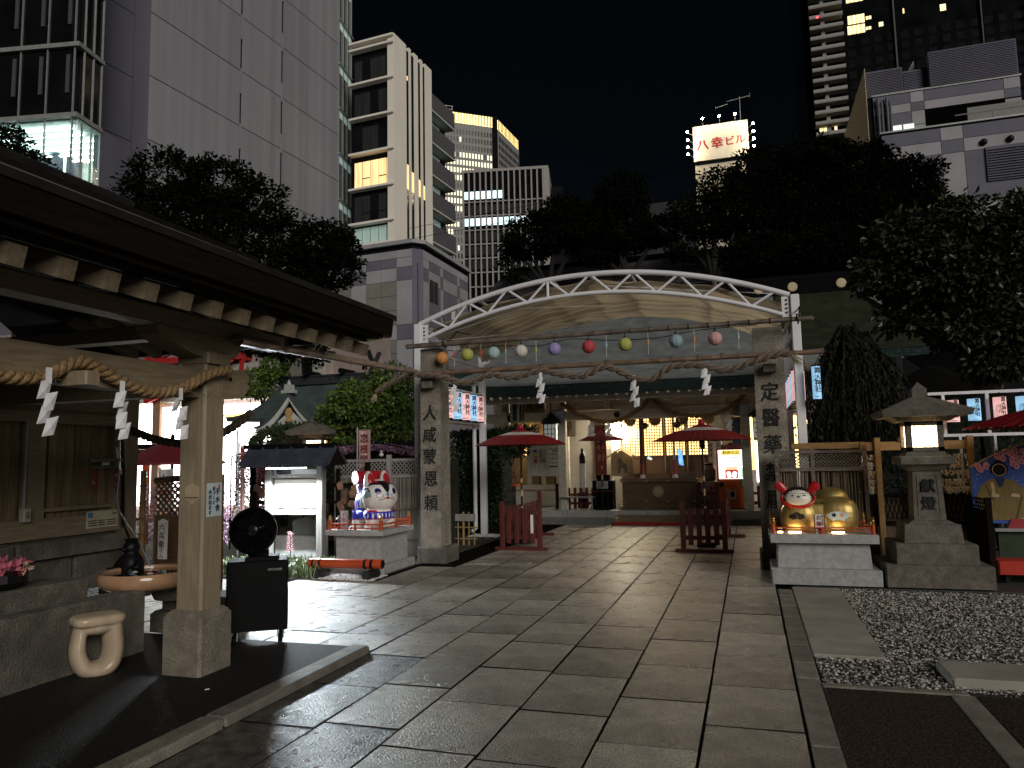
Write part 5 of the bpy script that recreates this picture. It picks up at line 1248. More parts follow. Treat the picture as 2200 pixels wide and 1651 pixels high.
# ------------------------------------------------------------------ water pavilion on the left
wp = thing('water_pavilion', 'timber water pavilion with a dark overhanging roof and a rope on its beam', 'pavilion', (-5.4, 3.5, 0))
Y0 = -0.4
def wpost(x0, y0, x1, y1, zb, zt):
    obj('post', B().cbox(x0, y0, zb, x1, y1, zt, .018), m_woodv, wp)
wpost(-4.27, 4.81, -4.03, 5.05, .48, 2.5); wpost(-6.49, 6.2, -6.25, 6.46, .3, 2.5); wpost(-4.27, 0.3, -4.03, .54, .48, 2.5)
b = B().cbox(-4.33, 4.74, .03, -3.97, 5.11, .47, .02); b.frus(-4.15, 4.925, .47, .5, .16, .165, .13, .13)
obj('post_base', b, M('base_granite', (.2, .175, .135), .8, (.14, .12, .095), scale=8, bump=.3, speck=.35), wp)
obj('post_base', B().cbox(-4.33, .24, .03, -3.97, .6, .48, .02), M('base_granite', (.2, .175, .135), .8), wp)
obj('tie_beam', B().cbox(-4.23, Y0, 2.13, -4.08, 4.809, 2.36, .01), m_wood, wp)
obj('beam_nose', B().poly([(-4.05, 5.051, 2.37), (-4.05, 5.33, 2.40), (-4.05, 5.38, 2.33), (-4.05, 5.34, 2.29), (-4.05, 5.38, 2.25), (-4.05, 5.3, 2.17), (-4.05, 5.16, 2.14), (-4.05, 5.051, 2.13)], (-.15, 0, 0)), m_wood, wp)
obj('nose_curl', B().poly([(-4.045, 5.12, 2.2), (-4.045, 5.2, 2.3), (-4.045, 5.32, 2.3), (-4.045, 5.34, 2.24), (-4.045, 5.27, 2.19), (-4.045, 5.15, 2.16)], (-.004, 0, 0)), m_woodv, wp)
obj('knot_hole', B().lathe([(.018, 0), (.018, .003)], 14).move(Matrix.Translation((-4.049, 5.13, 2.3)) @ Matrix.Rotation(R(90), 4, 'Y')), m_darkwood, wp)
obj('plate_beam', B().cbox(-4.23, Y0, 2.64, -4.06, 5.9, 2.77, .01), m_wood, wp)
obj('boat_bracket', B().poly([(-4.05, 4.32, 2.635), (-4.05, 4.34, 2.56), (-4.05, 4.5, 2.52), (-4.05, 4.7, 2.46), (-4.05, 4.88, 2.44), (-4.05, 5.08, 2.46), (-4.05, 5.2, 2.49), (-4.05, 5.26, 2.56), (-4.05, 5.27, 2.635)], (-.2, 0, 0)), m_wood, wp)
obj('bracket_block', B().cbox(-4.3, 4.8, 2.4, -4.0, 5.08, 2.5, .015), m_woodv, wp)
obj('cross_beam', B().cbox(-6.4, 4.86, 2.16, -4.271, 5.0, 2.36, .01).cbox(-6.4, 4.86, 2.64, -4.24, 5.0, 2.76, .01), m_wood, wp)
obj('tie_beam', B().cbox(-6.45, Y0, 2.13, -6.28, 6.2, 2.34, .01).cbox(-6.45, Y0, 2.64, -6.28, 6.6, 2.76, .01), m_wood, wp)
obj('joist_end', B().cbox(-4.079, 3.55, 2.11, -3.86, 3.66, 2.2, .01), m_woodv, wp)
obj('hip_beam', B().bar((-4.15, 4.93, 2.9), (-3.42, 6.5, 2.82), .1, .12), m_wood, wp)
# rafters
rb = B().poly([(0, 0, .12), (.82, 0, -.165), (.79, 0, -.275), (0, 0, -.02)], (0, .1, 0)); rm2 = rb.mesh('rafter', m_raft)
for i in range(23):
    o = bpy.data.objects.new('rafter', rm2); put(o, wp, True); WM[o.name] = Matrix.Identity(4); o.location = (-4.3, -.3 + i * .302, 2.9)
for i in range(7):   # north side rafters, their ends face the path
    o = bpy.data.objects.new('rafter', rm2); put(o, wp, True); WM[o.name] = Matrix.Identity(4); o.location = (-6.0 + i * .3, 5.35, 2.98); o.rotation_euler[2] = R(90)
# roof: hipped skirt, boarded eave, upper gabled roof
XE, YE = -3.3, 6.68
m_rooft = M('old_copper_sheet', (.02, .018, .017), .6, (.012, .011, .0105), scale=4, spec=.1)
sk = [[(XE, Y0, 3.03), (XE, YE, 3.05)], [(-3.9, Y0, 3.24), (-3.9, YE - .95, 3.24)]]
b = B().slab([r[::-1] for r in sk], .05)
obj('skirt_roof', b, m_rooft, wp)
b = B().slab([[(XE, YE, 3.05), (-8.2, YE, 3.05)][::-1], [(-3.9, YE - .95, 3.24), (-7.3, YE - .95, 3.24)][::-1]], .05); obj('skirt_roof', b, m_rooft, wp)
for i, (xa, xb, za, zb_) in enumerate(((XE - .01, XE - .07, 3.0, 2.83), (XE - .06, XE - .14, 2.9, 2.79), (XE - .13, XE - .2, 2.83, 2.765))):
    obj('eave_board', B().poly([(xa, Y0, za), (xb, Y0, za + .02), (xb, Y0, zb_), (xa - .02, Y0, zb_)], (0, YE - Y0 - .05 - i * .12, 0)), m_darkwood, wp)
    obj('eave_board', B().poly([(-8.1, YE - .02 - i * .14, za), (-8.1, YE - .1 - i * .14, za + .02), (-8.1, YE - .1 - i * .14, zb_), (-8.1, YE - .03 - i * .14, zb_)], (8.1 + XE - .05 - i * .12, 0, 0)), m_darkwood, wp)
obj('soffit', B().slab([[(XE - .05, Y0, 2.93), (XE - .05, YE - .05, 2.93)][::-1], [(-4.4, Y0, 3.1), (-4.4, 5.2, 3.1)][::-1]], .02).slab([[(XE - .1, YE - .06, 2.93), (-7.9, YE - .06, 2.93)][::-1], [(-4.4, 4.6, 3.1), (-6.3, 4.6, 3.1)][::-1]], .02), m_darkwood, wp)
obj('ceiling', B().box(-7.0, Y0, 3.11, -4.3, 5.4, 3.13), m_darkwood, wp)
b = B().slab([[(-3.92, Y0, 3.36), (-3.92, 5.3, 3.36)][::-1], [(-5.4, Y0, 3.98), (-5.4, 5.3, 3.98)][::-1]], .16); b.slab([[(-5.4, Y0, 3.98), (-5.4, 5.3, 3.98)][::-1], [(-7.1, Y0, 3.36), (-7.1, 5.3, 3.36)][::-1]], .16)
obj('upper_roof', b, M('dark_shingle', (.012, .01, .0095), .9, bump=.4, bscale=20, spec=.05), wp)
obj('verge_board', B().bar((-3.9, 5.25, 3.28), (-5.4, 5.25, 3.9), .05, .14, (0, 1, 0)).bar((-7.1, 5.25, 3.28), (-5.4, 5.25, 3.9), .05, .14, (0, 1, 0)), m_darkwood, wp)
obj('ridge', B().cbox(-5.5, Y0, 3.93, -5.3, 5.35, 4.06, .03), m_rooft, wp)
obj('gable', B().poly([(-4.0, 5.2, 3.22), (-5.4, 5.2, 3.8), (-6.8, 5.2, 3.22)], (0, .05, 0)), m_darkwood, wp)
obj('flashing', B().slab([[(-3.86, Y0, 3.245), (-3.86, 5.3, 3.245)][::-1], [(-3.93, Y0, 3.33), (-3.93, 5.28, 3.33)][::-1]], .01), M('grey_flashing', (.11, .105, .105), .5), wp)
# west wall: frame and upright boards
obj('wall_frame', B().box(-6.3, Y0, .96, -6.2, 6.19, 1.14).box(-6.3, Y0, 2.02, -6.2, 6.19, 2.125).box(-6.3, 5.12, 1.141, -6.2, 5.3, 2.019).box(-6.3, 3.6, 1.141, -6.2, 3.75, 2.019).box(-6.3, 6.08, 1.141, -6.2, 6.19, 2.019), m_wood, wp)
bm = {}
yb = 3.76
while yb < 6.06:
    wd = .095
    if not (5.08 < yb < 5.3):
        b = B().cbox(-6.285, yb + .003, 1.14, -6.26 + random.uniform(-.006, .006), yb + wd - .003, 2.02, .004); obj('wall_board', b, m_board, wp)
    yb += wd
obj('added_wall_back', B().box(-6.36, Y0, .9, -6.31, 6.19, 2.4), m_darkwood, wp)  # backing added to stop shop light leaking between the boards
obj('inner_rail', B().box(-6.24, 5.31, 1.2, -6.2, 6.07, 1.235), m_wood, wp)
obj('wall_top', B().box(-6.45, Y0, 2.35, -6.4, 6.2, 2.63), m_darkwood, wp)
cd = thing('conduit', 'pale vertical conduit with a switch box on the pavilion wall boards', 'conduit', (-6.18, 5.08, 1.2))
part('pipe', B().tube([(0, 0, -.02), (0, 0, .85)], .014, 8), m_mull, cd); part('switch_box', B().cbox(-.02, -.03, -.07, .045, .045, .05, .008), M('switch_plastic', (.42, .4, .35), .5), cd)
part('switch', B().box(.045, -.01, -.04, .05, .025, .02), M('switch_dark', (.2, .19, .17), .5), cd)
# rope and paper streamers
t = thing('pavilion_rope', 'thick twisted straw rope draped along the near pavilion beam', 'rope', (0, 0, 0))
twist(curve([(-4.02, 2.2, 2.1), (-4.02, 2.7, 2.24), (-4.02, 3.1, 2.13), (-4.02, 3.38, 2.15), (-4.02, 3.66, 2.27), (-4.02, 3.95, 2.18), (-4.02, 4.25, 2.12), (-4.02, 4.55, 2.18), (-3.99, 4.8, 2.31), (-3.98, 5.02, 2.37)], 8), .034, 16, 3, m_rope, t, seg=260)
b = B()
for _ in range(60):
    y = random.uniform(2.8, 5.0); z = 2.2 + .06 * math.sin(y * 5); b.tube([(-4.0, y, z), (-3.96 + random.uniform(-.02, .02), y + random.uniform(-.05, .05), z + random.uniform(-.03, .06))], [.003, .001], 3)
obj('loose_straw', b, m_rope, t, kind='stuff')
t = thing('pavilion_rope', 'darker straw rope sagging along the far side of the pavilion', 'rope', (0, 0, 0))
twist(curve([(-6.1, 6.15, 1.98), (-5.7, 6.15, 1.86), (-5.3, 6.15, 1.82), (-4.9, 6.15, 1.93), (-4.6, 6.15, 2.1)], 8), .034, 8, 3, m_ropedark, t, seg=120)
G_ = 'paper streamers on the pavilion ropes'
streamer('large white paper streamer at the left on the near pavilion rope', -3.96, 3.38, 2.2, .40, .09, R(80), 21, G_)
streamer('large white paper streamer in the middle of the near pavilion rope', -3.96, 3.93, 2.17, .38, .085, R(75), 22, G_)
streamer('white paper streamer on the near pavilion rope next to the post', -3.96, 4.47, 2.17, .37, .085, R(85), 23, G_)
streamer('paper streamer on the far pavilion rope against the bright shop front', -5.15, 6.12, 1.86, .36, .15, .2, 24, G_)
# notices on the post
t = thing('post_notice', 'pale blue paper notice with handwritten lines on the pavilion post', 'notice', (-4.028, 4.935, 1.33))
part('sheet', B().box(-.001, -.085, -.13, .003, .085, .13), M('pale_blue_paper', (.5, .58, .6), .8), t)
b = B()
letters(b, '手水舎', (.005, .035, .06), .055, right=(0, 1, 0), vertical=True, bold=.03, ext=.0008, step=1.15); letters(b, '近づくと', (.005, -.01, .085), .034, right=(0, 1, 0), vertical=True, bold=.03, ext=.0008); letters(b, '水が出ます', (.005, -.052, .06), .038, right=(0, 1, 0), vertical=True, bold=.03, ext=.0008)
part('lettering', b, M('dark_blue_ink', (.01, .02, .06), .7), t)
part('red_lettering', letters(B(), '自動', (.005, .048, .11), .02, right=(0, 1, 0), vertical=True, bold=.02, ext=.0008), m_redink, t)
t = thing('hexagon_plate', 'plain wooden hexagonal plate on the south face of the post', 'plate', (-4.13, 4.804, 1.38))
part('plate', B().poly([(0, 0, .085), (-.065, 0, .05), (-.065, 0, -.04), (0, 0, -.085), (.065, 0, -.04), (.065, 0, .05)], (0, .006, 0)), M('plate_wood', (.38, .3, .19), .7), t)
part('label_strip', B().box(-.064, -.004, -.03, .064, -.001, -.025), m_darkwood, t)
t = thing('wall_placard', 'cream placard with a blue square and printed lines on the wall rail', 'placard', (-6.195, 5.95, 1.08))
part('plate', B().box(0, -.19, -.075, .006, .19, .09), M('cream_plastic', (.55, .5, .36), .6), t)
part('logo', B().box(.0065, -.175, .03, .008, -.12, .08), M('blue_logo', (.06, .2, .36), .6), t)
b = B()
for i, (y0, y1) in enumerate(((-.17, -.07), (-.05, .03), (.05, .17))):
    for k in range(3): b.box(.0065, y0, -.01 - k * .022, .008, y1, .0 - k * .022)
b.box(.0065, .12, .05, .008, .17, .06); part('printed_line', b, m_ink, t)
# red frame ornament on the wall
t = thing('wall_ornament', 'small red gate shaped hanging rack with tassels on the board wall', 'ornament', (-6.2, 5.96, 1.5))
part('top_bar', B().bar((0.02, -.21, .17), (.02, .21, .17), .03, .03).bar((.02, -.17, .1), (.02, .17, .1), .02, .02), M('dark_teal', (.12, .14, .13), .6), t)
b = B()
for y in (-.14, .14):
    for k in range(3): b.bar((.02, y - .03 + k * .03, .1), (.02, y - .03 + k * .03, -.1 - .04 * (k % 2)), .01, .01)
part('cord', b, M('red_cord', (.3, .05, .03), .7), t)
part('bead', B().ell((.02, -.15, -.05), (.02, .02, .02), 8, 6).ell((.02, .15, -.08), (.02, .02, .02), 8, 6).ell((.02, .13, .02), (.02, .02, .02), 8, 6), m_mull, t)
part('paper_tag', B().poly([(.03, .1, .3), (.03, .16, .02), (.03, .2, .03), (.03, .13, .3)], (.003, 0, 0)).box(.03, -.06, .12, .034, .03, .15), m_paper, t)
# ------------------------------------------------------------------ things under the pavilion
t = thing('stone_wash_trough', 'long dark stone wash trough with stepped ledges under the board wall', 'trough', (-5.6, 4.5, 0))
obj('front_slab', B().cbox(-5.22, 1.0, .03, -5.02, 5.32, .55, .02), m_darkstone, t)
obj('block', B().cbox(-5.75, 1.0, .48, -5.4, 5.08, .67, .02), m_darkstone, t)
obj('trough_body', B().box(-6.2, 1.0, .03, -5.23, 5.3, .45), m_darkstone, t)
for y0, y1 in ((3.3, 4.86), (4.88, 6.05)): obj('ledge_stone', B().cbox(-6.24, y0, .8, -5.98, y1, .95, .015), m_darkstone, t)
for y0, y1 in ((3.3, 5.05), (5.07, 5.5), (5.52, 6.1)): obj('wall_stone', B().cbox(-6.24, y0, .455, -6.05, y1, .795, .02), m_darkstone, t)
t = thing('stone_block_step', 'rough stacked stone blocks behind the foot of the pavilion post', 'stone', (-5.2, 6.0, 0))
part('block', B().cbox(-.35, -.1, 0.03, .5, .35, .22, .03), m_darkstone, t); part('block', B().cbox(-.3, 0, .221, .55, .4, .36, .03), m_darkstone, t)
part('pedestal', B().lathe([(.17, .36), (.19, .4), (.18, .58), (.15, .6)], 18, c=(-.05, -.1, 0)), m_darkstone, t, smooth=True)
t = thing('marble_basin', 'shallow glazed tan marble bowl filled with water', 'basin', (-5.26, 5.58, .53))
part('bowl', B().lathe([(.2, -.02), (.33, -.015), (.395, .02), (.415, .065), (.41, .11), (.395, .135), (.38, .13), (.375, .1), (.25, .05), (.01, .04)], 40), M('tan_marble', (.42, .26, .16), .12, (.32, .18, .1), scale=5, detail=8), t, smooth=True)
part('water', B().lathe([(.001, .105), (.374, .105)], 32, cap=False), M('still_water', (.01, .012, .012), .03, spec=.8), t)
for i, (x, y, m_) in enumerate(((-.1, -.05, 'pale'), (0, .1, 'pink'), (.12, -.1, 'pale'), (-.02, -.16, 'blue'))):
    o = obj('floating_flower', B().lathe([(.005, 0), (.03, .012), (.018, .02), (.005, .01)], 7), M('flower_' + m_, {'pale': (.5, .45, .35), 'pink': (.5, .15, .18), 'blue': (.1, .16, .3)}[m_], .7), loc=(-5.26 + x, 5.58 + y, .636)); tag(o, ['cream floating flower at the left of the bowl', 'pink floating flower at the back of the bowl', 'cream floating flower at the right of the bowl', 'blue floating flower at the front of the bowl'][i], 'flower', 'flowers floating in the bowl')
# dark seated water imp statue
t = thing('bronze_statue', 'small black seated bronze figure behind the marble bowl', 'statue', (-5.62, 5.75, .55))
def blob(name, parts_, vox, mats, paint=None, loc=None):
    """one continuous skin from overlapping balls and cylinders"""
    b = B()
    for p in parts_: b.add(p.v, p.f)
    me = b.mesh(name, mats); o = bpy.data.objects.new(name, me); COL.objects.link(o)
    md = o.modifiers.new('skin', 'REMESH'); md.mode = 'VOXEL'; md.voxel_size = vox
    sm = o.modifiers.new('smooth', 'SMOOTH'); sm.factor = .5; sm.iterations = 4
    bpy.context.view_layer.update()
    m2 = bpy.data.meshes.new_from_object(o.evaluated_get(bpy.context.evaluated_depsgraph_get())); bpy.data.objects.remove(o); bpy.data.meshes.remove(me)
    m2.materials.clear()
    for m_ in mats: m2.materials.append(m_)
    if paint:
        idx = [paint(p.center, p.normal) for p in m2.polygons]; m2.polygons.foreach_set('material_index', idx)
    m2.polygons.foreach_set('use_smooth', [True] * len(m2.polygons)); m2.name = name
    return m2
E_ = lambda c, r: B().ell(c, r, 20, 14)
T_ = lambda pts, r, n=12: B().tube(pts, r, n)
me = blob('body', [E_((0, 0, .12), (.12, .11, .14)), E_((0, .0, .29), (.075, .075, .075)), E_((.0, -.07, .28), (.035, .06, .025)), T_([(-.09, 0, .2), (-.13, -.06, .1), (-.08, -.12, .06)], [.035, .03, .025]), T_([(.09, 0, .2), (.14, -.06, .12), (.1, -.13, .09)], [.035, .03, .025]), T_([(-.07, -.02, .05), (-.12, -.14, .09), (-.1, -.17, .0)], [.05, .04, .03]), T_([(.07, -.02, .05), (.12, -.14, .09), (.1, -.17, .0)], [.05, .04, .03])], .013, [m_black])
part('figure', me, m_black, t); part('dish', B().lathe([(.05, .35), (.07, .37), (.05, .362), (.01, .36)], 14), m_black, t)
part('plinth', B().lathe([(.17, -.1), (.16, 0)], 14), m_darkstone, t)
# marble stool

U_ = curve([(-.115, 0, .40), (-.128, 0, .3), (-.132, 0, .18), (-.085, 0, .075), (.01, 0, .045), (.09, 0, .085), (.115, 0, .19), (.108, 0, .3), (.1, 0, .4)], 5)
b1 = B().tube(U_, [lerp(.042, .072, k / (len(U_) - 1)) + .012 * math.sin(math.pi * k / (len(U_) - 1)) for k in range(len(U_))], 16)
b1.v = [(p[0], p[1] * 1.75, p[2]) for p in b1.v]
me = blob('marble_stool', [b1, B().sup((0, 0, .425), (.185, .145, .045), .55, 36, 14), B().ell((0, 0, .37), (.165, .125, .06), 28, 12)], .0085, [M('stool_marble', (.5, .41, .3), .3, (.4, .31, .21), scale=4, stretch=(3, 3, .8), detail=8, c3=(.36, .28, .19))])
tag(obj('marble_stool', me, None, loc=(-4.86, 4.66, .01), rz=R(62)), 'pale marble stool carved as a loop with a pear shaped opening', 'stool')
# flowers in a dark basket
t = thing('flower_basket', 'dark basket of pink and cream artificial flowers on the stone ledge', 'flowers', (-5.58, 4.42, .67))
part('basket', B().lathe([(.1, 0), (.17, .06), (.16, .12)], 16), m_black, t)
part('hoop', B().tube(curve([(0, .17, .08), (0, .2, .16), (0, .14, .2), (0, .1, .1)], 4), .006, 5), m_darkwood, t)
for i in range(26):
    a, q = random.uniform(0, 6.28), random.random() ** .5 * .2; c = Vector((math.cos(a) * q * .8, math.sin(a) * q, .12 + .13 * random.random() * (1 - q * 3)))
    b = B(); cc = random.choice(['pk', 'pk', 'pk', 'cr', 'rd'])
    for _ in range(7): leaf(b, c, (rnd_dir() + Vector((.4, -.2, .6))).normalized(), rnd_dir(), random.uniform(.04, .075), .022)
    part('blossom', b, M('petal_' + cc, {'pk': (.5, .12, .17), 'cr': (.5, .38, .25), 'rd': (.42, .04, .06)}[cc], .7), t)
# gate with lattice, bamboo post and hanging name plate behind the bowl
t = thing('lattice_gate', 'brown wooden gate with a woven lattice top behind the bowl', 'gate', (-6.1, 6.75, 0))
m_gate = M('gate_brown', (.12, .06, .028), .6, (.08, .04, .02), scale=5, stretch=(6, 6, .8), bump=.15)
part('panel', B().box(-.2, .02, .2, .6, .05, 1.0), m_gate, t); part('panel', B().box(.61, .02, .05, .68, .05, 1.5), m_gate, t); part('rail', B().box(-.2, 0, 1.0, .6, .06, 1.06).box(-.2, 0, .2, .6, .06, .26).box(-.2, 0, 0.6, .6, .019, .64), m_gate, t)  # narrow second panel added behind the post to block shop light
part('top_rail', B().tube(curve([(-.22, .03, 1.44), (.2, .03, 1.46), (.62, .03, 1.38)], 5), .035, 8), m_gate, t)
b = B()
for i in range(15):
    x = -.5 + i * .075; b.bar((max(-.2, x), .03, 1.06 + max(0, -.2 - x)), (min(.6, x + .36), .03, 1.06 + min(.36, .6 - x)), .02, .012); b.bar((max(-.2, x), .015, 1.42 - max(0, -.2 - x)), (min(.6, x + .36), .015, 1.42 - min(.36, .6 - x)), .02, .012)
part('lattice', b, m_gate, t)
part('stile', B().box(.16, -.005, .27, .2, .018, .99).box(-.2, -.005, .27, -.16, .018, .99), m_gate, t)
bamboo('upright bamboo post behind the marble bowl', (-6.22, 6.5, .55), (-6.22, 6.5, 1.56), .035, M('yellow_bamboo', (.3, .19, .07), .45), 6)
t = thing('name_plate', 'white hanging plate with brushed black name beside the bamboo post', 'sign', (-5.86, 6.4, .84))
part('plate', B().poly([(-.055, 0, -.2), (.055, 0, -.2), (.06, 0, .19), (0, 0, .215), (-.06, 0, .19)], (0, .012, 0)), m_paper, t)
part('lettering', letters(letters(B(), '六兵衛', (-.01, -.002, .12), .08, vertical=True, bold=.02, ext=.001), 'さん', (-.01, -.002, -.11), .055, vertical=True, bold=.02, ext=.001), m_ink, t)
part('small_lettering', letters(B(), 'ろくべえ', (.035, -.002, .16), .03, vertical=True, bold=.01, ext=.001, step=1.6), M('faded_ink', (.3, .2, .12), .8), t)
t = thing('water_hose', 'loose pale hose and dark cables hanging beside the far pavilion post', 'hose', (0, 0, 0))
obj('hose', B().tube(curve([(-6.2, 6.14, 2.1), (-6.15, 6.1, 1.5), (-6.1, 6.05, 1.2), (-5.7, 5.9, .9), (-5.35, 5.7, .68)], 6), .008, 5), m_mull, t)
obj('cable', B().tube(curve([(-6.2, 6.16, 2.12), (-6.18, 6.17, 1.4), (-6.1, 6.1, 1.1), (-5.9, 6.0, .9)], 6), .012, 6).tube(curve([(-6.24, 6.19, 2.12), (-6.2, 6.2, 1.6), (-6.2, 6.22, 1.0)], 6), .014, 6), m_black, t)
# ------------------------------------------------------------------ cooling fan on its black cabinet
t = thing('mist_fan', 'round black fan standing on a tall black wheeled cabinet beside the post', 'fan', (-4.29, 5.88, 0), R(33))
m_mat = M('matt_black', (.0014, .0014, .0016), .7, spec=.15); m_gloss = M('gloss_black', (.005, .005, .006), .12)
part('cabinet', B().cbox(-.27, -.13, .13, .25, .17, .74, .012), m_mat, t)
part('top_plate', B().cbox(-.12, -.1, .741, .17, .14, .775, .008), m_mat, t)
part('lettering', letters(B(), 'XPOWER', (.14, -.1325, .66), .03, bold=.02, ext=.001), M('grey_print', (.25, .25, .26), .6), t)
for x in (-.2, .19):
    for y in (-.09, .12):
        c = part('caster', B().lathe([(.045, -.018), (.05, 0), (.045, .018)], 14).move(Matrix.Translation((x, y, .05)) @ Matrix.Rotation(R(90), 4, 'Y')), m_mat, t)
        part('fork', B().box(x - .03, y - .02, .05, x - .022, y + .02, .13), m_mull, c); part('fork', B().box(x + .022, y - .02, .05, x + .03, y + .02, .13), m_mull, c)
rot = Matrix.Translation((-.04, 0, .995)) @ Matrix.Rotation(R(-8), 4, 'Z') @ Matrix.Rotation(R(84), 4, 'X')
part('shroud', B().lathe([(.17, -.07), (.19, -.05), (.205, .06), (.21, .1), (.195, .12), (.19, .1), (.175, -.04), (.16, -.07)], 36).move(rot), m_gloss, t, smooth=True)
b = B()
for r_ in (.05, .085, .12, .155, .185): b.lathe([(r_ - .003, .125), (r_, .13), (r_ + .003, .125), (r_, .12)], 32, cap=False)
for k in range(24): a = k * .2618; b.tube([(.04 * math.cos(a), .04 * math.sin(a), .128), (.19 * math.cos(a), .19 * math.sin(a), .128)], .0025, 4)
part('grille', b.move(rot), m_gloss, t)
part('hub', B().lathe([(.05, -.05), (.06, 0), (.055, .115), (.045, .135), (.01, .14)], 20).move(rot), m_gloss, t, smooth=True)
for k in range(5):
    a = k * 1.2566; bl = B().grid([[(math.cos(a + q) * r_, math.sin(a + q) * r_, .02 + q * .09) for q in (-.35, -.1, .15, .4)] for r_ in (.05, .11, .175)])
    part('blade', bl.move(rot), m_gloss, t, smooth=True)
part('neck', B().cbox(-.1, -.03, .776, .08, .05, .83, .01), m_mat, t)
# ------------------------------------------------------------------ left: lit notice board
nb = thing('notice_board', 'roofed wooden notice board, brilliantly lit, with a galloping horse poster', 'notice board', (-7.3, 10.95, 0))
m_tile = M('blue_grey_sheet_roof', (.06, .068, .095), .5, (.04, .047, .066), scale=5)
for x in (-7.86, -6.86): obj('post', B().cbox(x, 10.88, -.02, x + .12, 11.0, 1.56, .01), m_greywood, nb)
obj('rail', B().cbox(-7.739, 10.9, .75, -6.861, 10.98, .84, .008).cbox(-7.739, 10.9, 1.36, -6.861, 10.98, 1.42, .008), m_greywood, nb)
obj('backing', B().box(-7.739, 10.985, .841, -6.861, 11.0, 1.5), m_paper, nb)
pst = obj('poster', B().box(-7.70, 10.955, .86, -6.9, 10.965, 1.34), m_paper, nb)
obj('header_plate', B().box(-7.66, 10.93, 1.43, -7.4, 10.95, 1.5), M('dark_header', (.02, .02, .03), .5), nb)
def flat(name, pts, m_, par, y=10.953, t=.002): return obj(name, B().poly([(p[0], y, p[1]) for p in pts][::-1], (0, -t, 0)), m_, par)
m_navy, m_teal, m_och = M('print_navy', (.012, .02, .11), .7), M('print_teal', (.02, .3, .32), .7), M('print_ochre', (.5, .28, .06), .7)
def hx(px, pz): return (-7.70 + (px - 430) / (1650 - 430) * .80, .86 + (1420 - pz) / (1420 - 560) * .48)   # poster layout
def fl(name, pts, m_): flat(name, [hx(*p) for p in pts], m_, pst)
fl('horse_mane', [(805, 825), (860, 860), (940, 915), (900, 925), (860, 920), (825, 880)], m_navy)
fl('horse_head', [(690, 930), (740, 850), (775, 850), (740, 890), (705, 935)], M('print_grey', (.1, .1, .14), .7))
fl('horse_chest', [(830, 1000), (900, 970), (970, 985), (965, 1050), (830, 1070)], m_och)
fl('horse_rump', [(1110, 930), (1200, 895), (1290, 960), (1300, 1000), (1200, 1030), (1130, 990)], m_och)
fl('horse_tail', [(1265, 885), (1330, 900), (1390, 880), (1445, 835), (1420, 890), (1360, 930), (1310, 920)], m_teal)
fl('foreleg', [(785, 1140), (840, 1095), (885, 1125), (830, 1125), (795, 1160), (800, 1265), (785, 1250), (780, 1190)], m_navy)
fl('foreleg', [(965, 1065), (985, 1070), (990, 1120), (930, 1160), (905, 1210), (975, 1250), (955, 1262), (885, 1210), (920, 1150), (965, 1110)], m_navy)
fl('hind_leg', [(1070, 1140), (1125, 1105), (1100, 1200), (1010, 1305), (1005, 1290), (1075, 1195)], m_navy)
fl('hind_leg', [(1170, 1035), (1260, 1040), (1200, 1110), (1205, 1185), (1110, 1260), (1100, 1275), (1100, 1250), (1180, 1170)], m_navy)
fl('saddle_mark', [(1040, 1030), (1060, 1060), (1110, 1040), (1090, 1080), (1050, 1080)], m_och)
lt = letters(B(), '露天神社', (hx(555, 960)[0], 10.952, hx(555, 960)[1]), .04, vertical=True, bold=.02, ext=.001, step=1.15); letters(lt, '絵馬', (hx(575, 1290)[0], 10.952, hx(575, 1290)[1]), .03, vertical=True, bold=.02, ext=.001); letters(lt, '平成二十六年', (hx(1535, 1040)[0], 10.952, hx(1535, 1040)[1]), .026, vertical=True, bold=.02, ext=.001, step=1.2)
obj('lettering', lt, m_ink, pst)
# roof with battens
pe0, pe1, pr0, pr1 = (-8.12, 10.58, 1.56), (-6.45, 10.58, 1.56), (-8.12, 11.1, 1.88), (-6.45, 11.1, 1.88)
for s_ in range(6):
    for r in range(2):
        xa, xb = -8.12 + s_ * .2783, -8.12 + (s_ + 1) * .2783 - .012; ya, yb_ = 10.56 + r * .15, 10.56 + (r + 1) * .15 + .01; za, zb_ = 1.56 + r * .16, 1.56 + (r + 1) * .16 + .008
        obj('roof_sheet', B().slab([[(xa, ya, za + .012 * r), (xa, yb_, zb_)][::-1], [(xb, ya, za + .012 * r), (xb, yb_, zb_)][::-1]][::-1], .012), m_tile, nb)
for s_ in range(7): obj('batten', B().bar((-8.12 + s_ * .2783 - .006, 10.57, 1.585), (-8.12 + s_ * .2783 - .006, 10.86, 1.905), .035, .04), m_tile, nb)
obj('roof_sheet', B().slab([[(-8.12, 10.86, 1.88), (-6.45, 10.86, 1.88)], [(-8.12, 11.2, 1.6), (-6.45, 11.2, 1.6)]][::-1], .014), m_tile, nb)
obj('ridge', B().cbox(-8.25, 10.81, 1.86, -6.4, 10.92, 1.93, .01), m_black, nb)
for x, e in ((-6.47, -.03), (-8.1, .03)): obj('gable', B().poly([(x, 10.58, 1.54), (x, 10.86, 1.85), (x, 11.18, 1.57)], (e, 0, 0)), m_darkwood, nb)
lampb = obj('lamp', B().box(-7.66, 10.63, 1.515, -6.92, 10.69, 1.535), EM('board_lamp', (.86, .96, 1.0), 12), nb)
la = bpy.data.lights.new('board_light', 'AREA'); la.shape = 'RECTANGLE'; la.size = .74; la.size_y = .06; la.energy = 330; la.color = (.84, .95, 1.0)
lo = bpy.data.objects.new('board_light', la); COL.objects.link(lo); lo.location = (-7.29, 10.66, 1.50); lo.rotation_euler = (R(-38), 0, 0)
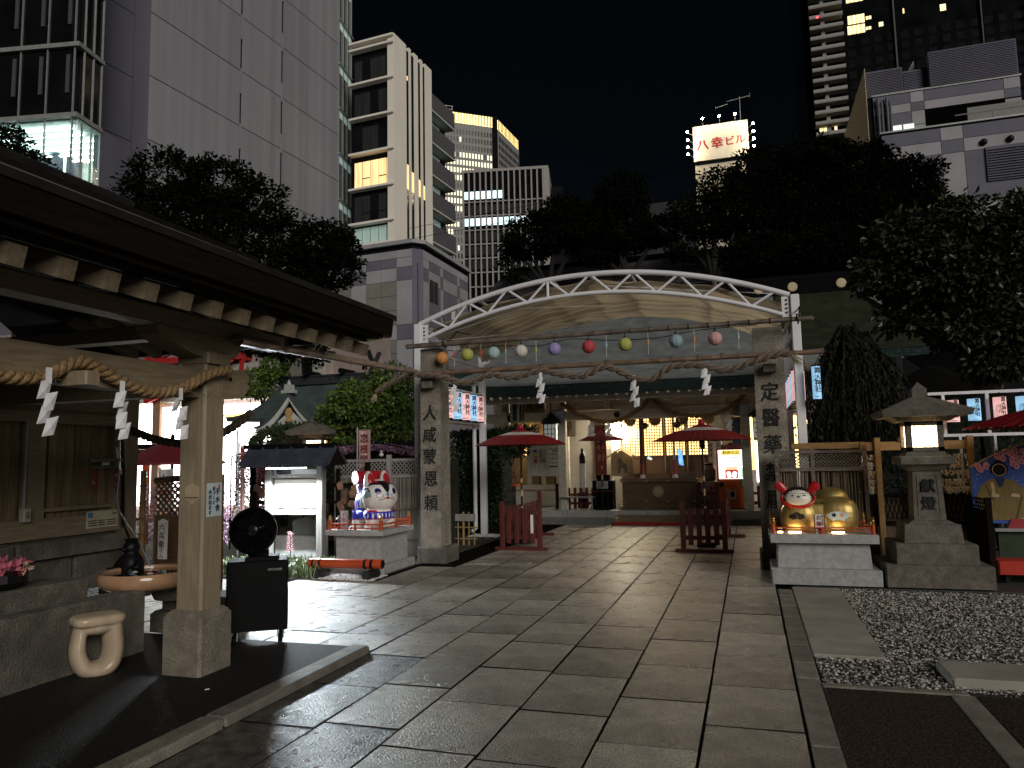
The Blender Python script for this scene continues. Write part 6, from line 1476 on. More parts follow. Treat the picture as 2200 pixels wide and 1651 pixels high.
lo.parent = nb; lo.matrix_parent_inverse = WM[nb.name].inverted()
# stones behind and below the board
t = thing('stone_monument', 'grey granite monument stones standing under the lit notice board', 'stone', (-7.3, 11.1, 0))
part('slab', B().cbox(-.5, 0, 0, .46, .14, .38, .012), m_granite, t); part('top_stone', B().poly([(-.25, .15, .38), (.42, .15, .38), (.42, .15, .62), (.2, .15, .64), (-.02, .15, .68), (-.25, .15, .62)], (0, .2, 0)), M('dark_polished_stone', (.14, .145, .14), .4, speck=.2), t)
# ema plaques on a rack each side
t = thing('plaque_rack', 'rack of dark wooden votive plaques either side of the notice board', 'rack', (-8.2, 11.4, 0))
part('post', B().cbox(-.35, 0, 0, -.27, .08, 1.6).cbox(1.95, 0, 0, 2.03, .08, 1.6).cbox(1.4, 0, 0, 1.46, .06, 1.5), m_darkwood, t); part('rail', B().box(-.27, .02, 1.2, 1.95, .06, 1.25).box(-.27, .02, .9, 1.95, .06, .95), m_darkwood, t)
m_ema = M('plaque_wood', (.32, .18, .12), .7, (.22, .12, .08), scale=6, rand=.35)
ev = [B().poly([(-.06, 0, .06), (-.05, 0, -.05), (.05, 0, -.05), (.06, 0, .06), (0, 0, .09)][::-1], (0, .012, 0)).mesh('plaque', m_ema), B().lathe([(.001, 0), (.06, 0), (.062, .006), (.001, .012)], 14).move(Matrix.Rotation(R(90), 4, 'X')).mesh('plaque', m_ema)]
for i in range(46):
    o = bpy.data.objects.new('plaque', random.choice(ev)); put(o, t, False)
    x = random.uniform(-.24, .3) if i < 24 else random.uniform(1.5, 1.92)
    o.location = (x, -.01 - .012 * (i % 4), random.uniform(.72, 1.3)); o.rotation_euler = (0, random.uniform(-.35, .35), random.uniform(-.3, .3))
# planting: striped grass, flower spikes
b = B()
m_grass = leafmat('striped_grass', (.05, .11, .02), (.42, .48, .28), .5)
for _ in range(1500):
    x, y = random.uniform(-7.6, -5.85), random.uniform(9.2, 10.0); h = random.uniform(.1, .24); a = random.uniform(0, 6.28); l = random.uniform(.08, .22); w_ = random.uniform(.004, .008)
    if x > -6.3 and random.random() < .3: continue
    d = Vector((math.cos(a), math.sin(a), 0)); s_ = Vector((-d.y, d.x, 0)) * w_; p0 = Vector((x, y, 0)); p1 = p0 + d * l * .35 + Vector((0, 0, h)); p2 = p0 + d * l + Vector((0, 0, h * random.uniform(.3, .9)))
    b.add([p0 - s_, p0 + s_, p1 + s_, p1 - s_, p2], [(0, 1, 2, 3), (3, 2, 4)])
obj('striped_grass', b, m_grass, kind='stuff')
def spike(label, x, y, h, mn, c):
    t = thing('flower_spike', label, 'flower', (x, y, 0), group=None)
    part('stem', B().tube([(0, 0, 0), (.01, 0, h * .6), (0, 0, h)], .006, 5), m_leafhedge, t)
    b = B()
    for k in range(70):
        z = lerp(h * .45, h, k / 70); r = .045 * (1 - .6 * k / 70); a = k * 2.4; c0 = Vector((math.cos(a) * r, math.sin(a) * r, z)); leaf(b, c0, Vector((math.cos(a), math.sin(a), .4)).normalized(), Vector((0, 0, 1)), .035, .016)
    part('blossom', b, M(mn, c, .7), t)
spike('pink lupin like flower spike in front of the lit notice board', -6.72, 9.95, .56, 'pink_blossom', (.55, .16, .22))
spike('pale blue flower spike left of the notice board post', -7.75, 10.2, .62, 'blue_blossom', (.35, .5, .7))
spike('small white flower spike low in the striped grass', -7.2, 9.9, .4, 'white_blossom', (.6, .62, .58))
# orange log barrier with black end pieces
t = thing('bamboo_barrier', 'orange bamboo barrier with black bands resting on black sleeves', 'barrier', (-5.42, 9.36, 0))
part('log', B().tube([(-.57, 0, .2), (.55, .03, .2)], .066, 20), m_verm, t, smooth=True)
for x in (-.5, -.39, .31, .41): part('band', B().tube([(x - .012, 0, .2), (x + .012, 0, .2)], .0685, 20), m_black, t)
part('end_disc', B().tube([(.55, .03, .2), (.556, .03, .2)], .058, 18), m_black, t)
for x in (-.4, .38):
    sl = part('sleeve', B().tube([(x - .0, -.13, .065), (x + .03, .13, .065)], .065, 18), M('black_rubber', (.012, .014, .014), .35), t, smooth=True)
    part('sleeve_end', B().lathe([(.045, 0), (.05, .004), (.001, .004)], 16).move(Matrix.Translation((x, -.131, .065)) @ Matrix.Rotation(R(90), 4, 'X')), M('sleeve_hole', (.02, .035, .03), .6), sl)
# ------------------------------------------------------------------ granite plinth with the papier mache dog
t = thing('dog_plinth', 'grey granite plinth carrying the guardian dog', 'plinth', (-5.5, 10.2, 0))
obj('foot', B().cbox(-5.98, 9.76, 0, -5.05, 10.82, .12, .008), m_granite, t)
obj('body', B().box(-5.87, 9.86, .121, -5.14, 10.74, .54), m_granite, t)
obj('top_slab', B().cbox(-5.98, 9.74, .541, -5.05, 10.8, .615, .006), m_granite, t)
rl = thing('plinth_railing', 'low vermilion railing with gold post tops around the guardian dog', 'railing', (-5.5, 10.2, .62))
xa, xb, ya, yb_ = -5.93, -5.1, 9.79, 10.72
for x in (xa, xb):
    for y in (ya, yb_):
        p = obj('railing_post', B().cbox(x - .022, y - .022, .616, x + .022, y + .022, .76, .004), m_verm, rl)
        obj('finial', B().lathe([(.024, 0), (.026, .015), (.012, .022), (.024, .04), (.012, .062), (.002, .075)], 12, c=(x, y, .76)), m_gold, p, smooth=True)
for z, r in ((.645, .009), (.7, .012)):
    obj('rail', B().tube([(xa, ya, z), (xb, ya, z)], r, 8).tube([(xb, ya, z), (xb, yb_, z)], r, 8).tube([(xa, ya, z), (xa, yb_, z)], r, 8).tube([(xa, yb_, z), (xb, yb_, z)], r, 8), m_verm, rl)
obj('baluster', B().box(-5.53, ya - .01, .616, -5.5, ya + .01, .7).box(xb - .01, 10.24, .616, xb + .01, 10.27, .7).box(-5.8, ya - .008, .616, -5.785, ya + .008, .7).box(-5.25, ya - .008, .616, -5.235, ya + .008, .7), m_verm, rl)
dog = thing('guardian_dog', 'white papier mache dog statue with red ears, blue apron and red drum', 'statue', (-5.4, 10.2, .617), R(-32)); dog.scale = (1.17, 1.17, 1.17)
m_dw, m_dr, m_db, m_dk = M('dog_white', (.74, .7, .66), .32), M('dog_red', (.38, .01, .02), .3), M('dog_blue', (.012, .025, .42), .3), M('dog_black', (.008, .008, .01), .25)
m_dn, m_dl, m_dg = M('dog_nose_blue', (.1, .25, .5), .3), M('dog_line', (.3, .17, .14), .5), M('dog_cheek_grey', (.22, .29, .33), .35)
parts_ = [B().ell((.1, 0, .40), (.205, .235, .205), 28, 20), B().ell((.07, 0, .42), (.18, .22, .2), 28, 20), B().ell((-.12, 0, .31), (.27, .19, .22), 28, 18), B().ell((.08, 0, .17), (.17, .205, .12), 24, 14),
          B().ell((-.1, 0, .18), (.24, .19, .13), 24, 14)]
for y in (-.12, .12):
    parts_ += [B().tube([(.12, y, .0), (.12, y, .1), (.1, y, .2)], [.082, .08, .09], 18), B().tube([(-.24, y, .0), (-.24, y, .1), (-.2, y, .2)], [.075, .075, .09], 18),
               B().tube([(.05, y * .9, .5), (.03, y * .93, .6), (.015, y * .95, .68), (.0, y * .95, .72)], [.082, .075, .05, .022], 16)]
def dogpaint(c, n):
    x, y, z = c; f = x > .02
    for sy_ in (-.112, .112):     # inner ears
        if z > .572 and n.x > .3 and ((y - sy_) / .05) ** 2 + ((z - .60) / .1) ** 2 < 1: return 1
    if z > .6 or (z > .572 and x < .06): return 0
    if f and x > .1:
        for sy_ in (-.115, .115):
            d2 = ((y - sy_) / .034) ** 2 + ((z - .472) / .036) ** 2
            if d2 < .72: return 3
            if d2 < 1.25: return 2
        if (y / .024) ** 2 + ((z - .433) / .022) ** 2 < 1: return 4
        if (y / .024) ** 2 + ((z - .388) / .018) ** 2 < 1: return 1
        zm = .37 + .022 * max(0, 1 - abs(abs(y) - .0) / .11) - (.0 if abs(y) < .08 else (abs(y) - .08) * -.0)
        if .02 < abs(y) < .115 and abs(z - (.392 - abs(y) * .27)) < .0065: return 5
        for sy_ in (-.1, .1):
            q = ((y - sy_) / .042) ** 2 + ((z - .418) / .026) ** 2
            if .8 < q < 1.25: return 5
        # black brow cap with a widow's peak
        edge = .545 - .0 if abs(y) > .2 else (.452 + min(1, abs(y) / .06) ** 1.6 * .10 if abs(y) < .06 else .552 - max(0, abs(y) - .13) ** 2 * 9)
        if edge < z < .61: return 3
        if abs(y) > .195 and .39 < z < .5 and x < .17: return 6
    if abs(y) > .19 and z > .40 and x > .0 and z < .52: return 6 if z < .47 else 3
    if z < .255:
        if x > .0 and .12 < z < .215 + (.02 if abs(y) > .1 else 0):
            if z < .13 or z > .2 + .012: return 1
            k = ((y + .02) / .052) % 1 - .5
            if (k / .2) ** 2 + ((z - .166) / .032) ** 2 < 1 and abs(y) < .2: return 0
            return 2
        if x <= .0 and z > .1: return 1 if z < .112 or (-.012 < x) else 2
        return 0
    if x < -.075 + (z - .3) * .1 and z < .55:
        if x > -.085 + (z - .3) * .1: return 0
        for (px_, pz_) in ((-.2, .33), (-.15, .27), (-.25, .4)):
            if (x - px_) ** 2 + (z - pz_) ** 2 < .0006: return 1
            r_ = math.hypot(x - px_ - .03, z - pz_ + .05)
            if .032 < r_ < .042 and z < pz_ - .02: return 0
        return 2
    return 0
me = blob('body', parts_, .0055, [m_dw, m_dr, m_db, m_dk, m_dn, m_dl, m_dg], dogpaint)
part('body', me, m_dw, dog)
part('drum', B().tube([(-.2, -.17, .64), (-.2, .25, .64)], .085, 24), m_dr, dog, smooth=True)
for y, s_ in ((-.17, -1), (.25, 1)): part('drum_head', B().lathe([(.001, 0), (.09, 0), (.095, .012), (.09, .02), (.001, .018)], 24).move(Matrix.Translation((-.2, y, .64)) @ Matrix.Rotation(R(90) * -s_, 4, 'X')), M('drum_head_red', (.34, .025, .018), .4), dog)
part('tail', B().tube([(-.36, 0, .4), (-.42, 0, .52), (-.36, 0, .6)], [.05, .045, .02], 10), m_dw, dog, smooth=True)
t = thing('dog_sign', 'small white upright sign with red characters at the left of the guardian dog', 'sign', (-5.74, 9.86, .617))
part('board', B().box(-.055, 0, 0, .055, .012, .27), M('sign_grey_white', (.6, .62, .66), .6), t); part('edge', B().box(-.066, -.002, 0, -.056, .014, .275).box(.056, -.002, 0, .066, .014, .275), m_greywood, t)
part('lettering', letters(B(), '子安犬', (-.006, -.003, .215), .068, vertical=True, bold=.03, ext=.001, step=1.15), m_redink, t); part('small_lettering', letters(B(), '安産子授', (.038, -.003, .24), .026, vertical=True, bold=.01, ext=.001, step=1.5), m_ink, t)
t = thing('garden_lantern', 'tiny grey solar lantern on the left corner of the dog plinth', 'lantern', (-5.87, 9.95, .617))
part('body', B().lathe([(.03, 0), (.032, .02), (.032, .13), (.03, .14)], 12), m_clear, t); part('cage', B().box(-.033, -.004, 0, -.028, .004, .14).box(.028, -.004, 0, .033, .004, .14).box(-.004, -.033, 0, .004, -.028, .14), m_mull, t); part('hat', B().lathe([(.065, .14), (.06, .15), (.025, .18), (.03, .19), (.03, .2), (.001, .205)], 14), m_greywood, t)
t = thing('plinth_spotlight', 'small warm spotlight on the right edge of the dog plinth', 'lamp', (-5.18, 10.3, .62))
part('housing', B().box(-.09, -.05, 0, .05, .05, .012), m_mull, t); part('lens', B().box(-.08, -.04, .0125, .04, .04, .02), EM('spot_warm', (1, .8, .5), 7), t)
# ------------------------------------------------------------------ bamboo screen fence behind the dog
fn = thing('bamboo_fence', 'silvered bamboo screen fence with a lattice band behind the guardian dog', 'fence', (-6.0, 11.55, 0))
for x in (-6.86, -5.86, -5.28): obj('post', B().cbox(x - .035, 11.5, 0, x + .035, 11.6, 1.72 if x > -6 else 1.66, .01), m_greywood, fn)
obj('rail', B().box(-6.82, 11.52, 1.6, -5.9, 11.58, 1.65).box(-5.82, 11.52, 1.6, -5.32, 11.58, 1.65).box(-6.82, 11.52, 1.33, -5.9, 11.58, 1.38).box(-5.82, 11.52, 1.33, -5.32, 11.58, 1.38), m_greywood, fn)
b = B()
for xa, xb in ((-6.82, -5.9), (-5.82, -5.32)):
    k = int((xb - xa) / .075)
    for i in range(-2, k + 1):
        for s_ in (0, 1):
            p, q = [xa + i * .075, 1.385], [xa + i * .075 + .21, 1.595]
            if p[0] < xa: p = [xa, 1.385 + xa - p[0]]
            if q[0] > xb: q = [xb, 1.595 - (q[0] - xb)]
            if q[0] <= p[0]: continue
            if s_: p, q = [xa + xb - p[0], p[1]], [xa + xb - q[0], q[1]]
            b.bar((p[0], 11.54 + .012 * s_, p[1]), (q[0], 11.54 + .012 * s_, q[1]), .012, .014)
obj('lattice', b, m_greywood, fn)
cm = B().tube([(0, 0, 0), (0, 0, 1.32)], .011, 7).mesh('cane', M('grey_cane', (.24, .215, .18), .6, (.12, .105, .09), scale=4, stretch=(8, 8, .8), rand=.35))
x = -6.81
while x < -5.3:
    if abs(x + 5.86) > .04:
        o = bpy.data.objects.new('cane', cm); put(o, fn, True); o.location = (x, 11.55 + random.uniform(-.006, .006), .02); o.rotation_euler = (0, random.uniform(-.008, .008), 0)
    x += random.uniform(.021, .03)
obj('cross_cane', B().tube([(-6.82, 11.53, .8), (-5.3, 11.53, .8)], .014, 7).tube([(-6.82, 11.53, .3), (-5.3, 11.53, .3)], .014, 7), m_bamdark, fn)
obj('lamp_globe', B().ell((-5.98, 11.5, 1.72), (.04, .04, .035), 12, 8).tube([(-5.98, 11.5, 1.75), (-5.98, 11.5, 1.79)], .015, 8), M('globe_glass', (.55, .53, .5), .2), fn)
# narrow low bamboo gate between left pillar and canopy post
t = thing('low_bamboo_gate', 'low open fence of tied yellow bamboo between the pillar and the canopy post', 'fence', (-5.9, 13.4, 0))
for i in range(9):
    part('cane', B().tube([(i * .11, 0, 0), (i * .11, 0, .42 if i < 6 else .62)], .014 if i % 3 else .022, 7), M('yellow_cane', (.3, .21, .09), .5), t)
part('cross_cane', B().tube([(-.05, -.02, .12), (.95, -.02, .12)], .013, 7).tube([(-.05, -.02, .33), (.95, -.02, .33)], .013, 7), M('yellow_cane', (.3, .21, .09), .5), t)
part('board_rail', B().box(-.1, -.03, .45, .36, .03, .58).box(.38, -.03, .45, .9, .03, .58), m_greywood, t)
# ------------------------------------------------------------------ little shrine with the curved gable
sc = 16.3 / 13.5
ms = thing('small_shrine', 'small shrine with crossed finials and a curved white edged gable', 'shrine', (-10.2, 16.5, 0))
XL, XR = -11.45, -8.4; ZR, ZEV, YF, YR = 3.62, 2.72, 15.3, 16.5
m_shr = M('shrine_copper', (.085, .115, .115), .5, (.055, .075, .075), scale=3, metal=.15)
rows_ = []
for k in range(13):
    v = k / 12; y = lerp(YF, YR, v); z = ZEV + (ZR - ZEV) * v ** 1.5; wl = lerp(.75, 0, v ** .6)
    rows_.append([(lerp(XL - wl, XR + wl, i / 12), y, z + (.1 * max(0, abs(i / 6 - 1) - .5) * (1 - v))) for i in range(13)])
b = B()
for r0, r1 in zip(rows_, rows_[1:]):
    b.grid([r0, [(p[0], p[1] + .02, p[2] - .006) for p in r1]]); b.grid([[(p[0], p[1], p[2] - .03) for p in r0], r0])
obj('roof', b, m_shr, ms); obj('eave_edge', B().grid([[(p[0], p[1] + .05, p[2] - .12) for p in rows_[0]], rows_[0]]).grid([[(p[0], p[1] + .9, p[2] - .02) for p in rows_[0]], [(p[0], p[1] + .05, p[2] - .12) for p in rows_[0]]]), m_shr, ms)
rd = obj('ridge', B().box(XL, YR - .1, ZR - .03, XR, YR + .15, ZR + .16).box(XL - .1, YR - .13, ZR + .16, XR + .1, YR + .18, ZR + .2), M('shrine_ridge', (.03, .035, .037), .5), ms)
for x in (XL + .12, XR - .4):
    for s_ in (-1, 1): obj('crossed_finial', B().bar((x + .02 * s_, YR + .03 - .28 * s_, ZR + .1), (x + .02 * s_ , YR + .03 + .26 * s_, ZR + .72), .06, .1, (1, 0, 0)), M('shrine_ridge', (.03, .035, .037), .5), ms)
for x in (XL + .9, XL + 1.9): obj('ridge_log', B().tube([(x, YR - .3, ZR + .25), (x, YR + .35, ZR + .25)], .07, 10), m_black, ms)
for x in (XL + .35, XL + 1.5, XL + 2.4): obj('ridge_crest', B().lathe([(.001, 0), (.03, 0), (.03, .01), (.001, .012)], 10).move(Matrix.Translation((x, YR - .105, ZR + .07)) @ Matrix.Rotation(R(90), 4, 'X')), m_gold, ms)
# gable facing the path side: curved bargeboards
gx, gz, gy = -10.2, 3.2, 15.0
def gab(u): return -.74 * (1 - (1 - abs(u)) ** 1.7) - .04 * abs(u)
gp = [(gx + u * .92, gy, gz + gab(u)) for u in [i / 12 for i in range(-12, 13)]]
obj('bargeboard', B().poly([(p[0], p[1], p[2]) for p in gp] + [(gx + (p[0] - gx) * .93, p[1], p[2] - .13) for p in gp[::-1]], (0, .06, 0)), M('bargeboard_white', (.52, .54, .5), .6), ms)
obj('gable_roof', B().slab([[(p[0], gy - .05, p[2] + .06) for p in gp][::-1], [(p[0], gy + 1.2, p[2] + .06) for p in gp][::-1]], .05), m_shr, ms)
obj('gable_board', B().poly([(gx + (p[0] - gx) * .9, gy + .12, p[2] - .12) for p in gp], (0, .04, 0)), m_darkwood, ms)
obj('gable_pendant', B().poly([(gx - .04, gy - .01, gz - .3), (gx - .1, gy - .01, gz - .42), (gx - .04, gy - .01, gz - .5), (gx - .11, gy - .01, gz - .6), (gx, gy - .01, gz - .68), (gx + .11, gy - .01, gz - .6), (gx + .04, gy - .01, gz - .5), (gx + .1, gy - .01, gz - .42), (gx + .04, gy - .01, gz - .3)][::-1], (0, .03, 0)), M('pendant_gilt', (.5, .32, .13), .4), ms)
obj('gable_finial', B().box(gx - .08, gy - .08, gz + .04, gx + .08, gy + .1, gz + .24).box(gx - .17, gy - .07, gz + .04, gx - .081, gy + .08, gz + .11).box(gx + .081, gy - .07, gz + .04, gx + .17, gy + .08, gz + .11).tube([(gx, gy, gz + .24), (gx, gy, gz + .36)], [.06, .01], 8), M('finial_stone', (.42, .44, .43), .6), ms)
obj('inner_gable', B().poly([(gx - .5, gy + .05, gz - .75), (gx + .5, gy + .05, gz - .75), (gx, gy + .05, gz - .35)], (0, .03, 0)), M('gable_white', (.5, .5, .5), .7), ms)
obj('wall', B().box(XL + .2, 15.8, 0, XR - .2, 17.6, ZEV), m_darkwood, ms)
# ------------------------------------------------------------------ wisteria trellises with paper flowers
m_wis = island('wisteria_flower', (.16, .07, .13), (.5, .32, .45), .5, .8)
m_wisd = island('dark_plum_flower', (.06, .012, .025), (.22, .07, .1), .5, .8)
def wisteria(label, x0, x1, y0, y1, z, n, arch):
    t = thing('flower_trellis', label, 'trellis', ((x0 + x1) / 2, (y0 + y1) / 2, 0)); cx, cy = (x0 + x1) / 2, (y0 + y1) / 2
    b = B()
    for _ in range(n):
        u = random.random(); x = lerp(x0, x1, u) - cx; y = random.uniform(y0, y1) - cy; zz = z + arch * (1 - (2 * u - 1) ** 2) + random.uniform(-.09, .03); leaf(b, Vector((x, y, zz)), (rnd_dir() + Vector((0, -.3, -.6))).normalized(), rnd_dir(), random.uniform(.03, .05), .016)
    part('flower_canopy', b, m_wis, t)
    part('frame', B().tube([(lerp(x0, x1, i / 12) - cx, y0 - cy, z + arch * (1 - (i / 6 - 1) ** 2) + .03) for i in range(13)], .012, 5).tube([(x0 - cx, y0 - cy, 0), (x0 - cx, y0 - cy, z)], .015, 5).tube([(x1 - cx, y0 - cy, 0), (x1 - cx, y0 - cy, z)], .015, 5), m_black, t)
wisteria('pale purple flower canopy arching left of the far stone lantern', -9.5, -7.9, 12.1, 13.0, 1.72, 3600, .14)
wisteria('pale purple flower canopy rising to the right behind the pink banner', -7.6, -5.9, 12.3, 13.0, 1.8, 3000, .12)
t = thing('plum_flower_curtain', 'dark plum coloured curtain of hanging flowers left of the notice board', 'flowers', (-9.2, 12.3, 0)); b = B()
for _ in range(5200): leaf(b, Vector((random.uniform(-.45, .55), random.uniform(0, .25), random.uniform(.2, 1.72))), (rnd_dir() + Vector((0, -.4, -.7))).normalized(), rnd_dir(), random.uniform(.03, .05), .016)
part('flowers', b, m_wisd, t); part('frame', B().tube([(-.45, 0, 0), (-.45, 0, 1.75), (.55, 0, 1.75), (.55, 0, 0)], .012, 5), m_black, t)
b = B(); t = thing('ivy_mound', 'rounded evergreen mound above the purple trellis at the left', 'shrub', (-9.3, 14, 0))
for _ in range(3000):
    d = rnd_dir(); leaf(b, Vector((d.x * 1.1, d.y * .6, 2.0 + abs(d.z) * .45 + random.uniform(-.08, .05))), (d + Vector((0, -.5, .2))).normalized(), rnd_dir(), random.uniform(.05, .08), .022)
part('foliage', b, leafmat('ivy_leaf', (.02, .035, .012), (.07, .09, .045)), t); part('core', B().ell((0, 0, 1.6), (1.0, .5, .7), 14, 8).box(-.6, -.3, 0, .6, .3, 1.2), m_soil, t)
# small red umbrella and stalls glimpsed between the pavilion posts
def banner(label, x, y, z0, z1, w_, text, bg1, tcol, size):
    t = thing('banner', label, 'banner', (x, y, 0)); b = B()
    part('pole', B().tube([(-w_ / 2 - .03, 0, 0), (-w_ / 2 - .03, 0, z1 + .06)], .013, 6).tube([(-w_ / 2 - .03, 0, z1 + .01), (w_ / 2, 0, z1 + .01)], .008, 6), m_mull, t)
    part('cloth', B().slab([[(-w_ / 2 + w_ * i / 6, .012 * math.sin(i * 1.3 + k * .5), lerp(z0, z1, k / 8)) for i in range(7)] for k in range(9)], .002), bg1, t)
    part('lettering', letters(B(), text, (0, -.02, z1 - size * .9), size, vertical=True, bold=.02, ext=.002, step=1.12), tcol, t)
m_pinkc = M('pink_cloth', (.6, .4, .37), .85, (.52, .3, .29), scale=3, stretch=(.2, .2, 2))
banner('pink hanging banner with brown brush characters above the bamboo fence', -6.6, 12.05, 1.1, 2.17, .24, '恋根願縁', m_pinkc, M('maroon_ink', (.2, .03, .03), .8), .17)
banner('thin pink banner just right of the pavilion post', -8.55, 11.2, .8, 1.93, .1, '縁結び', m_pinkc, m_redink, .09)
banner('white banner with red characters seen between the pavilion posts', -9.3, 10.2, .9, 1.55, .3, 'お守', m_paper, m_redink, .22)
banner('red banner with white characters seen between the pavilion posts', -8.75, 10.3, .9, 1.6, .12, 'お初天神', M('red_banner', (.4, .02, .03), .8), m_paper, .12)
t = thing('shop_umbrella', 'dark red umbrella glimpsed between the pavilion posts', 'umbrella', (-9.9, 11.0, 0))
part('canopy', B().lathe([(.9, 1.62), (.9, 1.66), (.35, 1.95), (.03, 2.08)], 24), M('dark_red_cloth', (.16, .01, .018), .7), t); part('finial', B().lathe([(.03, 2.07), (.04, 2.12), (.001, 2.2)], 8), m_black, t); part('pole', B().tube([(0, 0, 0), (0, 0, 2.05)], .025, 8), m_black, t)
t = thing('vermilion_hut', 'vermilion beam of a small stall behind the shop umbrella', 'stall', (-12.75, 12.5, 0)); part('beam', B().box(-.9, 0, 1.75, .9, .1, 1.95), m_verm, t); part('roof', B().box(-1.1, -.3, 1.96, 1.1, .6, 2.05), m_black, t); part('crest', B().lathe([(.001, 0), (.06, 0), (.001, .01)], 12).move(Matrix.Translation((-.3, -.01, 1.86)) @ Matrix.Rotation(R(90), 4, 'X')), m_gold, t); part('post', B().box(-.85, 0, 0, -.75, .1, 1.75).box(.75, 0, 0, .85, .1, 1.75), m_verm, t)
b = B()
for _ in range(2600): leaf(b, Vector((random.uniform(-1.3, .6), random.uniform(0, .25), random.uniform(.3, 1.25))), (rnd_dir() + Vector((0, -.4, -.7))).normalized(), rnd_dir(), random.uniform(.03, .05), .016)
tag(obj('flower_curtain', b, m_wis, loc=(-9.0, 10.6, 0)), 'purple flower curtain behind the brown lattice gate', 'flowers')
# ------------------------------------------------------------------ stone lanterns
e_lant = EM('lantern_paper', (1.0, .66, .3), 10, base=(.8, .7, .5), noise=.35, scale=4)
def stone_lantern(label, loc, rz=0.0, text=True, group=None):
    t = thing('stone_lantern', label, 'stone lantern', loc, rz, group)
    part('base_step', B().cbox(-.57, -.46, 0, .57, .46, .26, .012), m_oldstone, t); part('base_step', B().cbox(-.44, -.38, .261, .44, .38, .5, .012), m_oldstone, t)
    part('base_step', B().frus(0, 0, .501, .72, .32, .28, .3, .27).frus(0, 0, .721, .76, .26, .24, .2, .19), m_oldstone, t)
    sh = part('shaft', B().frus(0, 0, .761, 1.36, .175, .16, .155, .145), m_oldstone, t)
    part('panel_frame', B().poly([(-.125, -.165, .83), (-.115, -.155, 1.3), (-.1, -.153, 1.32), (.1, -.153, 1.32), (.115, -.155, 1.3), (.125, -.165, .83), (.11, -.163, .84), (.1, -.155, 1.29), (.09, -.152, 1.305), (-.09, -.152, 1.305), (-.1, -.155, 1.29), (-.11, -.163, .84)][::-1], (0, .012, 0)), m_oldstone, sh)
    if text: part('inscription', letters(B(), '獻燈', (0, -.166, 1.17), .17, vertical=True, bold=.025, ext=.004, step=1.25), m_ink, sh)
    part('collar', B().frus(0, 0, 1.361, 1.44, .19, .17, .26, .24).cbox(-.31, -.28, 1.441, .31, .28, 1.54, .015).frus(0, 0, 1.541, 1.6, .24, .22, .2, .19), m_oldstone, t)
    w_ = .205; a, c = 1.6, 1.96
    fb = B(); 
    for sx_ in (-1, 1):
        for sy_ in (-1, 1): fb.box(sx_ * w_, sy_ * w_, a, sx_ * (w_ - .065), sy_ * (w_ - .065), c)
    fb.box(-w_, -w_, a - .001, w_, w_, a + .05); fb.box(-w_, -w_, c - .05, w_, w_, c + .001)
    part('light_box', fb, m_oldstone, t)
    wn = part('window', B().box(-.14, .165, a + .05, .14, .17, c - .05).box(-.14, -.17, a + .05, .14, -.165, c - .05).box(-.17, -.14, a + .05, -.165, .14, c - .05).box(.165, -.14, a + .05, .17, .14, c - .05), e_lant, t)
    b = B()
    for x in (-.1, -.012, .012, .1): b.box(x - .004, -.18, a + .05, x + .004, -.174, c - .05); b.box(-.18, x - .004, a + .05, -.174, x + .004, c - .05)
    for z in (a + .1, a + .16): b.box(-.14, -.18, z - .003, .14, -.1745, z + .003); b.box(-.18, -.14, z - .003, -.1745, .14, z + .003)
    part('window_bar', b, m_black, wn)
    part('roof', B().frus(0, 0, 1.962, 2.02, .28, .26, .36, .33).frus(0, 0, 2.02, 2.09, .47, .43, .5, .46).frus(0, 0, 2.091, 2.27, .5, .46, .1, .09), m_oldstone, t)
    part('finial', B().frus(0, 0, 2.271, 2.37, .08, .075, .085, .08).frus(0, 0, 2.371, 2.46, .085, .08, .004, .004), m_oldstone, t)
    return t
la_ = bpy.data.lights
stone_lantern('weathered stone lantern with a glowing window beside the golden ox', (2.06, 10.42, 0))
stone_lantern('far stone lantern whose broad roof rises just above the notice board roof', (-8.15, 12.9, .13), 0.35, False)
# ------------------------------------------------------------------ golden ox on its plinth
t = thing('ox_plinth', 'grey granite plinth carrying the golden ox', 'plinth', (.82, 10.4, 0))
obj('foot', B().cbox(.2, 9.95, 0, 1.45, 10.85, .19, .01), m_granite, t); obj('body', B().frus(.82, 10.4, .191, .5, .54, .36, .52, .35), m_granite, t); obj('top_slab', B().cbox(.2, 9.96, .501, 1.44, 10.84, .61, .008), m_granite, t)
rl = thing('plinth_railing', 'low vermilion railing with gold post tops around the golden ox', 'railing', (.82, 10.4, .61))
xa, xb, ya, yb_ = .245, 1.385, 10.0, 10.78
for x in (xa, xb):
    for y in (ya, yb_):
        p = obj('railing_post', B().tube([(x, y, .611), (x, y, .73)], .024, 12), m_verm, rl)
        obj('finial', B().lathe([(.027, 0), (.029, .03), (.02, .035), (.03, .045), (.014, .056), (.026, .075), (.016, .092), (.002, .1)], 14, c=(x, y, .73)), m_gold, p, smooth=True)
for z, r in ((.645, .006), (.685, .009)):
    obj('rail', B().tube([(xa, ya, z), (xb, ya, z)], r, 8).tube([(xb, ya, z), (xb, yb_, z)], r, 8).tube([(xa, ya, z), (xa, yb_, z)], r, 8).tube([(xa, yb_, z), (xb, yb_, z)], r, 8), m_verm, rl)
obj('baluster', B().box(.8, ya - .012, .611, .83, ya + .012, .685), m_verm, rl)
cow = thing('golden_ox', 'reclining golden ox statue with a white face, red ears and red collar', 'statue', (.82, 10.4, .612))
m_cg = M('ox_gold', (.44, .33, .115), .42, (.38, .28, .095), scale=5, metal=.75); m_cw = M('ox_white', (.72, .68, .6), .35)
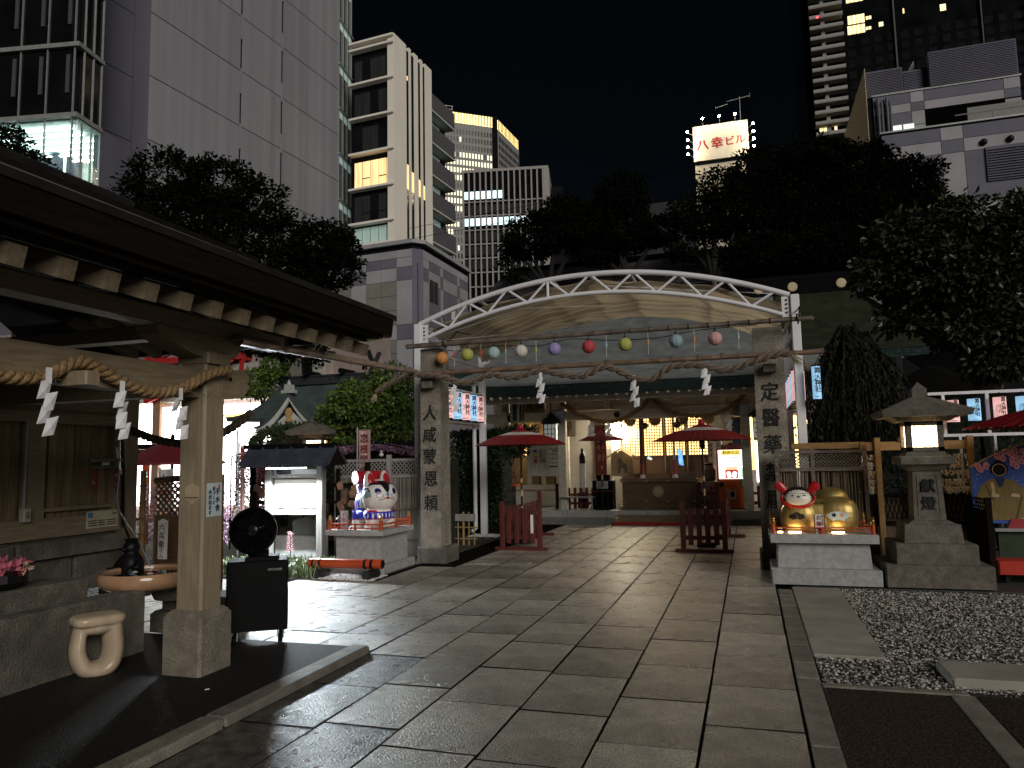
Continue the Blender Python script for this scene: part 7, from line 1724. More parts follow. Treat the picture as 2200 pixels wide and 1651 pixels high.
parts_ = [B().sup((-.01, .06, .17), (.465, .23, .235), .62), B().sup((-.24, .02, .16), (.225, .23, .23), .7), B().sup((.22, .02, .19), (.245, .23, .24), .72), B().ell((.17, .14, .38), (.21, .17, .17), 24, 16),
          B().box(-.42, -.14, 0, .42, .26, .1), B().ell((-.25, -.08, .44), (.17, .13, .13), 24, 18), B().ell((-.25, -.14, .41), (.175, .1, .105), 24, 16)]
def oxpaint(c, n):
    x, y, z = c; q = (x + .25, z - .435)
    if n.y < .2 and (q[0] / .16) ** 2 + ((q[1] + .0) / .098) ** 2 < 1 and y < -.03:
        for ex in (-.07, .07):
            if ((q[0] - ex) / .019) ** 2 + ((q[1] - .022) / .008) ** 2 < 1: return 2
            if ((q[0] - ex) / .04) ** 2 + ((q[1] - .047) / .004) ** 2 < 1: return 3
        if ((q[0]) / .02) ** 2 + ((q[1] - .008) / .011) ** 2 < 1: return 2
        a = math.atan2(q[1] / .098, q[0] / .16); r_ = math.hypot(q[0] / .16, q[1] / .098)
        if q[1] > -.01 and r_ > .93 + .05 * math.sin(a * 26): return 2
        return 1
    if z > .4 and y < .06 and (q[0] / .2) ** 2 + (q[1] / .15) ** 2 < 1.1: return 2
    if n.y < -.2 and y < -.05:
        # pine crest
        for (cx_, cz_, r_) in ((-.33, .19, .04), (-.28, .205, .045), (-.23, .19, .04)):
            if (x - cx_) ** 2 / 1.2 + (z - cz_) ** 2 < r_ * r_ and z > .165:
                if abs((x + .28) - (z - .165) * random.choice((0, 0, .9, -.9, 1.8, -1.8)) * .6) < .004: return 0
                return 2
        if abs(z - (.155 + .012 * math.cos((x + .28) * 30))) < .0045 and abs(x + .28) < .075: return 2
        # fan
        fx, fz = x - .2, z - .08; r_ = math.hypot(fx, fz * 1.05); a = math.atan2(fz, fx)
        if .085 < r_ < .19 and .75 < a < 2.39:
            for px_, m_ in ((-.045, 2), (.045, 5)):
                k = math.hypot(fx - px_, fz - .135); aa = math.atan2(fz - .135, fx - px_)
                if k < .024 + .007 * math.cos(aa * 5): return m_
            return 4
        # plum blossoms in outline
        for (px_, pz_) in ((-.115, .2), (-.11, .155), (-.14, .175)):
            k = math.hypot(x - px_, z - pz_)
            if .014 < k < .02: return 5
        # brushes
        for (x0_, x1_) in ((-.25, -.12), (.03, .17)):
            if x0_ < x < x1_ and abs(z - .055) < .011:
                u = (x - x0_) / (x1_ - x0_); u = u if x0_ < -.1 else 1 - u
                return 6 if .8 < u < .9 else (1 if u > .25 else (3 if abs(z - .055) < .003 else 0))
    return 0
m_cb = M('ox_black', (.012, .011, .01), .35)
me = blob('body', parts_, .0058, [m_cg, m_cw, m_cb, M('ox_brown_line', (.3, .17, .1), .5), M('ox_pale_blue', (.42, .55, .6), .4), M('ox_salmon', (.55, .22, .13), .4), M('ox_blue_band', (.05, .1, .35), .4)], oxpaint)
part('body', me, m_cg, cow)
m_cr = M('ox_red', (.42, .012, .015), .25)
col_ = [(-.25 + math.sin(a) * .2, -.12 - .06 * math.cos(a), .41 - math.cos(a) * .115 + .02) for a in [lerp(-1.75, 1.75, k / 24) for k in range(25)]]
part('collar', B().tube(col_, [.014 + .014 * math.sin(math.pi * k / 24) for k in range(25)], 12), m_cr, cow, smooth=True)
for s_ in (-1, 1):
    x = -.25 + s_ * .19; b = B()
    b.tube([(-.25 + s_ * .13, -.07, .48), (-.25 + s_ * .18, -.08, .535), (-.25 + s_ * .225, -.08, .585), (-.25 + s_ * .245, -.08, .61)], [.035, .056, .06, .05], 14)
    for i in range(len(b.v)): p = b.v[i]; b.v[i] = (p[0], -.075 + (p[1] + .075) * .45, p[2])
    part('ear', b, m_cr, cow, smooth=True)
b = B()
for k in range(16):
    a = random.uniform(-.3, .3); c = Vector((.0 + random.uniform(-.1, .1), -.14, .37 + random.uniform(-.02, .01))); b.tube([c, c + Vector((random.uniform(-.08, .08), -.04, random.uniform(-.01, .04)))], [.006, .002], 4)
part('laurel_sprig', b, M('painted_green', (.07, .1, .02), .5), cow)
t = thing('ox_sign', 'small white upright sign with red characters before the golden ox', 'sign', (.79, 10.03, .612))
part('board', B().poly([(-.05, 0, 0), (.05, 0, 0), (.05, 0, .235), (.035, 0, .24), (0, 0, .23), (-.035, 0, .24), (-.05, 0, .235)], (0, .012, 0)), m_paper, t); part('edge', B().box(-.062, -.003, 0, -.051, .015, .235).box(.051, -.003, 0, .062, .015, .235), m_redwood, t)
part('lettering', letters(B(), 'お伽犬', (-.008, -.003, .19), .06, vertical=True, bold=.035, ext=.001, step=1.2), m_redink, t); part('small_lettering', letters(B(), '撫で牛石像', (.034, -.003, .215), .022, vertical=True, bold=.02, ext=.001, step=1.15), m_ink, t)
e_bar = EM('bar_light', (1, .68, .32), 26)
for i, x in enumerate((.5, 1.0)):
    t = thing('bar_light', ('left' if i == 0 else 'right') + ' glowing bar light lying on the ox plinth in front of the statue', 'lamp', (x, 10.06, .612), group='bar lights before the golden ox')
    part('tube', B().cbox(-.07, -.015, .004, .07, .015, .03, .006), e_bar, t); part('base', B().box(-.08, -.02, 0, .08, .02, .004), m_mull, t)
t = thing('puck_light', 'small round warm light at the left corner of the ox plinth', 'lamp', (.33, 10.08, .612)); part('lens', B().lathe([(.03, 0), (.03, .012), (.02, .018), (.001, .018)], 14), e_bar, t); part('ring', B().lathe([(.036, 0), (.036, .008)], 14), m_mull, t)
# ------------------------------------------------------------------ fences and racks behind ox and lantern
m_brush = M('brushwood_cane', (.17, .13, .085), .8, (.08, .06, .04), scale=5, stretch=(10, 10, .7), rand=.4)
fn = thing('brushwood_fence', 'dark brushwood fence with a lattice band behind the golden ox', 'fence', (.9, 11.0, 0))
for x, h in ((.36, 1.66), (.82, 1.66), (1.47, 1.7)): obj('post', B().bar((x, 10.95, 0), (x - .0, 10.95, h), .05, .05), m_bamdark, fn)
obj('rail', B().box(.36, 10.92, 1.6, 1.47, 10.97, 1.64).box(.36, 10.92, 1.36, 1.47, 10.97, 1.41), m_bamdark, fn)
b = B()
for i in range(22):
    x = .38 + i * .048
    if x + .09 < 1.45:
        b.bar((x, 10.94, 1.415), (x + .09, 10.94, 1.5), .01, .012); b.bar((x + .09, 10.95, 1.5), (x, 10.95, 1.59), .01, .012); b.bar((x + .09, 10.96, 1.415), (x, 10.96, 1.5), .01, .012); b.bar((x, 10.965, 1.5), (x + .09, 10.965, 1.59), .01, .012)
obj('lattice', b, m_bamdark, fn)
cm = B().tube([(0, 0, 0), (.004, 0, .7), (0, 0, 1.36)], .009, 6).mesh('cane', m_brush)
x = .38
while x < 1.45:
    o = bpy.data.objects.new('cane', cm); put(o, fn, True); o.location = (x, 10.98 + random.uniform(-.012, .012), .02); o.rotation_euler = (0, random.uniform(-.015, .015), random.uniform(0, 6)); x += random.uniform(.014, .024)
m_rack = M('fresh_rack_wood', (.36, .22, .08), .6, (.28, .16, .06), scale=4, stretch=(1, 8, 8), bump=.1)
rk = thing('fortune_rack', 'wooden rack crowded with tied white fortune papers behind the stone lantern', 'rack', (2.2, 11.6, 0))
obj('rail', B().cbox(1.5, 11.57, 1.62, 2.9, 11.65, 1.74, .008).cbox(.6, 11.75, 1.66, 1.6, 11.83, 1.75, .008), m_rack, rk)
obj('rail', B().box(1.5, 11.58, .98, 2.9, 11.63, 1.02).box(1.5, 11.58, .6, 2.9, 11.63, .64), m_darkwood, rk)
for x in (1.72, 2.14, 2.87): obj('post', B().cbox(x - .04, 11.52, 0, x + .04, 11.6, 1.8, .008), m_rack, rk)
obj('top_block', B().cbox(2.0, 11.53, 1.741, 2.3, 11.66, 1.8, .008), m_rack, rk)
b = B()
for i in range(24): x = 1.5 + i * .058; b.bar((x, 11.6, .66), (x + .09, 11.6, .96), .012, .012); b.bar((x + .09, 11.59, .66), (x, 11.59, .96), .012, .012)
obj('lattice', b, m_darkwood, rk)
obj('back_cane', B().box(1.5, 11.68, 0.02, 2.9, 11.7, 1.0), m_brush, rk)
wires = B()
for z in (1.1, 1.2, 1.32, 1.44, 1.54): wires.tube([(1.5, 11.6, z), (2.9, 11.6, z)], .003, 4)
obj('wire', wires, m_black, rk)
m_fort = [M('fortune_paper_a', (.85, .78, .66), .8), M('fortune_paper_b', (.78, .66, .56), .8), M('fortune_paper_c', (.8, .78, .75), .8)]
fm = []
for v in range(5):
    b = B(); b.box(-.014, -.008, -.012, .014, .008, .012); L1, L2, sp = random.uniform(.05, .1), random.uniform(.04, .09), random.uniform(.015, .035)
    b.poly([(-.008, 0, -.01), (.004, 0, -.01), (sp + .006, .004, -L1), (sp - .01, .004, -L1)], (0, .004, 0)); b.poly([(-.004, 0.006, -.01), (.008, .006, -.01), (-sp + .01, -.004, -L2), (-sp - .006, -.004, -L2)], (0, .004, 0)); fm.append(b)
fms = [fb.mesh('fortune_paper', m_fort[i % 3]) for i, fb in enumerate(fm)]
for i in range(230):
    o = bpy.data.objects.new('fortune_paper', random.choice(fms)); put(o, rk, True)
    z = random.choice((1.1, 1.1, 1.1, 1.2, 1.2, 1.2, 1.32, 1.32, 1.44, 1.44, 1.54)); o.location = (random.uniform(1.52, 1.7) if i % 3 == 0 else random.uniform(2.18, 2.86), 11.58 + random.uniform(-.02, .02), z + random.uniform(-.01, .01)); o.rotation_euler = (random.uniform(-.3, .3), random.uniform(-.6, .6), random.uniform(-.9, .9))
t = thing('dark_side_panel', 'dark woven side panel closing the rack right of the stone lantern base', 'fence', (2.75, 10.7, 0))
part('panel', B().box(-.01, -.15, 0.02, .02, .8, .86), m_black, t); part('post', B().cbox(-.03, -.2, 0, .04, -.151, 1.02, .006), m_darkwood, t); b = B()
for i in range(9): y = -.12 + i * .1; b.bar((0, y, .87), (0, min(.8, y + .13), 1.0), .01, .012, (1, 0, 0)); b.bar((0.012, min(.8, y + .13), .87), (.012, y, 1.0), .01, .012, (1, 0, 0))
part('lattice', b, m_black, t)
# picture board of a court couple
hb = thing('photo_stand_board', 'painted face-in-hole board of a court couple in kimono under cherry blossom', 'board', (3.2, 11.1, 0))
bl_ = [(-.46, 0, .66), (.85, 0, .66), (.85, 0, 1.68)] + [(lerp(.85, -.46, i / 10), 0, 1.36 + .32 * math.sin(math.pi * .5 * min(1, (1 - i / 10) * 1.6 + .03))) for i in range(11)]
part('board', B().poly(bl_, (0, .02, 0)), M('board_blue', (.012, .05, .3), .5, (.02, .09, .4), scale=3), hb)
rim = [(p[0] , -.004, p[2]) for p in bl_[2:]]; part('board_rim', B().tube(rim, .014, 6), M('rim_grey', (.25, .25, .26), .6), hb)
def art(name, pts, m_, y=-.004, c3=None): return part(name, B().poly([(p[0], y, p[1]) for p in pts][::-1], (0, -.003, 0)), m_, hb)
m_olive, m_maroon, m_bl, m_skin = M('kimono_olive', (.2, .14, .03), .6, (.15, .1, .022), scale=6, stretch=(6, 1, 1)), M('kimono_red', (.3, .012, .03), .6), M('blossom_pink', (.62, .3, .4), .6), M('painted_skin', (.6, .42, .32), .6)
art('robe', [(-.36, .7), (.12, .7), (.2, .95), (.1, 1.12), (.02, 1.2), (-.1, 1.24), (-.26, 1.22), (-.36, 1.14), (-.42, 1.0)], m_olive, -.004)
art('collar', [(-.2, 1.24), (-.08, 1.24), (-.12, 1.12), (-.16, 1.12)], M('print_navy', (.012, .02, .11), .7), -.0085)
art('sleeve_fold', [(-.24, .95), (-.22, .95), (-.3, 1.15), (-.31, 1.14)], M('fold_dark', (.09, .06, .012), .7), -.0085); art('sleeve_fold', [(-.0, .72), (.02, .72), (.1, 1.0), (.085, 1.0)], M('fold_dark', (.09, .06, .012), .7), -.0085)
art('scepter', [(-.235, 1.02), (-.2, 1.02), (-.215, 1.18), (-.25, 1.18)], M('scepter_cream', (.55, .45, .2), .6), -.0085)
art('hand', [(-.26, 1.0), (-.17, .99), (-.16, 1.03), (-.24, 1.04)], m_skin, -.012); art('hand', [(-.04, 1.0), (.06, .99), (.06, 1.03), (-.02, 1.04)], m_skin, -.012)
art('robe', [(.2, .74), (.85, .68), (.85, 1.26), (.6, 1.24), (.42, 1.16), (.28, 1.0), (.24, .86)], m_maroon, -.0085)
art('robe_lining', [(.3, .78), (.6, .72), (.85, .9), (.85, .98), (.55, .82)], M('lining_grey', (.45, .45, .42), .6), -.0125); art('robe_lining', [(.05, .72), (.5, .69), (.7, .78), (.45, .8), (.2, .76)], M('lining_grey', (.45, .45, .42), .6), -.0125)
art('ribbon', [(.1, .78), (.3, .92), (.5, 1.08), (.48, 1.1), (.28, .94), (.08, .8)], M('ribbon_gold', (.45, .33, .1), .6), -.0155)
for (x, z) in ((.36, 1.08), (.44, 1.14), (.4, .98), (.6, 1.1)): part('robe_flower', B().lathe([(.001, 0), (.035, 0), (.001, .004)], 10).move(Matrix.Translation((x, -.012, z)) @ Matrix.Rotation(R(90), 4, 'X')), M('robe_flower', (.55, .3, .3), .6), hb)
for (x, z, r_) in ((-.14, 1.34, .1), (.6, 1.36, .1)):
    part('hair', B().lathe([(.001, 0), (r_, 0), (r_, .004), (.001, .004)], 24).move(Matrix.Translation((x, -.006, z + .01)) @ Matrix.Rotation(R(90), 4, 'X')), m_black, hb); part('face_rim', B().lathe([(r_ * .72, 0), (r_ * .8, 0), (r_ * .8, .004), (r_ * .72, .004)], 24, cap=False).move(Matrix.Translation((x, -.0105, z)) @ Matrix.Rotation(R(90), 4, 'X')), m_skin, hb)
    part('face_hole', B().lathe([(.001, 0), (r_ * .72, 0), (.001, .001)], 24).move(Matrix.Translation((x, -.0108, z)) @ Matrix.Rotation(R(90), 4, 'X')), M('hole_black', (.002, .002, .002), .9), hb)
art('hat', [(-.18, 1.42), (-.1, 1.42), (-.12, 1.5), (-.145, 1.6), (-.165, 1.58), (-.165, 1.5)], m_black, -.0085)
for i in range(56):
    x = random.uniform(-.4, .25) if i < 36 else random.uniform(.25, .82); zt = 1.36 + .3 * math.sin(math.pi * .5 * min(1, (x + .46) / 1.31 * 1.6 + .03)); z = random.uniform(max(1.3, zt - (.1 if x < -.05 else .24)), zt - .01)
    if abs(x + .14) < .13 and z < 1.48: continue
    b = B()
    for k in range(5): b.lathe([(.001, 0), (.02, 0), (.001, .002)], 8, c=(.02 * math.cos(k * 1.2566), .02 * math.sin(k * 1.2566), 0))
    bo = part('blossom', b.move(Matrix.Translation((x, -.005 - .0006 * i, z)) @ Matrix.Rotation(R(90), 4, 'X')), m_bl, hb); part('blossom_heart', B().lathe([(.001, 0), (.013, 0), (.001, .002)], 8).move(Matrix.Translation((x, -.009 - .0006 * i, z)) @ Matrix.Rotation(R(90), 4, 'X')), M('blossom_heart', (.35, .05, .15), .6), bo)
b = B()
for i in range(110): x, z = random.uniform(-.44, .8), random.uniform(1.02, 1.36); b.poly([(x, -.002, z), (x + .008, -.002, z + .004), (x + .006, -.002, z + .012), (x - .002, -.002, z + .008)][::-1], (0, -.002, 0))
part('petal_dots', b, M('petal_white', (.6, .6, .65), .7), hb)
art('rug', [(-.1, .6), (.85, .6), (.85, .7), (-.05, .72)], M('rug_red', (.35, .02, .03), .6), -.018)
part('lower_board', B().box(-.2, .03, .1, .85, .05, .56), M('green_felt', (.03, .05, .025), .9), hb); part('base_rail', B().box(-.25, -.05, .56, .85, .02, .6), m_mull, hb); part('leg', B().tube([(.2, 0, .0), (.18, 0, .3), (.2, 0, .56)], .015, 6), m_black, hb)
t = thing('red_bench', 'red cloth bench corner below the picture board', 'bench', (3.1, 10.6, 0)); part('seat', B().cbox(-.3, -.1, .1, 1.2, .3, .26, .02), M('red_felt', (.45, .03, .012), .8), t); part('leg', B().box(-.2, 0, 0, -.15, .2, .1), m_black, t)
# white frame with paper lanterns on the right
t = thing('steel_rack', 'white steel frame from which paper lanterns hang beside the stone lantern', 'frame', (3.1, 11.8, 0))
part('rail', B().box(-.65, -.02, 2.38, 3.0, .02, 2.42).box(-.62, -.02, 1.79, 3.0, .02, 1.83), m_white, t); part('post', B().box(-.48, -.02, 1.831, -.44, .02, 2.379).box(.06, -.02, 1.831, .1, .02, 2.379).box(.12, -.03, 0, .15, 0, 1.79).box(-.3, -.02, 0, -.27, .01, 1.79), m_white, t)
GR = 'paper lanterns on the right frame'
cyl_lantern('pink paper lantern beside the stone lantern roof', 2.72, 11.66, 1.98, .078, .32, 'pink', GR)
cyl_lantern('blue paper lantern, second on the right frame', 2.98, 11.66, 1.99, .078, .32, 'blue', GR)
cyl_lantern('pink paper lantern above the red umbrella, third on the right frame', 3.29, 11.66, 2.0, .078, .32, 'pink', GR)
cyl_lantern('blue paper lantern, farthest from the stone lantern on the right frame', 3.56, 11.66, 2.0, .078, .32, 'blue', GR)
GL = 'paper lanterns along the left canopy side'
for i, (y, k) in enumerate(((12.75, 'blue'), (13.25, 'pink'), (13.75, 'blue'), (14.2, 'pink'), (14.6, 'blue'), (15.0, 'pink'))):
    cyl_lantern(('first', 'second', 'third', 'fourth', 'fifth', 'sixth')[i] + ' paper lantern from the left stone pillar, ' + ('pink' if k == 'pink' else 'blue'), -5.5, y, 2.4, .125, .56, k, GL, R(35))
GL = 'paper lanterns along the right canopy side'
for i, y in enumerate((12.6, 13.1, 13.6, 14.1, 14.6)):
    cyl_lantern(('nearest', 'second nearest', 'third nearest', 'fourth nearest', 'farthest')[i] + ' paper lantern of the row hanging behind the right canopy post', .8, y, 2.42, .1, .5, 'blue' if i % 2 else 'pink', GL, R(-10))
cyl_lantern('blue paper lantern just right of the right canopy post', 1.0, 11.75, 2.38, .06, .5, 'blue', GL, 0)
tag(obj('bamboo_rail', B().tube([(-5.55, 12.6, 2.33), (-5.55, 15.2, 2.33)], .018, 6), M('yellow_bamboo', (.3, .19, .07), .45)), 'thin bamboo rail under the left row of paper lanterns', 'pole')
# ------------------------------------------------------------------ umbrellas, barriers
def umbrella(label, x, y, zt, zr, rad, band, group, pole_split=True, zb=0.0):
    t = thing('paper_umbrella', label, 'umbrella', (x, y, 0), group=group)
    h = zt - zr; n = 40
    pr = [(rad, 0), (rad * .99, .012), (rad * .66, h * .42), (rad * .5, h * .56), (rad * .27, h * .74), (.05, h * .95)]
    def ring(a, c, m_, nm):
        b = B()
        for i in range(a, c):
            (r0, z0), (r1, z1) = pr[i], pr[i + 1]
            for k in range(n):
                A = [2 * math.pi * (k + d) / n for d in (0, .5, 1)]; sag = .985
                P_ = []
                for r_, z_ in ((r0, z0), (r1, z1)):
                    for j, a_ in enumerate(A): q = r_ * (1 if j != 1 else .975); P_.append((q * math.cos(a_), q * math.sin(a_), zr + z_ - (0 if j != 1 else .008 * r_ / rad)))
                b.add(P_, [(0, 1, 4, 3), (1, 2, 5, 4)])
        return part(nm, b, m_, t)
    if band: ring(0, 3, m_redcloth, 'canopy'); ring(3, 4, M('umbrella_white', (.6, .57, .55), .6), 'white_band'); ring(4, 5, m_redcloth, 'canopy_top')
    else: ring(0, 5, m_redcloth, 'canopy')
    b = B()
    for k in range(n):
        a = 2 * math.pi * k / n; b.bar((rad * 1.01 * math.cos(a), rad * 1.01 * math.sin(a), zr - .008), (.05 * math.cos(a), .05 * math.sin(a), zr + h * .93), .009, .007)
    part('rib', b, M('rib_wood', (.3, .16, .1), .5), t)
    part('finial', B().lathe([(.06, h * .93), (.075, h * .97), (.05, h * .99), (.05, h * 1.16), (.035, h * 1.2), (.001, h * 1.21)], 14, c=(0, 0, zr)), M('finial_red', (.4, .01, .03), .35), t, smooth=True)
    part('pole', B().tube([(0, 0, zb), (0, 0, zr + h * .9)], .019, 10), M('black_lacquer', (.008, .007, .007), .3), t); part('collar', B().lathe([(.03, -.16), (.045, -.1), (.045, .0)], 12, c=(0, 0, zr)), m_redwood, t)
    bb = B()
    for z0, z1 in ((zr - .72, zr - .64), (zr - .98, zr - .86), (zr - 1.2, zr - 1.17)): bb.tube([(0, 0, max(.05, z0)), (0, 0, z1)], .021, 10)
    part('bamboo_sleeve', bb, M('pale_sleeve', (.5, .4, .24), .5), t)
    part('foot', B().cbox(-.16, -.16, zb, .16, .16, zb + .08, .015), m_black, t)
    return t
GU = 'red paper umbrellas before the hall'
umbrella('large red paper umbrella with a white band at the left of the path', -4.19, 13.8, 2.2, 1.87, .88, True, GU)
umbrella('large red paper umbrella with a white band at the right of the path', -.79, 13.8, 2.18, 1.87, .86, True, GU)
umbrella('small plain red paper umbrella farther back near the offering box', -3.53, 18.6, 2.24, 2.03, .56, False, GU, zb=.3)
umbrella('red umbrella beside the stone lantern, above the picture board', 3.65, 10.3, 2.2, 1.86, 1.12, False, GU)
def barrier(name, label, x0, x1, y0, y1, side, group):
    t = thing(name, label, 'barrier', ((x0 + x1) / 2, y0, 0), group=group); m_ = m_redwood; cx = (x0 + x1) / 2; w_ = (x1 - x0) / 2
    for x in (-w_ + .045, w_ - .045): part('post', B().cbox(x - .042, -.035, .05, x + .042, .035, .85, .008), m_, t)
    part('foot', B().cbox(-w_ - .09, -.06, 0.002, w_ + .09, .06, .055, .01), m_, t)
    n = 4
    for i in range(n): x = lerp(-w_ + .17, w_ - .17, i / (n - 1)); part('picket', B().cbox(x - .042, -.03, .12, x + .042, -.004, .72, .006), m_, t)
    part('rail', B().box(-w_ + .088, -.003, .54, w_ - .088, .025, .61).box(-w_ + .088, -.003, .2, w_ - .088, .025, .27), m_, t)
    sx_ = side * (w_ - .045); D = y1 - y0
    part('post', B().cbox(sx_ - .04, D - .04, .05, sx_ + .04, D + .04, .93, .008), m_, t); part('foot', B().cbox(sx_ - .26, D - .05, .002, sx_ + .3, D + .05, .055, .01), m_, t)
    k = int(D / .17)
    for i in range(1, k): y = D * i / k; part('picket', B().cbox(sx_ - .012, y - .042, .12, sx_ + .012, y + .042, .74, .005), m_, t)
    part('rail', B().box(sx_ + .013, .04, .54, sx_ + .035, D - .04, .61).box(sx_ + .013, .04, .2, sx_ + .035, D - .04, .27), m_, t)
    pb = part('paper_strip', B().box(w_ - .2, -.036, .3, w_ - .15, -.031, .62), m_paper, t) if side < 0 else None
    return t
barrier('picket_barrier', 'dark red picket barrier at the left of the path around the umbrella pole', -4.3, -3.52, 12.78, 15.3, -1, 'dark red picket barriers')
barrier('picket_barrier', 'dark red picket barrier at the right of the path around the umbrella pole', -1.16, -.4, 12.95, 15.4, 1, 'dark red picket barriers')
# low red fences on the hall platform
def low_fence(label, x0, x1, y, n):
    t = thing('low_fence', label, 'fence', (x0, y, .3), group='low red fences on the hall platform'); D = x1 - x0
    for i in range(n): x = D * i / (n - 1); tall = i in (0, n - 1); w_ = .05 if tall else .035; h = .62 if tall else .52; part('picket', B().poly([(x - w_, 0, .02), (x + w_, 0, .02), (x + w_, 0, h), (x + w_ * .5, 0, h + .03), (x - w_ * .5, 0, h + .03), (x - w_, 0, h)], (0, .03, 0)), m_redwood, t)
    part('rail', B().box(-.05, .031, .12, D + .05, .06, .18).box(-.05, .031, .34, D + .05, .06, .4), m_redwood, t)
low_fence('low red picket fence on the hall platform left of the offering box', -4.74, -3.35, 18.75, 10)
low_fence('low red picket fence between the offering box and the fortune machine', -1.2, -.78, 18.9, 4)
low_fence('low red picket fence at the right end of the hall platform', 0.02, .8, 19.0, 6)
t = thing('metal_bench', 'low steel framed bench before the left platform fence', 'bench', (-4.2, 18.45, .3)); part('seat', B().box(-.38, 0, .3, .45, .25, .33), m_mull, t); part('leg', B().tube([(-.4, .1, 0), (-.4, .1, .3)], .015, 6).tube([(.4, .1, 0), (.4, .1, .3)], .015, 6), m_mull, t)
t = thing('black_pedestal', 'black stand with a white notice left of the offering box', 'stand', (-3.52, 18.75, .3)); part('body', B().cbox(-.3, 0, 0, .22, .4, .72, .01), m_black, t); part('notice', B().box(-.19, -.012, .52, .1, -.002, .7), M('pale_notice', (.45, .47, .47), .7), t); part('shelf', B().cbox(-.34, -.06, .44, .26, -.013, .47, .005), m_redwood, t); part('box', B().cbox(-.2, .1, .721, .12, .3, .86, .01), m_darkwood, t)
b = B()
for i in range(5): b.box(-.17, -.0145, .55 + i * .026, .08, -.0125, .557 + i * .026)
part('printed_line', b, m_ink, t)
t = thing('ema_board', 'large house shaped wooden plaque with a dog silhouette left of the doors', 'plaque', (-3.3, 20.3, 1.08)); part('board', B().poly([(-.3, 0, 0), (.3, 0, 0), (.3, 0, .55), (0, 0, .72), (-.3, 0, .55)], (0, .03, 0)), M('pale_plaque', (.45, .36, .22), .7), t)
part('roof_strip', B().bar((.0, -.02, .76), (.42, -.02, .5), .06, .04).bar((-.42, -.02, .5), (0, -.02, .76), .06, .04), M('plaque_roof', (.55, .42, .2), .6), t)
part('silhouette', B().poly([(-.12, -.004, .08), (-.06, -.004, .08), (-.04, -.004, .22), (.06, -.004, .2), (.07, -.004, .08), (.13, -.004, .08), (.13, -.004, .3), (.05, -.004, .36), (-.02, -.004, .5), (-.1, -.004, .5), (-.13, -.004, .42), (-.09, -.004, .32)], (0, .003, 0)), M('silhouette_grey', (.12, .12, .1), .8), t)
t = thing('red_vertical_banner', 'dark red patterned hanging scroll with pale characters left of the white wall', 'banner', (-3.95, 20.7, 0)); part('cloth', B().box(-.16, 0, 1.0, .16, .01, 2.5), M('scroll_red', (.13, .015, .015), .7, (.2, .04, .03), scale=30), t); part('lettering', letters(B(), '御守授', (0, -.004, 2.1), .2, vertical=True, bold=.02, ext=.002, step=1.3), M('scroll_ink', (.5, .38, .3), .7), t)
t = thing('wall_scroll', 'dark blue hanging scroll right of the lattice doors', 'banner', (-.2, 20.7, 0)); part('cloth', B().box(-.2, 0, 1.6, .2, .01, 2.6), M('scroll_blue', (.03, .05, .08), .7), t); part('lettering', letters(B(), '神様に今日', (0, -.004, 2.45), .13, vertical=True, bold=.02, ext=.002, step=1.3), m_ink, t)
t = thing('tall_sign', 'pale upright sign with black characters between doors and fortune machine', 'sign', (-.85, 20.2, 0)); part('board', B().box(-.16, 0, 1.3, -.03, .02, 1.95).box(.03, 0, 1.35, .16, .02, 1.95), m_hallwood, t); part('lettering', letters(letters(B(), '参拝者', (-.095, -.004, 1.85), .1, vertical=True, ext=.002, step=1.3), 'お願い', (.095, -.004, 1.85), .1, vertical=True, ext=.002, step=1.3), m_ink, t)
t = thing('glass_jar', 'clear jar standing on the platform beside the fortune machine', 'jar', (-.98, 19.5, .95)); part('body', B().lathe([(.1, 0), (.16, .03), (.17, .3), (.12, .4)], 16), M('jar_glass', (.2, .2, .18), .15), t); part('lid', B().lathe([(.13, .4), (.13, .44), (.05, .47)], 16), m_black, t); part('stand', B().box(-.3, -.12, -.65, .3, .2, -.01), m_hallwood, t)
t = thing('tablet_stand', 'small glowing blue sign hanging before the dark doors', 'sign', (-1.65, 19.4, 1.55)); part('screen', B().poly([(-.05, 0, -.16), (.06, 0, -.2), (.03, 0, .2), (-.07, 0, .22)], (0, .01, 0)), EM('blue_screen', (.15, .4, 1), 1.6, noise=.6, scale=18), t); part('cord', B().tube([(0, 0, .2), (0, 0, 1.2)], .004, 4), m_black, t)
t = thing('light_leaflet', 'small bright leaflet hanging between the bell ropes', 'leaflet', (-2.45, 19.4, 1.55)); part('sheet', B().poly([(-.05, 0, .0), (.06, 0, -.05), (.08, 0, .0), (-.02, 0, .06)], (0, .006, 0)), EM('pale_glow', (.8, 1, 1), .9), t)
t = thing('gilt_leaf_sign', 'gilded slanted board glowing at the lower left of the doors', 'sign', (-3.2, 20.1, 1.75)); part('board', B().bar((-.1, 0, .12), (.22, 0, -.1), .02, .1), EM('gilt_glow', (1, .72, .3), 1.0), t)
t = thing('signboard_plaque', 'black framed plaque with gold brush character under the left porch eave', 'plaque', (-5.2, 18.7, 2.95)); part('board', B().box(-.35, 0, -.16, .2, .03, .14), M('plaque_gold', (.35, .26, .1), .5), t); part('lettering', letters(B(), '天神', (-.07, -.004, 0), .24, bold=.03, ext=.002), m_ink, t)
t = thing('black_tassel_pole', 'white and black wrapped pole by the porch column', 'pole', (-4.2, 19.4, .3)); part('shaft', B().tube([(0, 0, .4), (0, 0, 1.15)], .085, 12), m_paper, t); part('cap', B().lathe([(.075, 1.15), (.08, 1.35), (.03, 1.45), (.04, 1.52), (.001, 1.56)], 12), m_black, t); part('base', B().cbox(-.12, -.12, 0, .12, .12, .4, .01), m_black, t)
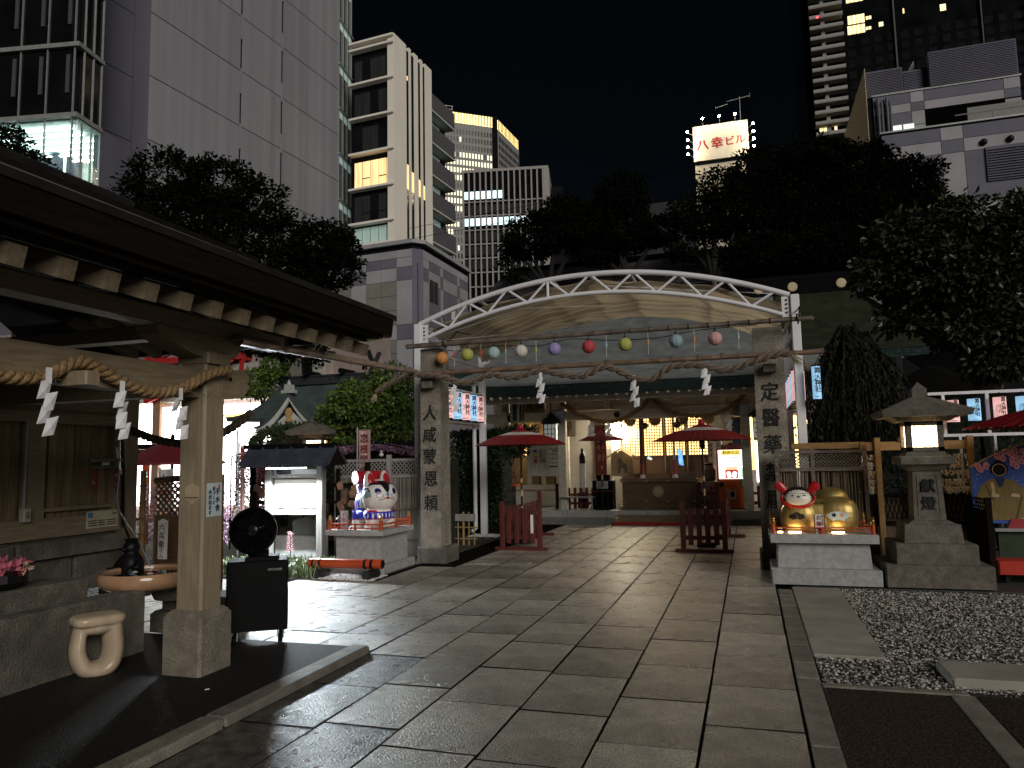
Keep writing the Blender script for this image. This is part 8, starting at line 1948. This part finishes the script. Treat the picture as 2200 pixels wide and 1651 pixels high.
# fortune machine
om = thing('fortune_machine', 'orange vermilion fortune slip machine with a bright lit panel', 'machine', (-.42, 19.0, .3))
m_om = M('machine_orange', (.52, .1, .022), .45)
part('cabinet', B().cbox(-.35, 0, .01, .33, .5, 1.44, .012), m_om, om); part('foot', B().box(-.28, .05, 0, .26, .45, .009), m_black, om)
e_om = EM('machine_panel', (1, .98, .9), 1.7)
pn = part('lit_panel', B().box(-.3, -.02, .72, .3, -.002, 1.42), e_om, om)
part('header', B().cbox(-.22, -.035, 1.3, .22, -.0205, 1.41, .005), EM('machine_header', (1, .75, .1), .9), om); part('lettering', letters(B(), 'おみくじ', (0, -.037, 1.355), .1, bold=.03, ext=.001), m_ink, om)
for x in (-.27, .27): part('corner_lamp', B().ell((x, -.03, 1.38), (.03, .02, .03), 10, 6), EM('machine_lamp', (1, 1, .9), 3), om)
part('print_red', B().box(-.15, -.026, .74, .15, -.0205, .94), EM('machine_red', (.75, .05, .04), .8), om)
for (x, z) in ((-.07, .85), (.07, .85), (-.06, .8), (.06, .8)): part('print_white', B().lathe([(.001, 0), (.055, 0), (.001, .002)], 10).move(Matrix.Translation((x, -.0265, z)) @ Matrix.Rotation(R(90), 4, 'X')), e_om, om)
b = B()
for s_ in (-1, 1):
    for k in range(7): b.ell((s_ * random.uniform(.2, .26), -.023, .76 + k * .04), (.022, .002, .016), 7, 4)
part('print_green', b, EM('machine_green', (.08, .42, .15), .6), om)
part('print_yellow', B().box(-.14, -.026, .965, .14, -.0205, 1.0).box(-.12, -.026, .94, .12, -.0205, .955), EM('machine_yellow', (.8, .5, .08), .7), om)
b = B(); b.box(-.2, -.0245, 1.22, -.02, -.0205, 1.235); b.box(0, -.0245, 1.225, .18, -.0205, 1.24); b.box(-.22, -.0245, 1.1, -.15, -.0205, 1.11); b.box(-.1, -.0245, 1.1, -.05, -.0205, 1.11); part('printed_line', b, M('print_dim', (.2, .12, .1), .7), om)
part('speaker_hole', B().lathe([(.001, 0), (.06, 0), (.06, .004), (.001, .004)], 16).move(Matrix.Translation((-.25, -.001, .58)) @ Matrix.Rotation(R(90), 4, 'X')), m_black, om)
part('slip_tray', B().box(-.07, -.02, .24, .07, -.001, .44), M('pale_gilt', (.6, .52, .36), .5), om); part('slip_window', B().box(-.045, -.024, .28, .045, -.0205, .42), m_recess, om); part('coin_slot', B().box(.19, -.025, .53, .29, -.001, .72), M('coin_green', (.1, .2, .1), .4), om)
part('crest_top', B().ell((0, .1, 1.5), (.09, .08, .1), 12, 8).box(-.23, .05, 1.441, -.1, .15, 1.54).box(.1, .05, 1.441, .23, .15, 1.54), M('machine_crest', (.2, .03, .05), .6), om)
for i, (x, h) in enumerate(((.12, 1.0), (.4, .75))):
    t = thing('light_strip', ('taller' if i == 0 else 'shorter') + ' white glowing upright strip right of the fortune machine', 'lamp', (x + .08, 20.2, .9), group='white light strips beside the machine'); part('tube', B().box(-.03, -.03, 0, .03, .03, h), EM('strip_white', (.95, 1, .95), 5.5), t); part('holder', B().box(-.035, .031, -.3, .035, .06, h), m_mull, t)
# red drawers and small shelf by the hedge
t = thing('charm_stand', 'black stand with a vermilion shelf of charms beside the notice wall', 'stand', (-6.0, 18.45, .0)); part('cabinet', B().cbox(-.3, 0, .0, .12, .4, .9, .01), m_black, t); part('sign_panel', B().box(-.28, -.012, .55, -.02, -.001, .84), M('pale_notice', (.45, .47, .47), .7), t); part('shelf', B().cbox(-.34, -.08, .9, .3, .4, .95, .008), m_verm, t); part('frame', B().box(-.3, .0, .951, -.26, .3, 1.3).box(.0, .0, .951, .04, .3, 1.3).box(-.3, 0, 1.301, .04, .3, 1.34), m_verm, t)
for i in range(6): part('charm', B().cbox(.08 + (i % 2) * .11, .02, 1.02 + (i // 2) * .15, .16 + (i % 2) * .11, .05, 1.13 + (i // 2) * .15, .006), m_ema, t)
# loose pebbles around the canopy foot
pebbles('white_pebbles', 320, lambda: (-5.4 + random.uniform(-.3, .35), 15.0 + random.uniform(-.25, .3), 0.005), .015, .035, m_peb)
tag(obj('utility_wire', B().tube([(-17, 36, 14.2), (-6, 32.5, 13.6)], .012, 4).tube([(-17, 36, 13.6), (-6, 32.5, 13.0)], .012, 4), m_black), 'pair of thin overhead wires crossing before the gridded office', 'wire')
tag(obj('paper_scrap', B().poly([(0, 0, 0), (.03, .01, 0), (.025, .03, 0), (.004, .022, 0)], (0, 0, .004)), m_paper, loc=(-3.72, 4.5, .031), rz=.5), 'tiny white paper scrap lying on the dark pavilion floor', 'scrap')
